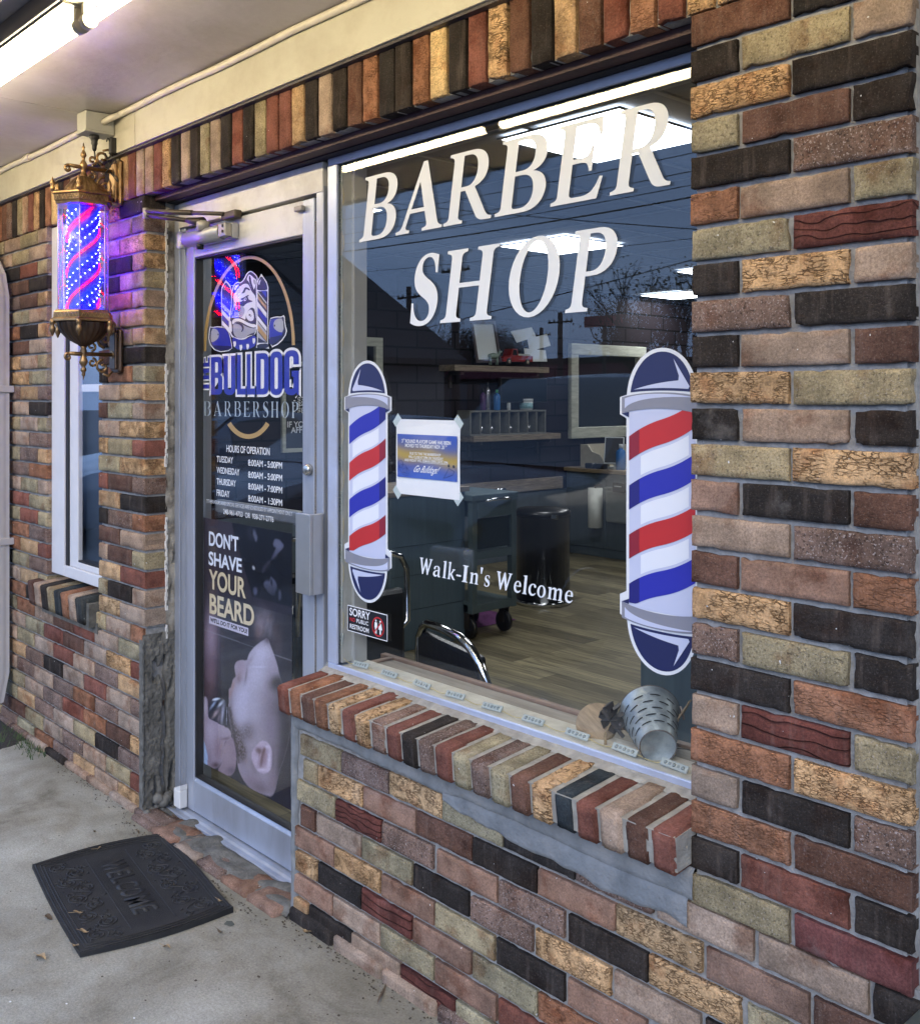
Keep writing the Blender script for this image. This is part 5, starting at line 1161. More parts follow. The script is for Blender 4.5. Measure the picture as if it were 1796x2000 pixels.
# brackets: plates, arms and scrolls (plane of the lamp axis and the wall)
Yw=-LY
def plate(z0,z1,m):
    mb=MB(); mb.box(-.036,.036,Yw-.022,Yw-.002,z0,z1,.02); mb.box(-.026,.026,Yw-.032,Yw-.021,z0+.012,z1-.012,.008); return mb.build('back_plate',m,lamp)
plate(zl(395),zl(303),bra); plate(zl(727),zl(640),brd)
def spiral(cy,cz,r0,turns,start,dirn=1,n=36,shrink=.18):
    pts=[]
    for i in range(n+1):
        t=i/n; r=r0*(1-(1-shrink)*t); a=start+dirn*turns*2*math.pi*t
        pts.append((0,cy+r*math.cos(a),cz+r*math.sin(a)))
    return pts
def arm(z,m,flipz=1):
    mb=MB()
    mb.tube([(0,Yw-.03,z),(0,-.03,z),(0,-.052,z+.001)],[.0075,.0075,.006],10)
    mb.tube([(0,-.052,z+.001)]+spiral(-.055,z-.012*1,.013,1.0,math.pi/2,1,20),.0055,8)
    o=mb.build('arm',m,lamp)
    mb=MB()
    mb.tube([(0,Yw-.024,z),(0,Yw-.034,z)],.014,16)
    mb.build('arm_socket',m,o)
    mb=MB(); f=flipz
    mb.tube(spiral(Yw-.066,z+f*.045,.026,1.15,-math.pi/2*f,-f,34),.005,8)
    mb.tube(spiral(Yw-.105,z+f*.030,.017,1.2,-math.pi/2*f,f,30),.0045,8)
    mb.tube(spiral(Yw-.060,z-f*.055,.030,1.2,math.pi/2*f,f,34),.005,8)
    mb.tube(spiral(Yw-.108,z-f*.028,.017,1.2,math.pi/2*f,-f,30),.0045,8)
    mb.tube([(0,Yw-.066,z+f*.071),(0,Yw-.045,z+f*.078),(0,Yw-.03,z+f*.06)],[.004,.005,.003],8)
    mb.tube([(0,Yw-.108,z-f*.045),(0,Yw-.075,z-f*.055),(0,Yw-.04,z-f*.09),(0,Yw-.02,z-f*.07)],[.004,.005,.005,.004],8)
    mb.build('scroll',m,lamp)
arm(zl(326),bra,1); arm(zl(691),bra,-1)
# junction box with plug and cord
jb=thing('junction_box','grey electrical box with a black plug under the soffit above the barber pole lamp','electrical box',(0,0,0))
v=P(185,262,X=LX+.03); 
bxm=mat('grey_box_paint',(.40,.40,.36),.5,var=.06,bump=.2)
bx0=LX-.02; by1=-.034
mb=MB(); mb.box(bx0-.035,bx0+.045,by1-.105,by1,2.435,2.503,.003); mb.build('box_body',bxm,jb)
mb=MB(); mb.box(bx0-.038,bx0+.048,by1-.108,by1+.0,2.428,2.4345,.002); mb.build('cover',bxm,jb)
mb=MB(); mb.tube([(bx0+.045,by1-.04,2.47),(bx0+.085,by1-.035,2.475),(bx0+.12,-.043,2.49)],.011,10); mb.build('conduit_stub',MATS['conduit_paint'],jb)
mb=MB(); px_,py_=bx0+.0,by1-.055
mb.lathe([(.017,2.428),(.018,2.418),(.014,2.414),(.011,2.405),(.012,2.398),(.009,2.392),(.008,2.378),(.005,2.372)],14,(px_,py_,0))
mb.tube([(px_,py_,2.375),(px_+.002,py_+.003,2.34),(px_+.01,py_+.02,2.31),(px_+.012,py_+.045,2.305)],.0028,6)
cp=[]
for i in range(60):
    t=i/59; cp.append((bx0+.03+.022*math.sin(t*21+1),by1-.01-.02*math.cos(t*17),2.40-.13*t+.02*math.sin(t*33)))
mb.tube(cp,.0024,6)
mb.box(bx0+.035,bx0+.055,by1-.018,by1+.01,2.36,2.42,.004)
mb.build('plug_and_cord',mat('black_rubber',(.015,.015,.016),.45),jb)
# ---------------------------------------------------------------- strip lights under the canopy
tubem=mat('lit_tube',(.9,.85,.7),.4,emit=(1,.82,.50),es=30)
hous=mat('fixture_housing',(.55,.52,.44),.35,var=.05); sock=mat('lamp_socket',(.50,.47,.40),.45,var=.1)
def fixture(xa,xb,label):
    t=thing('strip_light',label,'strip light',(0,0,0),'strip lights in a row under the canopy')
    mb=MB(); yc,zc_=-.585,2.405
    mb.prism([(yc-.05,2.504),(yc+.055,2.504),(yc+.055,2.470),(yc+.03,2.447),(yc-.05,2.447)],'x',xa+.002,xb-.002); mb.build('housing',hous,t)
    mb=MB(); mb.box(xa+.002,xb-.002,yc-.062,yc-.0505,2.452,2.504,.002); mb.build('side_rail',mat('dark_rail',(.09,.09,.10),.4,metal=.3),t)
    mb=MB(); mb.tube([(xa+.028,yc,zc_),(xb-.028,yc,zc_)],.0125,16); mb.build('tube',tubem,t)
    for x in(xa+.016,xb-.016):
        mb=MB(); mb.tube([(x-.012,yc,zc_),(x+.012,yc,zc_)],.0195,16)
        mb.box(x-.008,x+.008,yc-.016,yc+.016,zc_+.012,2.4465,.002)
        mb.build('socket',sock,t)
    return t
fixture(-3.72,-2.49,'left strip light under the canopy, seen as a long glowing tube at the top left')
fixture(-2.475,-1.245,'right strip light under the canopy, only its end in view at the top edge')
fixture(-4.95,-3.735,'third strip light under the canopy, farthest left beyond the picture edge'); fixture(-1.23,0,'strip light under the canopy nearest the camera, seen mirrored in the shop window')
# ---------------------------------------------------------------- ground
def concrete():
    m,nt,b=nodes('concrete_slab'); N=nt.nodes; L=nt.links
    tc=N.new('ShaderNodeTexCoord')
    def noi(s,d=6,r=.6,dist=0):
        n=N.new('ShaderNodeTexNoise'); n.inputs['Scale'].default_value=s; n.inputs['Detail'].default_value=d; n.inputs['Roughness'].default_value=r; n.inputs['Distortion'].default_value=dist; L.new(tc.outputs['Object'],n.inputs['Vector']); return n.outputs['Fac']
    def ramp(src,*st):
        n=N.new('ShaderNodeValToRGB'); L.new(src,n.inputs[0]); e=n.color_ramp.elements; e[0].position=st[0][0]; e[0].color=(*st[0][1],1); e[1].position=st[-1][0]; e[1].color=(*st[-1][1],1)
        for p,c in st[1:-1]: x=e.new(p); x.color=(*c,1)
        return n.outputs[0]
    a=ramp(noi(2.6,9,.66,.4),(.30,(.13,.115,.085)),(.44,(.27,.25,.20)),(.58,(.37,.355,.30)),(.75,(.50,.485,.43)))
    f=ramp(noi(150,6,.8),(.3,(.62,.62,.62)),(.7,(1.30,1.30,1.30)))
    mx=N.new('ShaderNodeMix'); mx.data_type='RGBA'; mx.blend_type='MULTIPLY'; mx.inputs[0].default_value=1; L.new(a,mx.inputs[6]); L.new(f,mx.inputs[7])
    pit=ramp(noi(75,3,.55),(.66,(0,0,0)),(.73,(1,1,1)))
    m2=N.new('ShaderNodeMix'); m2.data_type='RGBA'; L.new(pit,m2.inputs[0]); L.new(mx.outputs[2],m2.inputs[6]); m2.inputs[7].default_value=(.16,.145,.115,1)
    st=ramp(noi(9,6,.75,1.5),(.60,(0,0,0)),(.75,(.55,.55,.55)))
    m3=N.new('ShaderNodeMix'); m3.data_type='RGBA'; L.new(st,m3.inputs[0]); L.new(m2.outputs[2],m3.inputs[6]); m3.inputs[7].default_value=(.135,.12,.09,1)
    # mottled dark olive blended in towards the foot of the wall
    sp=N.new('ShaderNodeSeparateXYZ'); L.new(tc.outputs['Object'],sp.inputs[0])
    mr=N.new('ShaderNodeMapRange'); mr.inputs[1].default_value=-.22; mr.inputs[2].default_value=0; L.new(sp.outputs[1],mr.inputs[0])
    mm=N.new('ShaderNodeMath'); mm.operation='MULTIPLY'; L.new(mr.outputs[0],mm.inputs[0]); L.new(noi(7,6,.7),mm.inputs[1])
    m4=N.new('ShaderNodeMix'); m4.data_type='RGBA'; L.new(mm.outputs[0],m4.inputs[0]); L.new(m3.outputs[2],m4.inputs[6]); m4.inputs[7].default_value=(.13,.12,.085,1)
    L.new(m4.outputs[2],b.inputs['Base Color']); b.inputs['Roughness'].default_value=.9; b.inputs['Specular IOR Level'].default_value=.25
    bp=N.new('ShaderNodeBump'); bp.inputs['Strength'].default_value=.7; bp.inputs['Distance'].default_value=.003; L.new(noi(120,5,.7),bp.inputs['Height']); L.new(bp.outputs[0],b.inputs['Normal'])
    return m
mb=MB(); mb.box(-9,4,-1.9,.0,-.14,0); s=mb.build('sidewalk',concrete()); tag(s,'pale stained concrete walkway under the canopy','sidewalk',kind='structure')
mb=MB(); mb.box(-120,120,-160,-1.9005,-.2,-.13); s=mb.build('parking_lot',mat('asphalt',(.055,.055,.058),.85,var=.25,scale=3,bump=.8,bscale=80,dirt=(.08,.08,.08),dscale=.5)); tag(s,'dark asphalt parking lot in front of the shop','parking lot',kind='structure')
mb=MB(); mb.box(-160,160,.0005,140,-.3,-.02); s=mb.build('ground',MATS['asphalt']); s['kind']='structure'
# ---------------------------------------------------------------- door mat
mc=Vector((-2.9185,-.274,0)); ang=math.atan2(-.095,.62)
dm_=thing('door_mat','black rubber WELCOME door mat with raised scrolls lying askew before the door','door mat',(mc.x,mc.y,.001),rz=ang)
rub=mat('mat_rubber',(.012,.012,.0135),.62,var=.25,scale=40,bump=.5,bscale=300,dirt=(.022,.022,.021),dscale=10)
hw,hh_=.305,.213
def endx(y): return hw+.022*math.cos(y/hh_*math.pi/2)
def topy(x): return hh_+.004*math.cos(x/hw*2)
def mp_(u,v): # u,v -1..1
    y=v*hh_; return (u*endx(y),v*topy(u*hw))
mb=MB()
N1,N2=60,40
curl=lambda u,v:.002+.004*(max(0,u)**6)*max(0,v)**2+.003*abs(u)**8
mb.grid(lambda a,b:(*mp_(2*a-1,2*b-1),.0075+curl(2*a-1,2*b-1)),N1,N2)
rim=[mp_(math.copysign(1,0)*-1+2*i/40,-1) for i in range(41)]+[mp_(1,-1+2*i/30) for i in range(1,31)]+[mp_(1-2*i/40,1) for i in range(1,41)]+[mp_(-1,1-2*i/30) for i in range(1,30)]
n=len(rim); vs=[(x,y,0) for x,y in rim]+[(x,y,.0075+curl(x/hw,y/hh_)) for x,y in rim]; mb.add(vs,[(i,(i+1)%n,n+(i+1)%n,n+i) for i in range(n)])
mb.build('mat_base',rub,dm_)
zm=.0095
def hgt(x,y): return zm+curl(x/hw,y/hh_)-.002
mb=MB()
for k in(.965,.925,.885):
    mb.tube([(x*k-(0 if abs(x)<hw else 0),y*(k-.02 if k<.95 else k),hgt(x*k,y*k)) for x,y in rim],.0022,5,closed=True)
for y in(-.062,.062):
    mb.tube([(x/20*hw*.83,y,hgt(x/20*hw*.8,y)) for x in range(-20,21)],.0018,5)
mb.build('rim_ridge',rub,dm_)
mb=MB(); rr_=random.Random(5)
def sp2(cx,cy,r,t0,dr,turn=2.1,n=34):
    pts=[]
    for i in range(n+1):
        t=i/n; q=r*(1-.88*t); a=t0+dr*turn*2*math.pi*t; x,y=cx+q*math.cos(a),cy+q*math.sin(a); pts.append((x,y,hgt(x,y)))
    mb.tube(pts,.0028,5)
for sgn in(1,-1):
    for i in range(9):
        x=-.235+i*.0585; y=sgn*(.128+.020*(-1)**i); r=.027+.006*rr_.random(); sp2(x,y,r,rr_.random()*6,(-1)**i)
        sp2(x+.028,sgn*(.128-.028*(-1)**i),.015,rr_.random()*6,-(-1)**i,1.6,24)
    pts=[]
    for i in range(70):
        x=-.26+i*.52/69; y=sgn*(.122+.022*math.sin(i*.55)); pts.append((x,y,hgt(x,y)))
    mb.tube(pts,.0024,5)
    for i in range(26):
        x=-.25+i*.02; y=sgn*(.125+.045*math.sin(i*2.3)); a=rr_.random()*6; l=.016
        mb.tube([(x,y,hgt(x,y)),(x+l*.5*math.cos(a),y+l*.5*math.sin(a),hgt(x,y)+.001),(x+l*math.cos(a+.6),y+l*math.sin(a+.6),hgt(x,y))],[.001,.003,.0008],5)
mb.build('scrollwork',rub,dm_)
mb=MB()
for i in range(56):
    y=-.055+i*.002; mb.box(-.25,.25,y-.0004,y+.0004,.0090,.0100)
mb.build('ribbed_panel',rub,dm_)
x_=-.19
for ch,wd in zip("WELCOME",(.062,.036,.034,.040,.044,.058,.038)):
    w_,lps=glyph_loops(ch) if ch in 'WEO' else (None,None)
    me=text_mesh(ch,.03); n=len(me.vertices); a=np.empty(n*3); me.vertices.foreach_get('co',a); a=a.reshape(-1,3); mn=a.min(0); mx=a.max(0); u=(a[:,0]-mn[0])/(mx[0]-mn[0]); v=(a[:,1]-mn[1])/(mx[1]-mn[1])
    b=np.zeros_like(a); b[:,0]=x_+u*wd; b[:,1]=-.034+v*.072; b[:,2]=.0118
    me.vertices.foreach_set('co',b.ravel()); me.update()
    bm=bmesh.new(); bm.from_mesh(me); r=bmesh.ops.extrude_face_region(bm,geom=bm.faces[:]); bmesh.ops.translate(bm,vec=(0,0,-.005),verts=[q for q in r['geom'] if isinstance(q,bmesh.types.BMVert)]); bm.to_mesh(me); bm.free()
    link('raised_letter',me,rub,dm_); x_+=wd+.010
# ---------------------------------------------------------------- leaves, twigs, spots on the slab
lf=[mat('dead_leaf_tan',(.34,.24,.13),.8,var=.3,scale=80,bump=.5),mat('dead_leaf_brown',(.11,.075,.045),.8,var=.3,scale=80,bump=.5)]
def leaf(px,py,L_,W_,ang_,label,z=.0,m=0,curlk=.4):
    p=P(px,py,Z=z); mb=MB(); nz_=8
    def fn(u,v):
        w=math.sin(math.pi*min(1,u*1.02))**.7*(1-.3*u); y=(v-.5)*W_*w*(1+.3*noise.noise(Vector((u*9,v*2,px)))); return (u*L_-L_/2,y,.003+curlk*abs(v-.5)*W_*w*1.2+.004*math.sin(u*5+px))
    mb.grid(fn,12,4); mb.grid(lambda u,v:tuple(Vector(fn(u,v))-Vector((0,0,.0006))),12,4); mb.tube([(-L_/2-.012,0,.004),(-L_/2,0,.003),(L_*.3,0,.004)],.0006,5)
    o=mb.build('leaf',lf[m]); o.location=(p.x,p.y,z+.0015); o.rotation_euler=(0,0,ang_); tag(o,label,'leaf','dead leaves on and around the door mat'); return o
leaf(95,1795,.030,.018,.4,'small brown dead leaf on the concrete left of the mat edge',m=1)
leaf(80,1872,.042,.020,.2,'tan dead leaf on the concrete below the left corner of the mat',m=0)
leaf(152,1785,.028,.012,1.0,'curled tan leaf on the mat near its left edge',z=.012)
leaf(165,1822,.030,.012,.5,'narrow tan leaf on the mat by the lower scrolls',z=.012)
leaf(430,1762,.022,.010,.1,'pale leaf on the right corner of the mat',z=.012)
leaf(192,1660,.018,.010,1.2,'small pale leaf on the upper left edge of the mat',z=.012)
leaf(148,1850,.026,.012,.3,'pale leaf half over the front corner of the mat',z=.012)
leaf(325,1852,.030,.010,.3,'thin tan leaf on the concrete in front of the mat',m=0)
leaf(745,1945,.10,.008,-.9,'long brown seed pod lying on the concrete near the bottom edge',m=1,curlk=.1)
leaf(600,1822,.034,.016,.2,'dry brown leaf tuft against the foot of the low wall',m=0)
leaf(430,1822,.035,.006,0,'dark twig on the concrete right of the mat',m=1,curlk=.1)
leaf(185,1626,.014,.008,0,'tiny dark leaf on the concrete above the mat',m=1); leaf(270,1628,.016,.007,0,'tiny dark leaf near the top corner of the mat',m=1)
mb=MB(); p=P(448,1805,Z=0)
mb.add([(p.x+.016*math.cos(i*.5)*(1+.2*math.sin(i*2.3)),p.y+.013*math.sin(i*.5)*(1+.2*math.sin(i*1.7)),.0012) for i in range(13)],[tuple(range(13))]); o=mb.build('dried_gum',mat('gum',(.085,.09,.075),.9,var=.2,bump=.4)); tag(o,'dark grey trodden gum spot on the concrete right of the mat','gum')
mb=MB()
for i in range(230):
    px_,py_=rr_.uniform(0,1200),rr_.uniform(1440,2000)
    q=P(px_,py_,Z=0)
    if q.y>-.03 or q.y<-1.8: continue
    r=rr_.uniform(.0008,.0024)*(1 if i%7 else 1.9); a=rr_.random()*6
    mb.add([(q.x+r*math.cos(a+k)*(1+rr_.random()),q.y+r*math.sin(a+k)*(1+.5*rr_.random()),.0008+.0012*(k%2)) for k in range(6)],[(0,1,2,3,4,5)])
for i in range(520):
    x=rr_.uniform(-4.4,-1.3); y=-.014-abs(rr_.gauss(0,.022)); r=rr_.uniform(.0008,.003); a=rr_.random()*6
    if -3.4<x<-2.46: y-=.045
    mb.add([(x+r*math.cos(a+k)*(1+rr_.random()),y+r*math.sin(a+k),.0008+.0025*(k%2)*rr_.random()) for k in range(6)],[(0,1,2,3,4,5)])
o=mb.build('debris_bits',mat('dark_debris',(.06,.045,.03),.9,var=.4)); tag(o,'scattered dark grit and leaf crumbs on the concrete walkway','debris',kind='stuff')
mb=MB()
for (a,b) in ((648,1780),(540,1690),(475,1680),(130,1962),(262,1990),(20,1958),(425,1605),(330,1740)):
    q=P(a,b,Z=.0); r=.004; mb.add([(q.x+r*math.cos(k*1.05),q.y+r*.7*math.sin(k*1.05),.0015) for k in range(6)],[tuple(range(6))])
o=mb.build('paint_flecks',mat('paint_fleck',(.7,.7,.68),.6)); tag(o,'white paint flecks spattered on the concrete walkway','paint flecks',kind='stuff')
# moss tuft at the far left
mb=MB()
for i in range(420):
    x=-4.72+rr_.random()*.5; y=-.03-rr_.random()**2*.30
    if (x>-4.45 and y<-.10): continue
    h=.01+.025*rr_.random(); a=rr_.random()*6; w=.004
    mb.add([(x,y,0),(x+w*math.cos(a),y+w*math.sin(a),0),(x+.5*h*math.cos(a*2),y+.5*h*math.sin(a*2),h)],[(0,1,2)])
o=mb.build('moss',mat('moss_green',(.045,.075,.025),.9,var=.5)); tag(o,'green moss and weeds on the ground below the downspout','moss',kind='stuff')
mb=MB()
mb.grid(lambda u,v:(-5.4+1.05*u,-.42+.42*v,.006+.012*noise.noise(Vector((u*12,v*9,3)))-.012*(u>.8)*(u-.8)*5-.01*(v<.12)),30,16)
o=mb.build('soil_patch',mat('dark_soil',(.035,.030,.024),.95,var=.4,scale=60,bump=1.,bscale=150)); tag(o,kind='structure')
# ---------------------------------------------------------------- interior room
SX=-6.39; CZ=2.5
def brickpaint():
    m,nt,b=nodes('painted_brick_wall'); N=nt.nodes; L=nt.links
    tc=N.new('ShaderNodeTexCoord'); sx=N.new('ShaderNodeSeparateXYZ'); L.new(tc.outputs['Object'],sx.inputs[0]); cb=N.new('ShaderNodeCombineXYZ'); L.new(sx.outputs[1],cb.inputs[0]); L.new(sx.outputs[2],cb.inputs[1])
    bt=N.new('ShaderNodeTexBrick'); L.new(cb.outputs[0],bt.inputs['Vector']); bt.inputs['Scale'].default_value=1; bt.inputs['Brick Width'].default_value=.42; bt.inputs['Row Height'].default_value=.145; bt.inputs['Mortar Size'].default_value=.008
    bt.inputs['Color1'].default_value=(.030,.025,.030,1); bt.inputs['Color2'].default_value=(.020,.016,.020,1); bt.inputs['Mortar'].default_value=(.008,.008,.009,1)
    L.new(bt.outputs['Color'],b.inputs['Base Color']); b.inputs['Roughness'].default_value=.7; b.inputs['Specular IOR Level'].default_value=.08
    iv=N.new('ShaderNodeMath'); iv.operation='SUBTRACT'; iv.inputs[0].default_value=1; L.new(bt.outputs['Fac'],iv.inputs[1])
    bp=N.new('ShaderNodeBump'); bp.inputs['Distance'].default_value=.01; L.new(iv.outputs[0],bp.inputs['Height']); L.new(bp.outputs[0],b.inputs['Normal']); return m
def plankfloor():
    m,nt,b=nodes('vinyl_planks'); N=nt.nodes; L=nt.links
    tc=N.new('ShaderNodeTexCoord'); sx=N.new('ShaderNodeSeparateXYZ'); L.new(tc.outputs['Object'],sx.inputs[0]); cb=N.new('ShaderNodeCombineXYZ'); L.new(sx.outputs[0],cb.inputs[0]); L.new(sx.outputs[1],cb.inputs[1])
    bt=N.new('ShaderNodeTexBrick'); L.new(cb.outputs[0],bt.inputs['Vector']); bt.inputs['Scale'].default_value=1; bt.inputs['Brick Width'].default_value=.9; bt.inputs['Row Height'].default_value=.15; bt.inputs['Mortar Size'].default_value=.0015
    bt.inputs['Color1'].default_value=(.25,.215,.125,1); bt.inputs['Color2'].default_value=(.085,.07,.038,1); bt.inputs['Mortar'].default_value=(.06,.05,.03,1); bt.offset=.37; bt.squash=1.0
    mp=N.new('ShaderNodeMapping'); mp.inputs['Scale'].default_value=(1.2,16,1); L.new(tc.outputs['Object'],mp.inputs[0])
    nz=N.new('ShaderNodeTexNoise'); nz.inputs['Scale'].default_value=2.5; nz.inputs['Detail'].default_value=7; nz.inputs['Distortion'].default_value=1.2; L.new(mp.outputs[0],nz.inputs['Vector'])
    mr=N.new('ShaderNodeMapRange'); mr.inputs[1].default_value=.3; mr.inputs[2].default_value=.7; mr.inputs[3].default_value=.45; mr.inputs[4].default_value=1.5; L.new(nz.outputs['Fac'],mr.inputs[0])
    vm=N.new('ShaderNodeVectorMath'); vm.operation='SCALE'; L.new(bt.outputs['Color'],vm.inputs[0]); L.new(mr.outputs[0],vm.inputs['Scale']); L.new(vm.outputs[0],b.inputs['Base Color']); b.inputs['Roughness'].default_value=.5; return m
def st(n,m,*boxes,lab=None):
    mb=MB()
    for q in boxes: mb.box(*q)
    o=mb.build(n,m); o['kind']='structure'; return o
st('floor',plankfloor(),(SX-.02,3,.16,9.5,-.018,.018))
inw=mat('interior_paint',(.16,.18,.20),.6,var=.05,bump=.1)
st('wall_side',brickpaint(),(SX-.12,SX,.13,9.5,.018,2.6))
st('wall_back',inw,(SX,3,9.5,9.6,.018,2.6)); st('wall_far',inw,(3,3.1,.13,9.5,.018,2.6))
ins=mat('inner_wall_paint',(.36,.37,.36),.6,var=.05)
st('wall_front',ins,(SX,LWX,.16,.20,.018,2.6),(LWX,PX0,.16,.20,.018,.74),(PX0,-3.33,.125,.20,.018,2.6),(-3.33,-2.49,.17,.22,2.09,2.6),(-2.462,-2.384,.17,.215,.65,2.6),(-2.455,3,.115,.155,.018,.685),(-2.384,3,.17,.215,2.16,2.6),(-.97,3,.165,.21,.60,2.16),(-2.49,-2.455,.126,.20,.018,.70))
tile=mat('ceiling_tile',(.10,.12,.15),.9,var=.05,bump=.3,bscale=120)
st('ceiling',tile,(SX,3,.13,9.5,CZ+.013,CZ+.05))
mb=MB()
for i in range(17): mb.box(SX,3,.56+i*.61-.012,.56+i*.61+.012,CZ+.002,CZ+.010)
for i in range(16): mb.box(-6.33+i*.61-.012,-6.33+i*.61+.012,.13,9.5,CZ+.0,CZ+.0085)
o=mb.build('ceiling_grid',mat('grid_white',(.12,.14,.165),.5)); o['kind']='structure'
panel=mat('lit_panel',(.9,.9,.9),.5,emit=(.93,.97,1.0),es=8.0)
def troffer(x,y,label):
    t=thing('ceiling_light',label,'ceiling light',(0,0,0),'square ceiling light panels in the shop')
    mb=MB(); mb.box(x+.012,x+.60,y+.012,y+.60,CZ-.004,CZ-.0005); mb.build('diffuser',panel,t)
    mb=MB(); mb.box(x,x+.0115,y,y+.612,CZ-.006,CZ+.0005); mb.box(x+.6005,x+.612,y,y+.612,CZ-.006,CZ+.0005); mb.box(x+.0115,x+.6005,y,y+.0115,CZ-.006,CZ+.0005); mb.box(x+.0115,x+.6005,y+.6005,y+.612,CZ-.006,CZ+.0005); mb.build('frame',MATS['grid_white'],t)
troffer(-2.855,1.215,'large bright square ceiling light seen behind the letters E and R')
troffer(-4.88,3.215,'bright square ceiling light seen behind the letters O and P')
troffer(-4.95,1.22,'bright ceiling light seen behind the first letter B'); troffer(-4.90,5.25,'small sliver of a far ceiling light beside the pier')
troffer(-6.3,6.6,'far ceiling light hidden deep in the shop'); troffer(-.83,3.2,'ceiling light in the right half of the shop, behind the pier')
# beadboard wainscot and chair rail on the side wall
wd=mat('weathered_wood',(.26,.21,.15),.7,var=.3,scale=14,bump=.4,stretch=(4,.6,6),dirt=(.14,.11,.08),dscale=8)
gw=mat('grey_green_wood',(.48,.49,.41),.65,var=.25,scale=10,bump=.3,stretch=(4,.8,5))
gry=mat('grey_cabinet',(.075,.10,.115),.5,var=.1,scale=5,stretch=(8,8,.5),bump=.1)
r=thing('chair_rail','long wooden chair rail along the dark brick wall behind the counter','rail',(0,0,0))
v=P(930,948,X=SX+.02); mb=MB(); mb.box(SX+.001,SX+.03,3.0,5.54,v.z-.09,v.z+.02,.003); mb.build('rail_board',wd,r)
mb=MB(); mb.box(SX+.001,SX+.012,.2,8,.02,v.z-.095)
mb.build('beadboard',mat('beadboard',(.10,.125,.15),.5,var=.1),r)
def onwall(px0_,py0_,px1_,py1_,dx=.02): 
    a=P(px0_,py0_,X=SX+dx); b=P(px1_,py1_,X=SX+dx); return a.y,b.y,a.z,b.z
# mirror with wooden frame
mi=thing('wall_mirror','large mirror in a weathered wooden frame on the dark brick wall','mirror',(0,0,0))
y0,y1,zt3,_=onwall(1116,670,1262,670,.05); zb3=P(1112,857,X=SX+.05).z
f=.105; mb=MB()
mb.box(SX+.002,SX+.05,y0,y1,zt3-f,zt3,.006); mb.box(SX+.002,SX+.05,y0,y1,zb3,zb3+f,.006); mb.box(SX+.003,SX+.049,y0,y0+f,zb3+f+.001,zt3-f-.001,.006); mb.box(SX+.003,SX+.049,y1-f,y1,zb3+f+.001,zt3-f-.001,.006); mb.build('frame',gw,mi)
mb=MB(); mb.box(SX+.004,SX+.016,y0+f-.005,y1-f+.005,zb3+f-.005,zt3-f+.005); mb.build('mirror_glass',mat('mirror',(.75,.78,.8),.02,metal=1),mi)
def framed(n,label,cat,pts,fr,inner,mf,minn,dx=.03):
    t=thing(n,label,cat,(0,0,0)); a=P(*pts[0],X=SX+dx); b=P(*pts[1],X=SX+dx)
    mb=MB(); mb.box(SX+.002,SX+dx,a.y,b.y,a.z-fr,a.z,.003); mb.box(SX+.002,SX+dx,a.y,b.y,b.z,b.z+fr,.003); mb.box(SX+.002,SX+dx,a.y,a.y+fr,b.z+fr,a.z-fr,.003); mb.box(SX+.002,SX+dx,b.y-fr,b.y,b.z+fr,a.z-fr,.003); mb.build('frame',mf,t)
    mb=MB(); mb.box(SX+.003,SX+.012,a.y+fr,b.y-fr,b.z+fr,a.z-fr); mb.build(inner,minn,t); return t,a,b
framed('wall_mirror','white framed mirror partly hidden by the left edge of the shop window','mirror',((655,655),(748,812)),.07,'mirror_glass',gw,MATS['mirror'])
# price board seen through the door
bd,a,b=framed('price_board','black price board with white lettering seen through the right side of the door glass','sign',((552,705),(655,880)),.03,'board',gw,mat('chalkboard',(.03,.03,.032),.6))
def wtxt(s,px_,py_,h,k=1.):
    me=text_mesh(s,.02); n=len(me.vertices); q=np.empty(n*3); me.vertices.foreach_get('co',q); q=q.reshape(-1,3); mn=q.min(0); mx=q.max(0); o=P(px_,py_,X=SX+.016); sc1=h/(mx[1]-mn[1]); bb=np.zeros_like(q); bb[:,0]=SX+.016; bb[:,1]=o.y+(q[:,0]-mn[0])*sc1*k; bb[:,2]=o.z+(q[:,1]-mn[1])*sc1
    me.vertices.foreach_set('co',bb.ravel()); me.update(); link('lettering',me,ink,bd)
for s,x,y,h in (("- $35",573,788,.05),("- $48",573,798,.05),("- $88",573,809,.05),("IF YOU KNOW",561,835,.045),("AFFORD IT",568,846,.045)): wtxt(s,x,y,h)
# upper shelf with toy truck, goat and framed licences
def shelf(pl,pr,pyt,label,th=.05,dp=.2):
    t=thing('wall_shelf',label,'shelf',(0,0,0)); a=P(pl,pyt,X=SX+dp); b=P(pr,pyt,X=SX+dp)
    mb=MB(); mb.box(SX+.002,SX+dp,a.y,b.y,a.z-th,a.z,.003); mb.build('board',wd,t)
    mb=MB()
    for y in(a.y+.1,b.y-.13): mb.box(SX+.002,SX+dp-.03,y,y+.03,a.z-th-.03,a.z-th-.0005); mb.box(SX+.002,SX+.02,y,y+.03,a.z-th-.14,a.z-th-.031)
    mb.build('bracket',MATS['dark_bronze_metal'],t); return a.z,a.y,b.y
zs,ya_,yb2=shelf(888,1072,712,'upper wooden wall shelf carrying a red toy truck')
zs2,yc_,yd_=shelf(925,1095,852,'lower wooden wall shelf carrying a cubby rack')
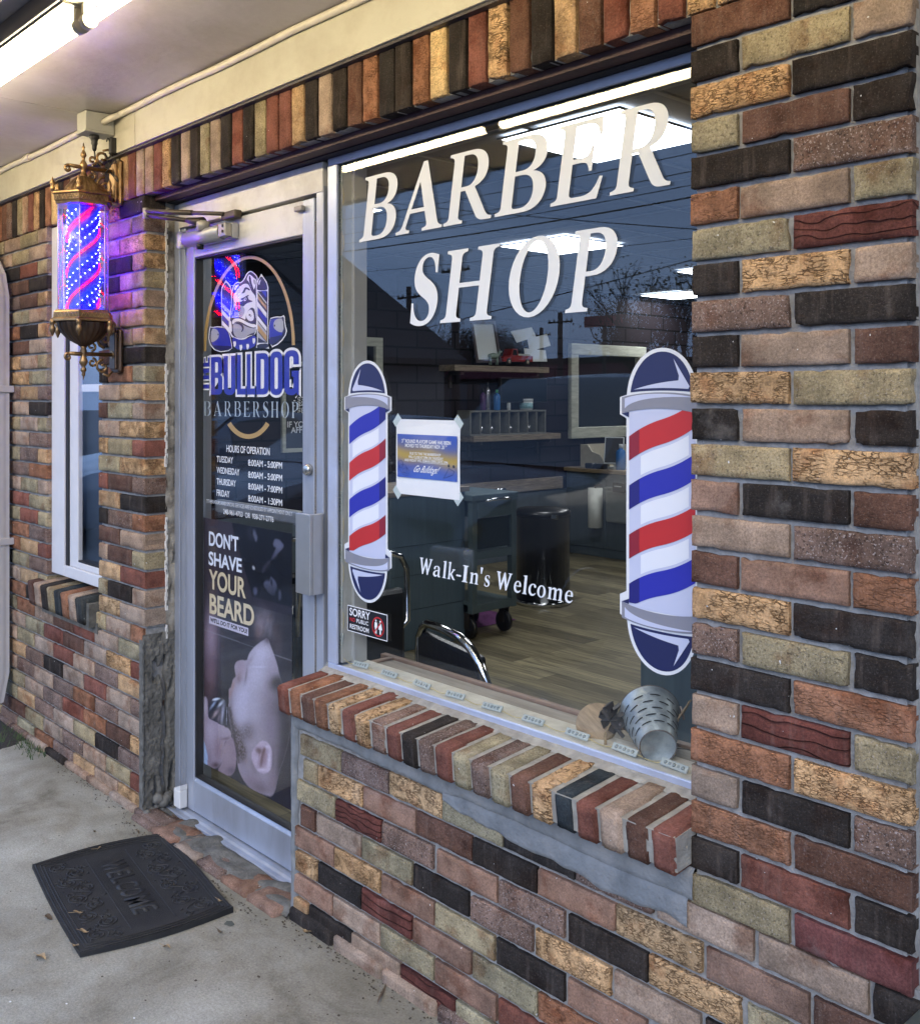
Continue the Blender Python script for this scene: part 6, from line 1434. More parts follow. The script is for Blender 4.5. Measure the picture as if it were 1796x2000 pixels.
def quadthing(n,label,cat,pxs,X,m,th=.004,frame=None,group=None):
    pts=[P(x,y,X=X) for x,y in pxs]; t=thing(n,label,cat,(0,0,0),group)
    mb=MB(); mb.add([tuple(p) for p in pts]+[(p.x-th,p.y,p.z) for p in pts],[(0,1,2,3),(7,6,5,4),(0,4,5,1),(1,5,6,2),(2,6,7,3),(3,7,4,0)]); mb.build('sheet',m,t)
    if frame:
        c=sum(pts,Vector())/4; q=[c+(p-c)*1.0+ (p-c).normalized()*.035 for p in pts]; mb=MB()
        for i in range(4):
            j=(i+1)%4; mb.add([tuple(q[i]),tuple(q[j]),tuple(pts[j]),tuple(pts[i])]+[(p.x+.015,p.y,p.z) for p in(q[i],q[j],pts[j],pts[i])],[(0,1,2,3),(4,5,6,7),(0,1,5,4),(1,2,6,5),(2,3,7,6),(3,0,4,7)])
        mb.build('frame',frame,t)
    return t
lic=mat('paper_pale',(.84,.88,.88),.7)
quadthing('framed_certificate','tilted certificate in a dark frame leaning on the upper shelf left of the toy truck','picture',[(922,633),(962,633),(973,702),(932,702)],SX+.10,lic,frame=mat('dark_frame',(.07,.05,.055),.4))
G_='papers clipped to the dark brick wall'
for k,(q,l) in enumerate(([[(997,647),(1038,639),(1047,658),(1009,669)],'topmost tilted paper clipped above the red toy truck'],[[(1030,662),(1068,652),(1075,675),(1034,686)],'tilted paper overlapping the one above the toy truck'],[[(1023,680),(1065,684),(1068,706),(1026,706)],'lowest paper, standing behind the bed of the toy truck'])):
    quadthing('paper_sheet',l,'paper',q,SX+.012+.012*k,lic,group=G_)
# toy pickup
tk=thing('toy_truck','small red toy pickup truck on the upper shelf','toy truck',(0,0,0))
o=P(980,712,X=SX+.12); e_=P(1037,712,X=SX+.12); Lk=e_.y-o.y; xr=SX+.14
red=mat('toy_red',(.30,.02,.02),.35,var=.1)
prof=[(0,.16),(.02,.30),(.24,.36),(.30,.62),(.46,.62),(.50,.36),(1,.36),(1,.14),(0,.12)]
mb=MB(); mb.prism([(o.y+a*Lk,o.z+b*Lk*.62) for a,b in prof],'x',xr-.10,xr); mb.build('body',red,tk)
mb=MB(); mb.prism([(o.y+a*Lk,o.z+b*Lk*.62) for a,b in ((.30,.38),(.33,.58),(.44,.58),(.46,.38))],'x',xr-.095,xr+.002); mb.build('cab_window',mat('toy_window',(.03,.03,.04),.2),tk)
for a in(.17,.80):
    mb=MB(); mb.M=Matrix.Translation((xr+.004,o.y+a*Lk,o.z+.028))@Matrix.Rotation(R(90),4,'Y'); mb.lathe([(0,-.02),(.028,-.02),(.028,.004),(.0,.004)],16); w1=mb.build('wheel',mat('toy_tyre',(.03,.03,.03),.7),tk)
    mb=MB(); mb.M=Matrix.Translation((xr+.008,o.y+a*Lk,o.z+.028))@Matrix.Rotation(R(90),4,'Y'); mb.lathe([(0,.004),(.014,.002),(.014,-.01)],12); mb.build('hub',mat('toy_hub',(.5,.4,.3),.4),w1)
mb=MB(); mb.box(xr-.09,xr-.01,o.y+.55*Lk,o.y+.95*Lk,o.z+.36*.62*Lk,o.z+.44*.62*Lk,.008); mb.build('load',mat('toy_load',(.5,.5,.42),.8),tk)
me=text_mesh('Farm Fresh',.0); n=len(me.vertices); q=np.empty(n*3); me.vertices.foreach_get('co',q); q=q.reshape(-1,3); mn=q.min(0); mx=q.max(0); s1=.45*Lk/(mx[0]-mn[0]); bb=np.zeros_like(q); bb[:,0]=xr+.0015; bb[:,1]=o.y+.36*Lk+(q[:,0]-mn[0])*s1; bb[:,2]=o.z+.22*.62*Lk+(q[:,1]-mn[1])*s1; me.vertices.foreach_set('co',bb.ravel()); bpy.data.meshes.remove(me)
# little goat figurine
gt=thing('goat_figurine','small pale green goat figurine beside the toy truck','figurine',(0,0,0))
o=P(955,712,X=SX+.12); mb=MB(); gx=SX+.12
mb.tube([(gx,o.y,o.z+.075),(gx,o.y+.05,o.z+.08),(gx,o.y+.10,o.z+.078)],[.018,.024,.018],10)
mb.tube([(gx,o.y+.10,o.z+.08),(gx,o.y+.125,o.z+.11),(gx,o.y+.15,o.z+.118)],[.014,.012,.007],8)
for dy in(.01,.09): 
    for dx_ in(-.01,.01): mb.tube([(gx+dx_,o.y+dy,o.z+.07),(gx+dx_,o.y+dy+.003,o.z)],[.008,.005],6)
for dx_ in(-.006,.006): mb.tube([(gx+dx_,o.y+.128,o.z+.12),(gx+dx_,o.y+.118,o.z+.142)],[.003,.001],5)
mb.build('body',mat('figurine_green',(.25,.33,.28),.5,var=.2),gt)
# cubby rack, bottles and jar on the lower shelf
cu=thing('cubby_rack','grey wooden rack of small cubbies on the lower shelf','rack',(0,0,0))
a=P(918,802,X=SX+.17); b=P(1066,802,X=SX+.17); zt4=a.z; n=8
mb=MB(); mb.box(SX+.01,SX+.17,a.y,b.y,zt4-.014,zt4); mb.box(SX+.01,SX+.17,a.y,b.y,zs2+.0005,zs2+.014); 
for i in range(n+1): y=a.y+(b.y-a.y-.012)*i/n; mb.box(SX+.01,SX+.168,y,y+.012,zs2+.0145,zt4-.0145)
mb.build('carcass',mat('cubby_wood',(.17,.17,.15),.7,var=.2),cu)
mb=MB(); mb.box(SX+.004,SX+.0095,a.y,b.y,zs2+.001,zt4); mb.build('back',mat('cubby_back',(.03,.035,.04),.7),cu)
for i,k in enumerate((1,2,4,6)):
    y=a.y+(b.y-a.y)*(k+.55)/n; mb=MB(); mb.M=Matrix.Translation((SX+.10,y,zs2+.055))@Matrix.Rotation(R(90),4,'X'); mb.lathe([(0,-.006),(.035,-.004),(.037,.004),(0,.012)],16); o=mb.build('clipper_guard',mat('guard_metal',(.5,.5,.52),.2,metal=.8)); tag(o,['round metal tin in the second cubby from the left','round metal tin in the third cubby from the left','round metal tin in the middle cubby','brightest round metal tin, in the seventh cubby'][i],'tin','metal tins in the cubby rack')
def bottle(px_,pyb,hpx,rad,m,label,cap=None,X=SX+.10,cat='bottle',base=None):
    o=P(px_,pyb,X=X); t_=-X/(c_-(px_-898)/F_*s_); h=hpx*t_/F_; z=o.z if base is None else base
    t=thing('bottle' if cat=='bottle' else cat.replace(' ','_'),label,cat,(X,o.y,z))
    mb=MB(); mb.lathe([(rad*.9,0),(rad,.006),(rad,h*.68),(rad*.8,h*.76),(rad*.35,h*.80),(rad*.35,h*.84)],16); mb.build('body',m,t)
    mb=MB(); mb.lathe([(rad*.4,h*.841),(rad*.4,h),(0,h)],12); mb.build('cap',cap or MATS['black_rubber'],t)
pv_=mat('purple_plastic',(.08,.03,.12),.4); wp=mat('white_plastic',(.6,.63,.63),.4); bp_=mat('blue_plastic',(.03,.16,.45),.35)
bottle(952,802,55,.022,mat('chrome_can',(.5,.5,.55),.2,metal=.8),'tall slim metal spray can on the cubby rack',base=zt4); bottle(943,802,42,.025,pv_,'purple bottle beside the slim spray can',base=zt4); bottle(970,802,40,.03,bp_,'blue bottle with a dark green cap on the cubby rack',mat('green_cap',(.04,.25,.08),.5),base=zt4); bottle(993,800,24,.017,wp,'little white bottle on the cubby rack',wp,base=zt4)
jr=thing('product_jar','white jar with a blue label on the cubby rack','jar',(0,0,0)); o=P(1027,800,X=SX+.10)
mb=MB(); mb.lathe([(.055,zt4),(.06,zt4+.006),(.06,zt4+.075)],20,(SX+.10,o.y,0)); mb.build('body',wp,jr); mb=MB(); mb.lathe([(.0605,zt4+.012),(.0605,zt4+.062)],20,(SX+.10,o.y,0)); mb.build('label',mat('jar_label',(.25,.45,.5),.5,var=.5,scale=60),jr); mb=MB(); mb.lathe([(.063,zt4+.0755),(.063,zt4+.098),(0,zt4+.10)],20,(SX+.10,o.y,0)); mb.build('lid',wp,jr)
# dark television on the wall
tv=thing('television','dark flat screen on a bracket above the cubby rack','television',(0,0,0)); a=P(1032,738,X=SX+.12); b=P(1068,786,X=SX+.12)
mb=MB(); mb.box(SX+.09,SX+.12,a.y-.35,b.y,b.z,a.z,.004); mb.build('bezel',MATS['black_rubber'],tv); mb=MB(); mb.box(SX+.1201,SX+.122,a.y-.34,b.y-.01,b.z+.01,a.z-.01); mb.build('screen',mat('dark_screen',(.01,.015,.02),.12),tv); mb=MB(); mb.box(SX+.001,SX+.0895,a.y-.2,a.y-.1,b.z+.05,a.z-.05); mb.build('bracket',MATS['dark_bronze_metal'],tv)
# counter cabinet with its things
kc=thing('counter_cabinet','grey counter cabinet with a wooden top standing out from the dark brick wall','cabinet',(0,0,0))
yk=P(1103,915,X=SX+.01).y; cz_k=P(1103,912,X=SX+.01).z
mb=MB(); mb.box(SX+.02,-4.9,yk+.01,yk+.62,.02,cz_k-.035,.003); mb.build('carcass',gry,kc)
mb=MB(); mb.box(SX+.005,-4.88,yk-.015,yk+.64,cz_k-.0345,cz_k,.004); mb.build('worktop',mat('worktop_wood',(.30,.23,.15),.45,var=.2,stretch=(1,6,1),scale=8),kc)
for i in range(3): mb=MB(); mb.box(SX+.08+i*.47,SX+.50+i*.47,yk-.002,yk+.0095,.10,cz_k-.08,.003); mb.build('side_panel',gry,kc)
def onk(px_,dy): return P(px_,912,Y=yk+dy)
bottle(1212,945,50,.045,bp_,'bright blue spray bottle on the counter cabinet',wp,X=onk(1212,.1).x,base=cz_k+.0005)
ob=thing('organiser_box','pale wooden organiser box with scalloped side on the counter cabinet','box',(0,0,0)); a=onk(1133,.12); b=onk(1188,.12); h=P(1133,868,Y=yk+.12).z
mb=MB(); pr_=[(a.x,cz_k+.001),(b.x,cz_k+.001),(b.x,cz_k+.05),(b.x-.06,cz_k+.07),(b.x-.1,cz_k+.12),(a.x+.14,cz_k+.15),(a.x+.09,h),(a.x,h)]
mb.prism(pr_,'y',a.y,a.y+.015); mb.box(a.x,a.x+.015,a.y+.0155,a.y+.35,cz_k+.001,h); mb.box(a.x+.0155,b.x,a.y+.0155,a.y+.35,cz_k+.001,cz_k+.014); mb.box(a.x+.0155,b.x,a.y+.3505,a.y+.365,cz_k+.001,h); mb.build('carcass',mat('pale_wood',(.50,.46,.36),.6,var=.12),ob)
tb_=thing('tablet_stand','black tablet on a white stand on the counter cabinet','tablet',(0,0,0)); a=onk(1192,.08)
TM=Matrix.Translation((a.x,a.y+.05,cz_k+.17))@Matrix.Rotation(R(30),4,'Z')@Matrix.Rotation(R(-20),4,'X')
mb=MB(); mb.M=TM; mb.box(-.09,.09,-.006,.006,-.13,.13,.006); mb.build('bezel',wp,tb_)
mb=MB(); mb.M=TM; mb.box(-.08,.08,-.0085,-.0065,-.118,.118); mb.build('screen',mat('matt_screen',(.01,.012,.016),.5),tb_)
mb=MB(); mb.box(a.x-.06,a.x+.07,a.y+.02,a.y+.16,cz_k+.0005,cz_k+.02,.005); mb.box(a.x-.03,a.x+.03,a.y+.08,a.y+.12,cz_k+.02,cz_k+.12,.004); mb.build('stand',wp,tb_)
for k,(px_,l) in enumerate(((1153,'left black card reader in front of the organiser box'),(1173,'right black card reader beside the tablet stand'))):
    o=onk(px_,.03); mb=MB(); mb.box(o.x-.05,o.x+.05,o.y-.03,o.y+.04,cz_k+.0005,cz_k+.05,.012); tag(mb.build('card_reader',MATS['black_rubber']),l,'card reader','card readers on the counter')
pt=thing('paper_towel_roll','white paper towel roll hanging on the side of the counter cabinet','paper towel',(0,0,0)); a=P(1162,953,Y=yk-.08); b=P(1162,1030,Y=yk-.08)
mb=MB(); mb.lathe([(.02,b.z),(.066,b.z),(.066,a.z),(.02,a.z),(.02,b.z)],24,(a.x,a.y,0)); mb.build('roll',mat('towel_paper',(.74,.76,.70),.9,var=.05,bump=.4,bscale=60),pt)
mb=MB(); mb.tube([(a.x,a.y,b.z-.02),(a.x,a.y,a.z+.03)],.006,8); mb.box(a.x-.01,a.x+.01,a.y-.01,yk-.003,a.z+.02,a.z+.03); mb.build('holder',MATS['dark_bronze_metal'],pt)
pb=thing('plastic_bin','pale grey green plastic bin beside the paper towel roll','bin',(0,0,0)); a=P(1181,955,Y=yk-.1); b=P(1236,1026,Y=yk-.1)
mb=MB(); mb.box(a.x,b.x,yk-.1,yk-.004,b.z,a.z,.02); mb.build('body',mat('bin_plastic',(.20,.22,.205),.5,var=.08),pb); mb=MB(); mb.box(a.x-.008,b.x+.008,yk-.11,yk-.003,a.z+.0005,a.z+.015,.005); mb.build('rim',MATS['bin_plastic'],pb)
ch=thing('card_holder','small black card holder on the side of the counter cabinet','card holder',(0,0,0)); a=P(1201,942,Y=yk-.12)
mb=MB(); mb.box(a.x,a.x+.12,yk-.16,yk-.115,a.z-.085,a.z,.004); mb.build('case',MATS['black_rubber'],ch); mb=MB(); mb.box(a.x+.02,a.x+.10,yk-.162,yk-.1605,a.z-.035,a.z-.026); mb.build('print',wp,ch)
# pedal bin
tc_=thing('trash_can','round black pedal bin with a chrome latch in front of the counter cabinet','trash can',(0,0,0)); o=P(1062,1188,Z=.02); ry=.19
cx_,cy_=o.x-.14,o.y+.14; zt5=1.48-(1003-775)*6.9/1983
gl=mat('gloss_black',(.008,.009,.010),.32,coat=.2)
mb=MB(); mb.lathe([(ry,.06),(ry,zt5-.05),(ry+.006,zt5-.048)],36,(cx_,cy_,0)); mb.build('body',gl,tc_); mb=MB(); mb.lathe([(ry+.008,zt5-.045),(ry+.008,zt5-.02),(ry-.01,zt5),(0,zt5+.012)],36,(cx_,cy_,0)); mb.build('lid',gl,tc_)
mb=MB(); mb.lathe([(ry+.01,.02),(ry+.012,.055),(ry,.056)],36,(cx_,cy_,0)); mb.build('base_ring',mat('chrome',(.7,.72,.74),.12,metal=1),tc_)
mb=MB(); dv=Vector((-cx_,-1.6-cy_,0)).normalized(); q=Vector((cx_,cy_,0))+dv*(ry+.012)+Vector((.03,.06,0)); mb.box(q.x-.05,q.x+.05,q.y-.012,q.y+.012,zt5-.05,zt5-.018,.004); mb.build('latch',MATS['chrome'],tc_)
# tool trolley
tt=thing('tool_trolley','tall grey steel tool trolley on castors in the middle of the shop','trolley',(0,0,0))
A1=P(917,1245,Z=.16); B1=P(1012,1235,Z=.16); 
steel=mat('trolley_grey',(.10,.14,.15),.45,metal=.2,var=.08,bump=.1)
xt=-4.42; ya=P(922,1000,X=xt).y; yb3=P(1008,1000,X=xt).y; zt6=P(950,968,X=xt).z; zb6=.18; dpt=.40
mb=MB()
for x in(xt-dpt,xt-.04):
    for y in(ya,yb3-.04): mb.box(x,x+.04,y,y+.04,zb6,zt6-.03)
mb.box(xt-dpt+.04,xt-.04,ya+.002,ya+.03,zb6+.0,zb6+.07); mb.build('frame_post',steel,tt)
mb=MB(); mb.box(xt-dpt-.01,xt+.01,ya-.01,yb3+.01,zt6-.03,zt6+.01,.006); mb.build('top_tray',steel,tt)
for k,z in enumerate((zb6,(zb6+zt6)*.47)):
    mb=MB(); mb.box(xt-dpt+.002,xt-.002,ya+.002,yb3-.002,z+.001,z+.05,.003); mb.build('shelf',steel,tt)
zz=[zt6-.04,zt6-.12]
mb=MB(); mb.box(xt-dpt+.01,xt+.004,ya+.041,yb3-.041,zt6-.13,zt6-.035,.004); mb.build('drawer',steel,tt)
mb=MB(); mb.box(xt-.035,xt-.02,ya+.0405,yb3-.0405,(zb6+zt6)*.47+.06,zt6-.14); mb.build('back_panel',mat('trolley_dark',(.022,.032,.036),.5),tt)
mb=MB(); mb.tube([(xt+.03,ya+.08,zt6-.03),(xt+.05,ya+.12,zt6-.02),(xt+.05,yb3-.12,zt6-.02),(xt+.03,yb3-.08,zt6-.03)],.009,8)
mb.tube([(xt-.2,yb3+.0,zt6-.0),(xt-.2,yb3+.10,zt6+.0)],.012,8); mb.build('handle',MATS['chrome'],tt)
for x in(xt-.06,xt-dpt+.04):
    for y in(ya+.03,yb3-.05):
        mb=MB(); mb.M=Matrix.Translation((x,y,.085))@Matrix.Rotation(R(90),4,'X'); mb.lathe([(0,-.016),(.055,-.014),(.065,-.01),(.065,.01),(.055,.014),(0,.016)],24); w1=mb.build('castor',mat('castor_rubber',(.012,.012,.013),.4),tt)
        mb=MB(); mb.box(x-.02,x+.02,y-.024,y-.018,.08,.178); mb.box(x-.02,x+.02,y+.018,y+.024,.08,.178); mb.box(x-.025,x+.025,y-.025,y+.025,.168,.1795); mb.build('fork',MATS['dark_bronze_metal'],w1)
cl_=thing('purple_cloth','crumpled purple cloth on the floor under the trolley','cloth',(0,0,0)); o=P(955,1222,Z=.02)
mb=MB(); mb.grid(lambda u,v:(o.x-.3+.3*u,o.y-.1+.35*v,.022+.06*math.sin(u*math.pi)*math.sin(v*math.pi)*(1+.6*noise.noise(Vector((u*6,v*6,0))))),14,14); mb.build('fabric',mat('purple_fabric',(.14,.04,.14),.9,var=.3),cl_)
# tall grey cabinet left of the trolley
tc2=thing('tall_cabinet','tall grey beadboard cabinet standing behind the waiting chairs','cabinet',(0,0,0))
xk=-4.5; y0=P(760,1000,X=xk).y; y1=P(908,1000,X=xk).y; zk=P(880,952,X=xk).z
mb=MB(); mb.box(xk-.5,xk,y0,y1,.02,zk-.03,.003); mb.build('carcass',mat('blue_grey_board',(.085,.13,.165),.5,var=.12,scale=5,stretch=(9,9,.4),bump=.15),tc2); mb=MB(); mb.box(xk-.52,xk+.02,y0-.02,y1+.02,zk-.0295,zk,.004); mb.build('top_board',wd,tc2)
mb=MB()
for z in(.25,.45,.62): mb.box(xk+.0005,xk+.003,y0+.02,y1-.02,z,z+.002)
mb.build('board_joint',mat('joint_line',(.02,.03,.035),.6),tc2)
# right cabinet close behind the bucket
rc=thing('base_cabinet','grey panelled base cabinet behind the galvanised bucket','cabinet',(0,0,0))
a=P(1250,1400,X=-1.75); xk=-2.15; y0=P(1250,1300,X=xk).y
mb=MB(); mb.box(xk,xk+1.4,y0,y0+.5,.02,.88,.004); mb.build('carcass',MATS['blue_grey_board'],rc); mb=MB(); mb.box(xk-.02,xk+1.42,y0-.02,y0+.52,.8805,.91,.004); mb.build('worktop',MATS['worktop_wood'],rc)
# black waiting chairs
def chrome_chair(label,seatc,rz,scale=1.,padonly=False):
    t=thing('waiting_chair',label,'chair',(seatc[0],seatc[1],.02),'black waiting chairs inside the window',rz)
    bk=mat('black_vinyl',(.010,.012,.018),.3,bump=.2)
    w=.26
    pts=[(-w,.0,.0),(-w,.02,.45),(-w,.05,.64),(-w+.012,.06,.71),(-w+.04,.07,.77),(-w+.085,.08,.815),(-w+.14,.088,.84),(0,.09,.845),(w-.14,.088,.84),(w-.085,.08,.815),(w-.04,.07,.77),(w-.012,.06,.71),(w,.05,.64),(w,.02,.45),(w,0,0)]
    mb=MB(); 
    mb.tube(pts,.0155,12); mb.build('back_frame',MATS['chrome'],t)
    mb=MB(); mb.box(-w+.035,w-.035,.045,.083,.42,.80,.02); mb.build('backrest',bk,t)
    mb=MB(); mb.box(-w+.005,w-.005,-.48,.0,.40,.47,.03); mb.build('seat',bk,t)
    for sx_ in(-1,1):
        mb=MB(); mb.tube([(sx_*w,0,.44),(sx_*w,-.44,.42),(sx_*w,-.46,.38),(sx_*w,-.46,0)],.0125,10); mb.build('leg',MATS['chrome'],t)
        mb=MB(); mb.tube([(sx_*(w+.02),.04,.66),(sx_*(w+.03),-.1,.68),(sx_*(w+.03),-.36,.665),(sx_*(w+.02),-.42,.62),(sx_*(w+.01),-.44,.44)],.0125,10); a=mb.build('armrest',MATS['chrome'],t) if not padonly else None
    return t
# the near chair stands just inside the ledge with its back to the window
near=chrome_chair('black chair with a curved chrome back frame just inside the window ledge',(-2.31,.545),R(180-14),padonly=True); near.scale=(.9,.9,.885)
bc=thing('barber_chair','bulky black chair with chrome arm loops behind the left barber pole decal','chair',(0,0,0))
bc.location=(-3.84,1.02,0); bc.rotation_euler=(0,0,R(90)); bx_,by_=0,0
mb=MB(); mb.box(bx_-.32,bx_+.28,by_-.28,by_+.28,.30,.60,.07); mb.build('seat',MATS['black_vinyl'],bc)
for sy in(-1,1): mb=MB(); mb.box(-.31,.26,sy*.32-.025,sy*.32+.025,.22,.63,.02); mb.build('side_panel',MATS['black_vinyl'],bc)
mb=MB(); mb.box(bx_-.42,bx_-.29,by_-.28,by_+.28,.5,.92,.055); mb.build('backrest',MATS['black_vinyl'],bc)
mb=MB(); mb.lathe([(.27,.02),(.27,.035),(.05,.06),(.05,.34)],28,(bx_,by_,0)); mb.build('pedestal',MATS['chrome'],bc)
for sy in(-1,1):
    mb=MB(); mb.tube([(bx_-.30,by_+sy*.33,.50),(bx_-.30,by_+sy*.33,.72),(bx_-.26,by_+sy*.33,.775),(bx_-.2,by_+sy*.33,.79),(bx_+.18,by_+sy*.33,.79),(bx_+.24,by_+sy*.33,.77),(bx_+.275,by_+sy*.33,.71),(bx_+.28,by_+sy*.33,.48),(bx_+.2,by_+sy*.33,.42)],.013,10); mb.build('armrest',MATS['chrome'],bc)
mb=MB(); mb.box(.27,.29,-.2,.2,.06,.34,.02); mb.box(.26,.48,-.2,.2,.05,.075,.01); mb.build('footrest',MATS['gloss_black'],bc)
# window board inside
wb=thing('window_board','grey wooden board forming the inner window ledge','ledge',(0,0,0))
mb=MB(); mb.box(-2.38,-.6,.226,.30,.672,.696,.003); mb.build('board',mat('grey_board',(.24,.21,.17),.6,var=.25,scale=8,stretch=(.6,5,5),dirt=(.36,.36,.30),dscale=3,bump=.2),wb)
mb=MB(); mb.box(-2.43,-.6,.3005,.322,.655,.703,.003); mb.box(-2.384,-2.365,.226,.2995,.6965,.703,.002); mb.build('edge_strip',mat('edge_wood',(.20,.13,.09),.5,var=.2),wb)
# galvanised bucket lying on the ledge
bk=thing('galvanised_bucket','small slotted galvanised bucket with a rope handle tipped over on the window ledge','bucket',(0,0,0))
base=P(1285,1461,Y=.235); mouth=P(1268,1408,Y=.235)
rB=.039; rM=.066; hB=.142
b0=P(1285,1460,Y=.17); d=(P(1268,1403,Y=.27)+Vector((0,0,.012))-b0).normalized()
zax=d; xax=Vector((1,0,0)); xax=(xax-zax*xax.dot(zax)).normalized(); yax=zax.cross(xax)
BM=Matrix((( xax.x,yax.x,zax.x,b0.x),(xax.y,yax.y,zax.y,b0.y),(xax.z,yax.z,zax.z,b0.z),(0,0,0,1)))
galv=mat('galvanised_zinc',(.36,.42,.44),.42,metal=.45,var=.22,scale=45,bump=.15,bscale=60,dirt=(.23,.27,.29),dscale=24)
rr2=lambda z:rB+(rM-rB)*z/hB
mb=MB(); mb.M=BM
mb.lathe([(0,.004),(rB-.002,.004),(rB,.0),(rB+.0005,.003)]+[(rr2(z),z) for z in (.01,.05,.09,hB-.004)]+[(rM+.002,hB-.002),(rM+.0025,hB+.001),(rM-.001,hB+.002)],56)
mb.lathe([(rr2(z)-.0012,z) for z in (.006,.05,.09,hB)],56); mb.build('body',galv,bk)
mb=MB(); mb.M=BM
for rI in range(5):
    z=.030+rI*.021; nslot=10
    for k in range(nslot):
        a=2*math.pi*(k+.5*(rI%2))/nslot; r=rr2(z)+.0006; da=.0115/r; vv=[]
        for i in range(7):
            q=-da+2*da*i/6; hh=.0019 if 0<i<6 else .0009
            vv+=[(r*math.cos(a+q),r*math.sin(a+q),z-hh),((r+.0008)*math.cos(a+q),(r+.0008)*math.sin(a+q),z+hh)]
        mb.add(vv,[(2*i,2*i+2,2*i+3,2*i+1) for i in range(6)])
mb.build('slots',mat('slot_dark',(.01,.012,.013),.8),bk)
mb=MB(); mb.M=BM; mb.tube([((rM+.001)*math.cos(i*math.pi/14),(rM+.001)*math.sin(i*math.pi/14),hB) for i in range(28)],.0022,6,closed=True); mb.tube([((rB)*math.cos(i*math.pi/14),(rB)*math.sin(i*math.pi/14),.002) for i in range(28)],.0016,6,closed=True); mb.build('rim',mat('rusty_rim',(.14,.12,.11),.5,metal=.4,var=.3),bk)
rope=mat('jute_rope',(.26,.20,.12),.95,var=.3,scale=150,bump=1.,bscale=220)
mb=MB()
def ropeline(pts):
    P_=[Vector(p) for p in pts]; fine=[]
    for i in range(len(P_)-1):
        for k in range(14): fine.append(P_[i].lerp(P_[i+1],k/14))
    for ph in(0,2.09,4.19): mb.tube([p+Vector((.0017*math.cos(i*.8+ph),.0017*math.sin(i*.8+ph),.0017*math.sin(i*.8+ph+1))) for i,p in enumerate(fine)],.0019,5)
sL=BM@Vector((-rM-.003,0,hB-.02)); sR=BM@Vector((rM+.003,0,hB-.02))
ropeline([sL,sL+Vector((-.014,-.01,.008)),sL+Vector((-.018,-.03,-.02)),sL+Vector((-.006,-.045,-.055)),sL+Vector((.02,-.05,-.060))])
ropeline([sR+Vector((.004,0,0)),sR+Vector((.03,-.01,.035)),sR+Vector((.012,-.03,-.005)),sR+Vector((.006,-.045,-.045)),sR+Vector((.018,-.055,-.068))])
mb.build('rope_handle',rope,bk)
mb=MB(); mb.M=BM
for sx_ in(-1,1): mb.box(sx_*(rM+.004)-.003,sx_*(rM+.004)+.003,-.008,.008,hB-.04,hB-.004,.002)
mb.build('handle_lug',MATS['rusty_rim'],bk)
# round wood slice with a dark ribbon bow
ws=thing('wood_slice','round wood slice leaning on the window ledge with a dark ribbon bow','ornament',(0,0,0))
cc=P(1165,1414,Y=.21); M=Matrix.Translation(cc)@Matrix.Rotation(R(24),4,'Z')@Matrix.Rotation(R(52),4,'X')
mb=MB(); mb.M=M; mb.lathe([(0,.009),(.046,.009),(.048,.006),(.048,-.006),(.046,-.009),(0,-.009)],32); mb.build('slice',mat('slice_wood',(.27,.20,.12),.6,var=.3,scale=30,stretch=(1,6,1),bump=.2),ws)
mb=MB(); q=P(1196,1402,Y=.20)
for k in range(7):
    a=k*.9; pts=[q+Vector((.0,0,.0)),q+Vector((.025*math.cos(a),-.004,.026*math.sin(a)+.006)),q+Vector((.035*math.cos(a+.5),.004,.03*math.sin(a+.5))),q+Vector((.012*math.cos(a+.9),.0,.01*math.sin(a+.9)))]
    for i in range(3):
        A_1,B_1=pts[i],pts[i+1]; w=Vector((.0,.012,.004)); mb.add([tuple(A_1-w),tuple(B_1-w),tuple(B_1+w),tuple(A_1+w)],[(0,1,2,3)])
mb.tube([q+Vector((-.02,0,.02)),q+Vector((.01,0,-.02)),q+Vector((.03,0,-.036))],.005,6)
mb.build('ribbon_bow',mat('dark_ribbon',(.045,.042,.042),.5,var=.2),ws)
wr=thing('wire_loop','loose loop of dark wire on the window ledge beside the bucket','wire',(0,0,0))
q=P(1325,1500,Y=.24); mb=MB(); mb.tube([(q.x+.03*math.cos(i*.25),.25+.03*math.sin(i*.25),.7035) for i in range(20)],.0012,6); mb.build('wire',MATS['dark_bronze_metal'],wr)
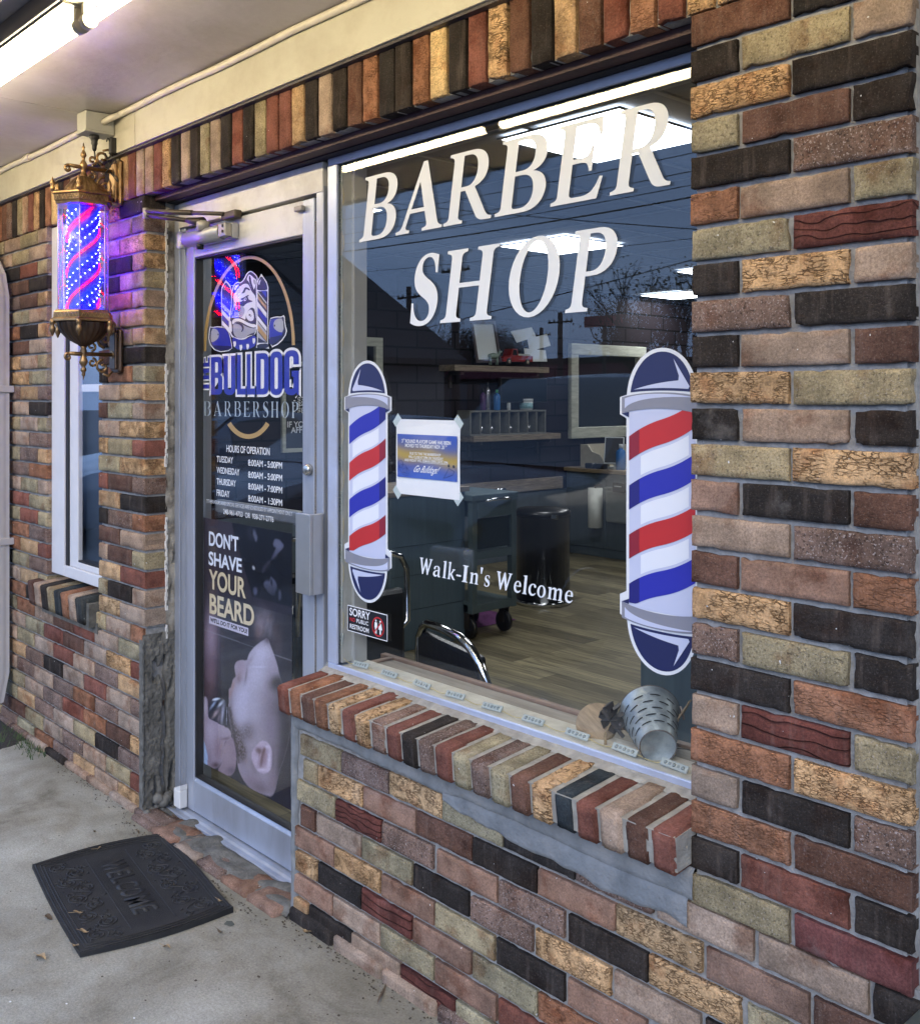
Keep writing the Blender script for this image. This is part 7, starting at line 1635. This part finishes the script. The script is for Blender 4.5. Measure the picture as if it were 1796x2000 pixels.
# ---------------------------------------------------------------- the street behind the camera (seen mirrored in the glass)
def car(label,x1,ynose,L_,W_,H,paint,kind='suv'):
    """nose towards +Y (the shop); the side facing +X lies at x1"""
    t=thing('parked_car',label,'car',(x1-W_/2,ynose-L_/2,-.13),'cars parked facing the shop')
    hw=W_/2; g=.22; 
    if kind=='suv': top=[(L_/2,.45,.62),(L_/2-.05,.55,.86),(L_/2-.35,.86,1.02),(L_/2-1.15,.92,1.10),(L_/2-1.95,1.0,H-.04),(L_/2-2.4,1.0,H),(-L_/2+.7,1.0,H-.02),(-L_/2+.15,1.0,H-.25),(-L_/2,.95,.95)]
    else: top=[(L_/2,.45,.55),(L_/2-.05,.55,.70),(L_/2-.4,.72,.82),(L_/2-1.25,.80,.95),(L_/2-2.0,.92,H-.04),(L_/2-2.5,.92,H),(-L_/2+1.4,.92,H-.05),(-L_/2+.7,.9,1.02),(-L_/2,.85,.80)]
    belt=1.02 if kind=='suv' else .90
    st_=[]; N_=48
    def topz(y):
        for (a,_,za),(b,_,zb_) in zip(top,top[1:]):
            if b<=y<=a:
                k=(a-y)/(a-b); k=k*k*(3-2*k)*.4+k*.6; return za+(zb_-za)*k
        return top[-1][2]
    mb=MB(); rows=[]
    for i in range(N_+1):
        y=L_/2-L_*i/N_; zt=topz(y); e=abs(y)/(L_/2); nar=hw*(1-.10*max(0,e-.72)/.28-.05*max(0,e-.9)/.1)
        zb0=g+.10*max(0,e-.85)/.15; b=min(belt,zt-.03); tum=max(0,zt-b)*.32
        r=[(nar*.90,zb0),(nar*.99,zb0+.12),(nar,.60 if b>.6 else b*.8),(nar*.985,b-.04),(nar*.955,b)]
        r+=[(nar*.955-tum*.6,b+(zt-b)*.6),(nar*.95-tum,zt-.025*1),(nar*.80-tum,zt),(0,zt+.015)]
        ring=[(x,z) for x,z in r]; full=ring+[(-x,z) for x,z in ring[::-1][1:]]
        rows.append([(x,y,z) for x,z in full])
    m=len(rows[0]); vs=[p for r in rows for p in r]; fs=[(i*m+j,i*m+j+1,(i+1)*m+j+1,(i+1)*m+j) for i in range(N_) for j in range(m-1)]
    fs+=[tuple(range(m)),tuple(N_*m+j for j in range(m))[::-1]]
    mb.add(vs,fs,True); mb.build('body',paint,t)
    gl=MATS.get('car_glass') or mat('car_glass',(.02,.025,.03),.05,coat=1.)
    # side windows, windscreen
    ya_,yb_=(L_/2-1.75,-L_/2+.55) if kind=='suv' else (L_/2-1.85,-L_/2+1.15)
    for sx_ in(-1,1):
        cuts=[ya_,ya_-.95,ya_-1.0,ya_-1.9,ya_-1.95,yb_]
        for a,b in zip(cuts[::2],cuts[1::2]):
            if b>=a: continue
            mb=MB(); q=[]
            for k in range(9):
                y=a+(b-a)*k/8; zt=topz(y); 
                q.append((y,zt))
            def sidex(y,z):
                zt=topz(y); bb=min(belt,zt-.03); tum=max(0,zt-bb)*.32; return hw*.955-tum*min(1,(z-bb)/max(.01,(zt-bb)))*1.0+.008
            vv=[];
            for y,zt in q:
                z0=belt+.03; z1=max(z0+.001,zt-.07); vv+=[(sx_*sidex(y,z0),y,z0),(sx_*(sidex(y,z1)),y,z1)]
            mb.add(vv,[(2*k,2*k+2,2*k+3,2*k+1) for k in range(8)],True); mb.build('side_window',gl,t)
    mb=MB(); a=L_/2-(1.2 if kind=='suv' else 1.3); b=L_/2-(1.93 if kind=='suv' else 1.98)
    mb.grid(lambda u,v:((2*u-1)*(hw*.93-max(0,topz(a+(b-a)*v)-belt)*.34),a+(b-a)*v,topz(a+(b-a)*v)+.022),8,8); mb.build('windscreen',gl,t)
    mb=MB(); mb.box(-hw*.6,hw*.6,L_/2-.03,L_/2+.012,.42,.66,.01); mb.build('grille',MATS['black_rubber'],t)
    for sx_ in(-1,1):
        mb=MB(); mb.box(sx_*hw*.62,sx_*hw*.90,L_/2-.12,L_/2+.008,.62,.76,.03); mb.build('headlight',mat('headlight',(.6,.62,.65),.1),t)
        mb=MB(); mb.box(sx_*(hw*.98),sx_*(hw*.98+.16),L_/2-1.72,L_/2-1.62,belt+.0,belt+.13,.03); mb.build('wing_mirror',paint,t)
        for yw in(L_/2-.92,-L_/2+.95):
            mb=MB(); mb.M=Matrix.Translation((sx_*(hw-.10),yw,.34))@Matrix.Rotation(R(90),4,'Y'); mb.lathe([(.20,-.11),(.32,-.11),(.345,-.09),(.345,.09),(.32,.112),(.22,.112)],36); w=mb.build('wheel',mat('tyre',(.018,.018,.018),.8),t)
            mb=MB(); mb.M=Matrix.Translation((sx_*(hw-.10),yw,.34))@Matrix.Rotation(R(90*sx_),4,'Y'); mb.lathe([(.235,.108),(.23,.118),(.215,.10),(.20,.075)],36); mb.lathe([(.05,.075),(.05,.105),(0,.108)],18)
            for k in range(7):
                a=k*2*math.pi/7; c0=Vector((math.cos(a),math.sin(a),0)); n0=Vector((-c0.y,c0.x,0)); mb.add([tuple(c0*.03+n0*.03+Vector((0,0,.10))),tuple(c0*.22+n0*.02+Vector((0,0,.105))),tuple(c0*.22-n0*.02+Vector((0,0,.105))),tuple(c0*.03-n0*.03+Vector((0,0,.10)))],[(0,1,2,3)])
            mb.build('rim',mat('alloy',(.45,.46,.48),.25,metal=.8),w)
    return t
car('dark navy SUV parked nose towards the shop window, mirrored in the glass',-4.05,-1.95,4.7,1.92,1.78,mat('navy_paint',(.004,.008,.022),.2,coat=.4))
car('silver sedan parked nose towards the door, mirrored in the door glass',-7.3,-2.2,4.6,1.8,1.42,mat('silver_paint',(.12,.135,.16),.25,metal=.4,coat=.5),'sedan')
car('blue grey sedan parked farther left of the silver one, mirrored in the side window',-10.4,-2.3,4.6,1.8,1.44,mat('white_paint',(.10,.135,.19),.2,coat=1.),'sedan')
def mirr(px,py,Z=None,Yr=None):
    """real position of something seen mirrored at px,py"""
    g=.153
    v=P(px,py,Z=Z) if Z is not None else P(px,py,Y=2*g-Yr); return Vector((v.x,2*g-v.y,v.z))
# siding house with a gable facing the shop
hs=thing('siding_house','grey clapboard house with a dark gable roof, mirrored at the left of the window','house',(0,0,0))
sid=mat('clapboard',(.22,.21,.20),.6,var=.06)
yf=-14.3; xr=-21.0; xl=-33; zr=6.3; ze=2.55
mb=MB()
nb=16
for i in range(26):
    z=-.13+i*.2
    if z<ze: a,b=xl,xr
    else:
        k=(z-ze)/(zr-ze); a=xl+(xr-xl)/2*k; b=xr-(xr-xl)/2*k
        if b-a<.3: break
    mb.add([(a,yf+.0,z+.2),(b,yf+.0,z+.2),(b,yf+.03,z),(a,yf+.03,z)],[(0,1,2,3)]); mb.add([(a,yf+.03,z),(b,yf+.03,z),(b,yf,z-.0001),(a,yf,z-.0001)],[(0,1,2,3)])
mb.box(xl,xr,yf-2.5,yf-.001,-.13,ze); mb.build('wall',sid,hs)
mb=MB(); mb.box(xr-.02,xr+.08,yf-.1,yf+.05,-.13,ze); mb.build('corner_board',wp,hs)
mb=MB(); xm=(xl+xr)/2
for s_g in(-1,1):
    x0_=xm+s_g*(xr-xl)/2*1.10; z0_=ze-.40*.5; mb.add([(xm,yf+.5,zr+.15),(x0_,yf+.5,z0_+.15),(x0_,yf-2.8,z0_+.15),(xm,yf-2.8,zr+.15),(xm,yf+.5,zr-.0),(x0_,yf+.5,z0_),(x0_,yf-2.8,z0_),(xm,yf-2.8,zr)],[(0,1,2,3),(7,6,5,4),(0,1,5,4),(3,2,6,7),(1,2,6,5)])
mb.build('roof',mat('shingles',(.05,.045,.042),.9,var=.3,scale=3),hs)
mb=MB(); mb.box(-25.4,-24.2,yf+.031,yf+.05,1.0,2.2); mb.build('window',mat('car_glass2',(.03,.04,.05),.1),hs)
# low stores beyond the road
def store(label,xa,xb,y,h,wallc,signc,text=None):
    t=thing('store_building',label,'store',(0,0,0)); mb=MB(); mb.box(xa,xb,y-8,y,-.13,h); mb.build('wall',mat('store_wall_'+str(int(abs(xa))),wallc,.7,var=.1),t)
    mb=MB(); mb.box(xa-.3,xb+.3,y-8.3,y+.3,h+.001,h+.3); mb.build('roof',MATS['shingles'],t)
    if signc is not None:
        mb=MB(); mb.box(xa+1,xb-1,y+.301,y+.45,h-.9,h-.1); mb.build('fascia_sign',mat('store_sign_'+str(int(abs(xa))),signc,.5),t)
    mb=MB(); n=int((xb-xa)//3)
    for i in range(n): mb.box(xa+.8+i*3,xa+2.6+i*3,y+.001,y+.05,.6,2.4)
    mb.build('shop_glass',MATS['car_glass2'],t)
store('low brick store with a green sign across the road, mirrored right of centre',-27,-12,-38,4.0,(.16,.12,.10),(.05,.14,.07))
store('long brown store across the road, mirrored in the middle of the window',-60,-36,-46,3.6,(.11,.075,.06),(.22,.04,.05))
rs_=thing('red_road_sign','red and white road sign on a post, mirrored near the top of the tree','sign',(0,0,0)); v=mirr(1178,627,Yr=-34)
mb=MB(); mb.box(v.x-1.1,v.x+1.1,-34.06,-34,v.z-.25,v.z+.25); mb.build('panel',mat('road_sign_red',(.35,.05,.06),.5),rs_); mb=MB(); mb.tube([(v.x,-34.1,-.13),(v.x,-34.1,v.z)],.08,8); mb.build('post',MATS['dark_bronze_metal'],rs_)
# utility poles and wires
wood=mat('pole_wood',(.07,.055,.045),.9,var=.2)
tops=[]
def upole(px,pyt,Y,label,r=.16):
    v=mirr(px,pyt,Yr=Y); t=thing('utility_pole',label,'utility pole',(0,0,0),'wooden utility poles along the road')
    mb=MB(); mb.tube([(v.x,Y,-.13),(v.x,Y,v.z)],[r,r*.7],10); mb.build('pole',wood,t)
    mb=MB(); mb.box(v.x-.75,v.x+.75,Y-.04,Y+.04,v.z-.5,v.z-.42); mb.build('crossarm',wood,t)
    mb=MB()
    for dx_ in(-.7,-.4,.4,.7): mb.lathe([(.03,v.z-.42),(.06,v.z-.38),(.03,v.z-.30),(0,v.z-.28)],8,(v.x+dx_,Y,0))
    mb.build('insulator',wp,t); tops.append(v); return v
a1=upole(891,505,-24,'tall utility pole mirrored behind the letters S and H',.19)
a2=upole(800,560,-26,'utility pole mirrored at the left of the window'); a3=upole(1095,610,-34,'short looking utility pole mirrored below the letter P'); a4=upole(1058,640,-44,'farthest utility pole mirrored behind the pinned papers')
wm=mat('wire_black',(.01,.01,.012),.6)
def wire(label,p,q,sagv=.5,r=.012):
    mb=MB(); p=Vector(p); q=Vector(q); mb.tube([p.lerp(q,i/24)-Vector((0,0,sagv*4*(i/24)*(1-i/24))) for i in range(25)],r,5); tag(mb.build('overhead_wire',wm),label,'wire','overhead wires along the road')
# wires given by two mirrored picture points each, roughly along the road
for i,(p,q,Y1,Y2,l) in enumerate((
 ((690,470),(1350,345),-12,-12,'lowest heavy overhead wire mirrored under BARBER'),
 ((690,437),(1350,296),-12.5,-12.5,'thin overhead wire mirrored just above SHOP'),
 ((690,455),(1350,322),-12.2,-12.2,'thin overhead wire mirrored below the BARBER baseline'),
 ((690,408),(1350,262),-13,-13,'high thin overhead wire mirrored through BARBER'),
 ((690,372),(1350,395),-16,-9,'slanting overhead wire mirrored across the others'),
 ((690,660),(1350,480),-18,-18,'heavy cable mirrored through the word SHOP'),
 ((690,520),(1350,440),-20,-20,'upper thin wire mirrored through the word SHOP'),
 ((690,560),(1350,610),-24,-30,'falling wire mirrored behind the letters H and O'))):
    a=mirr(*p,Yr=Y1); b=mirr(*q,Yr=Y2); d=(b-a); wire(l,a-d*.6,b+d*1.2,.35,.014 if 'heavy' in l else .008)
# trees
bark=mat('bark',(.05,.04,.032),.9,var=.3)
def tree(label,x,y,h,spread,dens,leafm,seed,name='bare_tree'):
    t=thing(name,label,'tree',(x,y,-.13),'trees across the road'); rt=random.Random(seed); mb=MB(); tips=[]
    def br(p,d,l,r,lv):
        pts=[p]; 
        for i in range(4):
            d=(d+Vector((rt.uniform(-.18,.18),rt.uniform(-.18,.18),rt.uniform(-.05,.12)))).normalized(); pts.append(pts[-1]+d*l/4)
        mb.tube(pts,[r*(1-.45*i/4) for i in range(5)],6 if lv<2 else 4,cap=False)
        if lv>=3: tips.extend(pts[2:]); 
        if lv<(5 if dens<2 else 4):
            for k in range(3 if lv>0 else 5):
                a=rt.uniform(0,6.28); e=rt.uniform(.35,.85); nd=(d*math.cos(e)+Vector((math.cos(a),math.sin(a),.25))*math.sin(e)).normalized(); br(pts[rt.choice((2,3,4))],nd,l*rt.uniform(.6,.78),r*.56,lv+1)
    br(Vector((0,0,0)),Vector((0,0,1)),h*.36,h*.028,0); mb.build('trunk',bark,t)
    mb=MB(); n=int(5500*dens)
    for i in range(n):
        p=rt.choice(tips)+Vector((rt.gauss(0,.25),rt.gauss(0,.25),rt.gauss(0,.25)))*spread; s=.028*spread*rt.uniform(.6,1.6); a=Vector((rt.uniform(-1,1),rt.uniform(-1,1),rt.uniform(-1,1))).normalized()*s; b=Vector((rt.uniform(-1,1),rt.uniform(-1,1),rt.uniform(-1,1))).normalized()*s
        mb.add([tuple(p-a),tuple(p+b),tuple(p+a),tuple(p-b)],[(0,1,2,3)])
    mb.build('crown',leafm,t,fix=False)
lfm=mat('sparse_leaves',(.07,.055,.035),.9,var=.3); evm=mat('evergreen_leaves',(.03,.045,.022),.9,var=.4)
v=mirr(1290,700,Yr=-17); tree('tall bare tree with thin twigs, mirrored at the right of the window',v.x,-17,5.6,1.0,.3,lfm,4)
v=mirr(860,700,Yr=-26); tree('slender bare tree mirrored behind the shelf',v.x-1,-26,6,1.0,.25,lfm,9)
for i,(px,Y,h,l) in enumerate(((905,-55,7,'round evergreen mirrored beside the framed certificate'),(985,-60,9,'tall evergreen mirrored above the toy truck'),(820,-50,6,'low evergreen mirrored left of the shelf'),(1240,-48,8,'evergreen mirrored above the right decal'),(560,-40,7,'evergreen mirrored in the door glass'),(450,-42,8,'evergreen mirrored at the left of the door'))):
    v=mirr(px,760,Yr=Y); tree(l,v.x,Y,h,1.5,1.6,evm,20+i,'evergreen_tree')
mb=MB(); mb.grid(lambda u,v:(-170+260*u,-85-10*v,-.13+(3+3.5*abs(noise.noise(Vector((u*22,v,0))))+1.2*noise.noise(Vector((u*90,v*5,3))))*math.sin(min(1,v*2)*math.pi/2)),240,6)
tag(mb.build('distant_woods',evm),'dark distant line of woods behind the stores','woods',kind='stuff')
# ---------------------------------------------------------------- light, sky, camera
w=bpy.data.worlds.new('World'); sc.world=w; w.use_nodes=True; N=w.node_tree.nodes; L=w.node_tree.links
bg=N['Background']; sky=N.new('ShaderNodeTexSky'); sky.sky_type='NISHITA'; sky.sun_disc=False; sky.sun_elevation=R(SUN_EL); sky.sun_rotation=R(SUN_ROT); sky.air_density=1.0; sky.dust_density=1.5; sky.ozone_density=3
tc=N.new('ShaderNodeTexCoord'); mp=N.new('ShaderNodeMapping'); mp.inputs['Scale'].default_value=(1.2,1.2,4.5); L.new(tc.outputs['Generated'],mp.inputs[0])
nz=N.new('ShaderNodeTexNoise'); nz.inputs['Scale'].default_value=2.2; nz.inputs['Detail'].default_value=8; nz.inputs['Roughness'].default_value=.55; nz.inputs['Distortion'].default_value=.6; L.new(mp.outputs[0],nz.inputs['Vector'])
mr=N.new('ShaderNodeMapRange'); mr.inputs[1].default_value=.35; mr.inputs[2].default_value=.7; mr.inputs[3].default_value=0; mr.inputs[4].default_value=1; L.new(nz.outputs['Fac'],mr.inputs[0])
# overcast: even grey-blue cloud over the sky
cl=N.new('ShaderNodeMix'); cl.data_type='RGBA'; L.new(mr.outputs[0],cl.inputs[0]); cl.inputs[6].default_value=(CL1[0],CL1[1],CL1[2],1); cl.inputs[7].default_value=(CL2[0],CL2[1],CL2[2],1)
mx=N.new('ShaderNodeMix'); mx.data_type='RGBA'; mx.inputs[0].default_value=CLOUD; L.new(sky.outputs[0],mx.inputs[6]); L.new(cl.outputs[2],mx.inputs[7]); L.new(mx.outputs[2],bg.inputs[0]); bg.inputs[1].default_value=SKY
sd=bpy.data.lights.new('Sun','SUN'); sd.energy=SUNE; sd.angle=R(25); sd.color=(1,.94,.86); so_=bpy.data.objects.new('sun',sd); C.objects.link(so_)
az=R(SUN_ROT); el=R(SUN_EL); dirv=Vector((math.sin(az)*math.cos(el),math.cos(az)*math.cos(el),math.sin(el))); so_.rotation_euler=dirv.to_track_quat('Z','Y').to_euler()
cam=bpy.data.cameras.new('Camera'); co=bpy.data.objects.new('camera',cam); C.objects.link(co); sc.camera=co
co.location=(0,-D_,H_); co.rotation_euler=(R(90),0,math.atan2(c_,s_))
cam.sensor_fit='HORIZONTAL'; cam.sensor_width=36; cam.lens=F_/1796*36; cam.shift_x=0; cam.shift_y=-(1000-Y0_)/1796
cam.clip_start=.02; cam.clip_end=1000
vs=sc.view_settings; vs.view_transform='Standard'; vs.look='None'; vs.exposure=EXPO; vs.gamma=1; vs.use_curve_mapping=False
cy=sc.cycles; cy.use_denoising=True; cy.denoising_prefilter='ACCURATE'; cy.denoiser='OPENIMAGEDENOISE'; cy.max_bounces=8; cy.transparent_max_bounces=24; cy.glossy_bounces=4; cy.diffuse_bounces=4; cy.sample_clamp_indirect=4; cy.caustics_reflective=False; cy.caustics_refractive=False; cy.use_light_tree=True
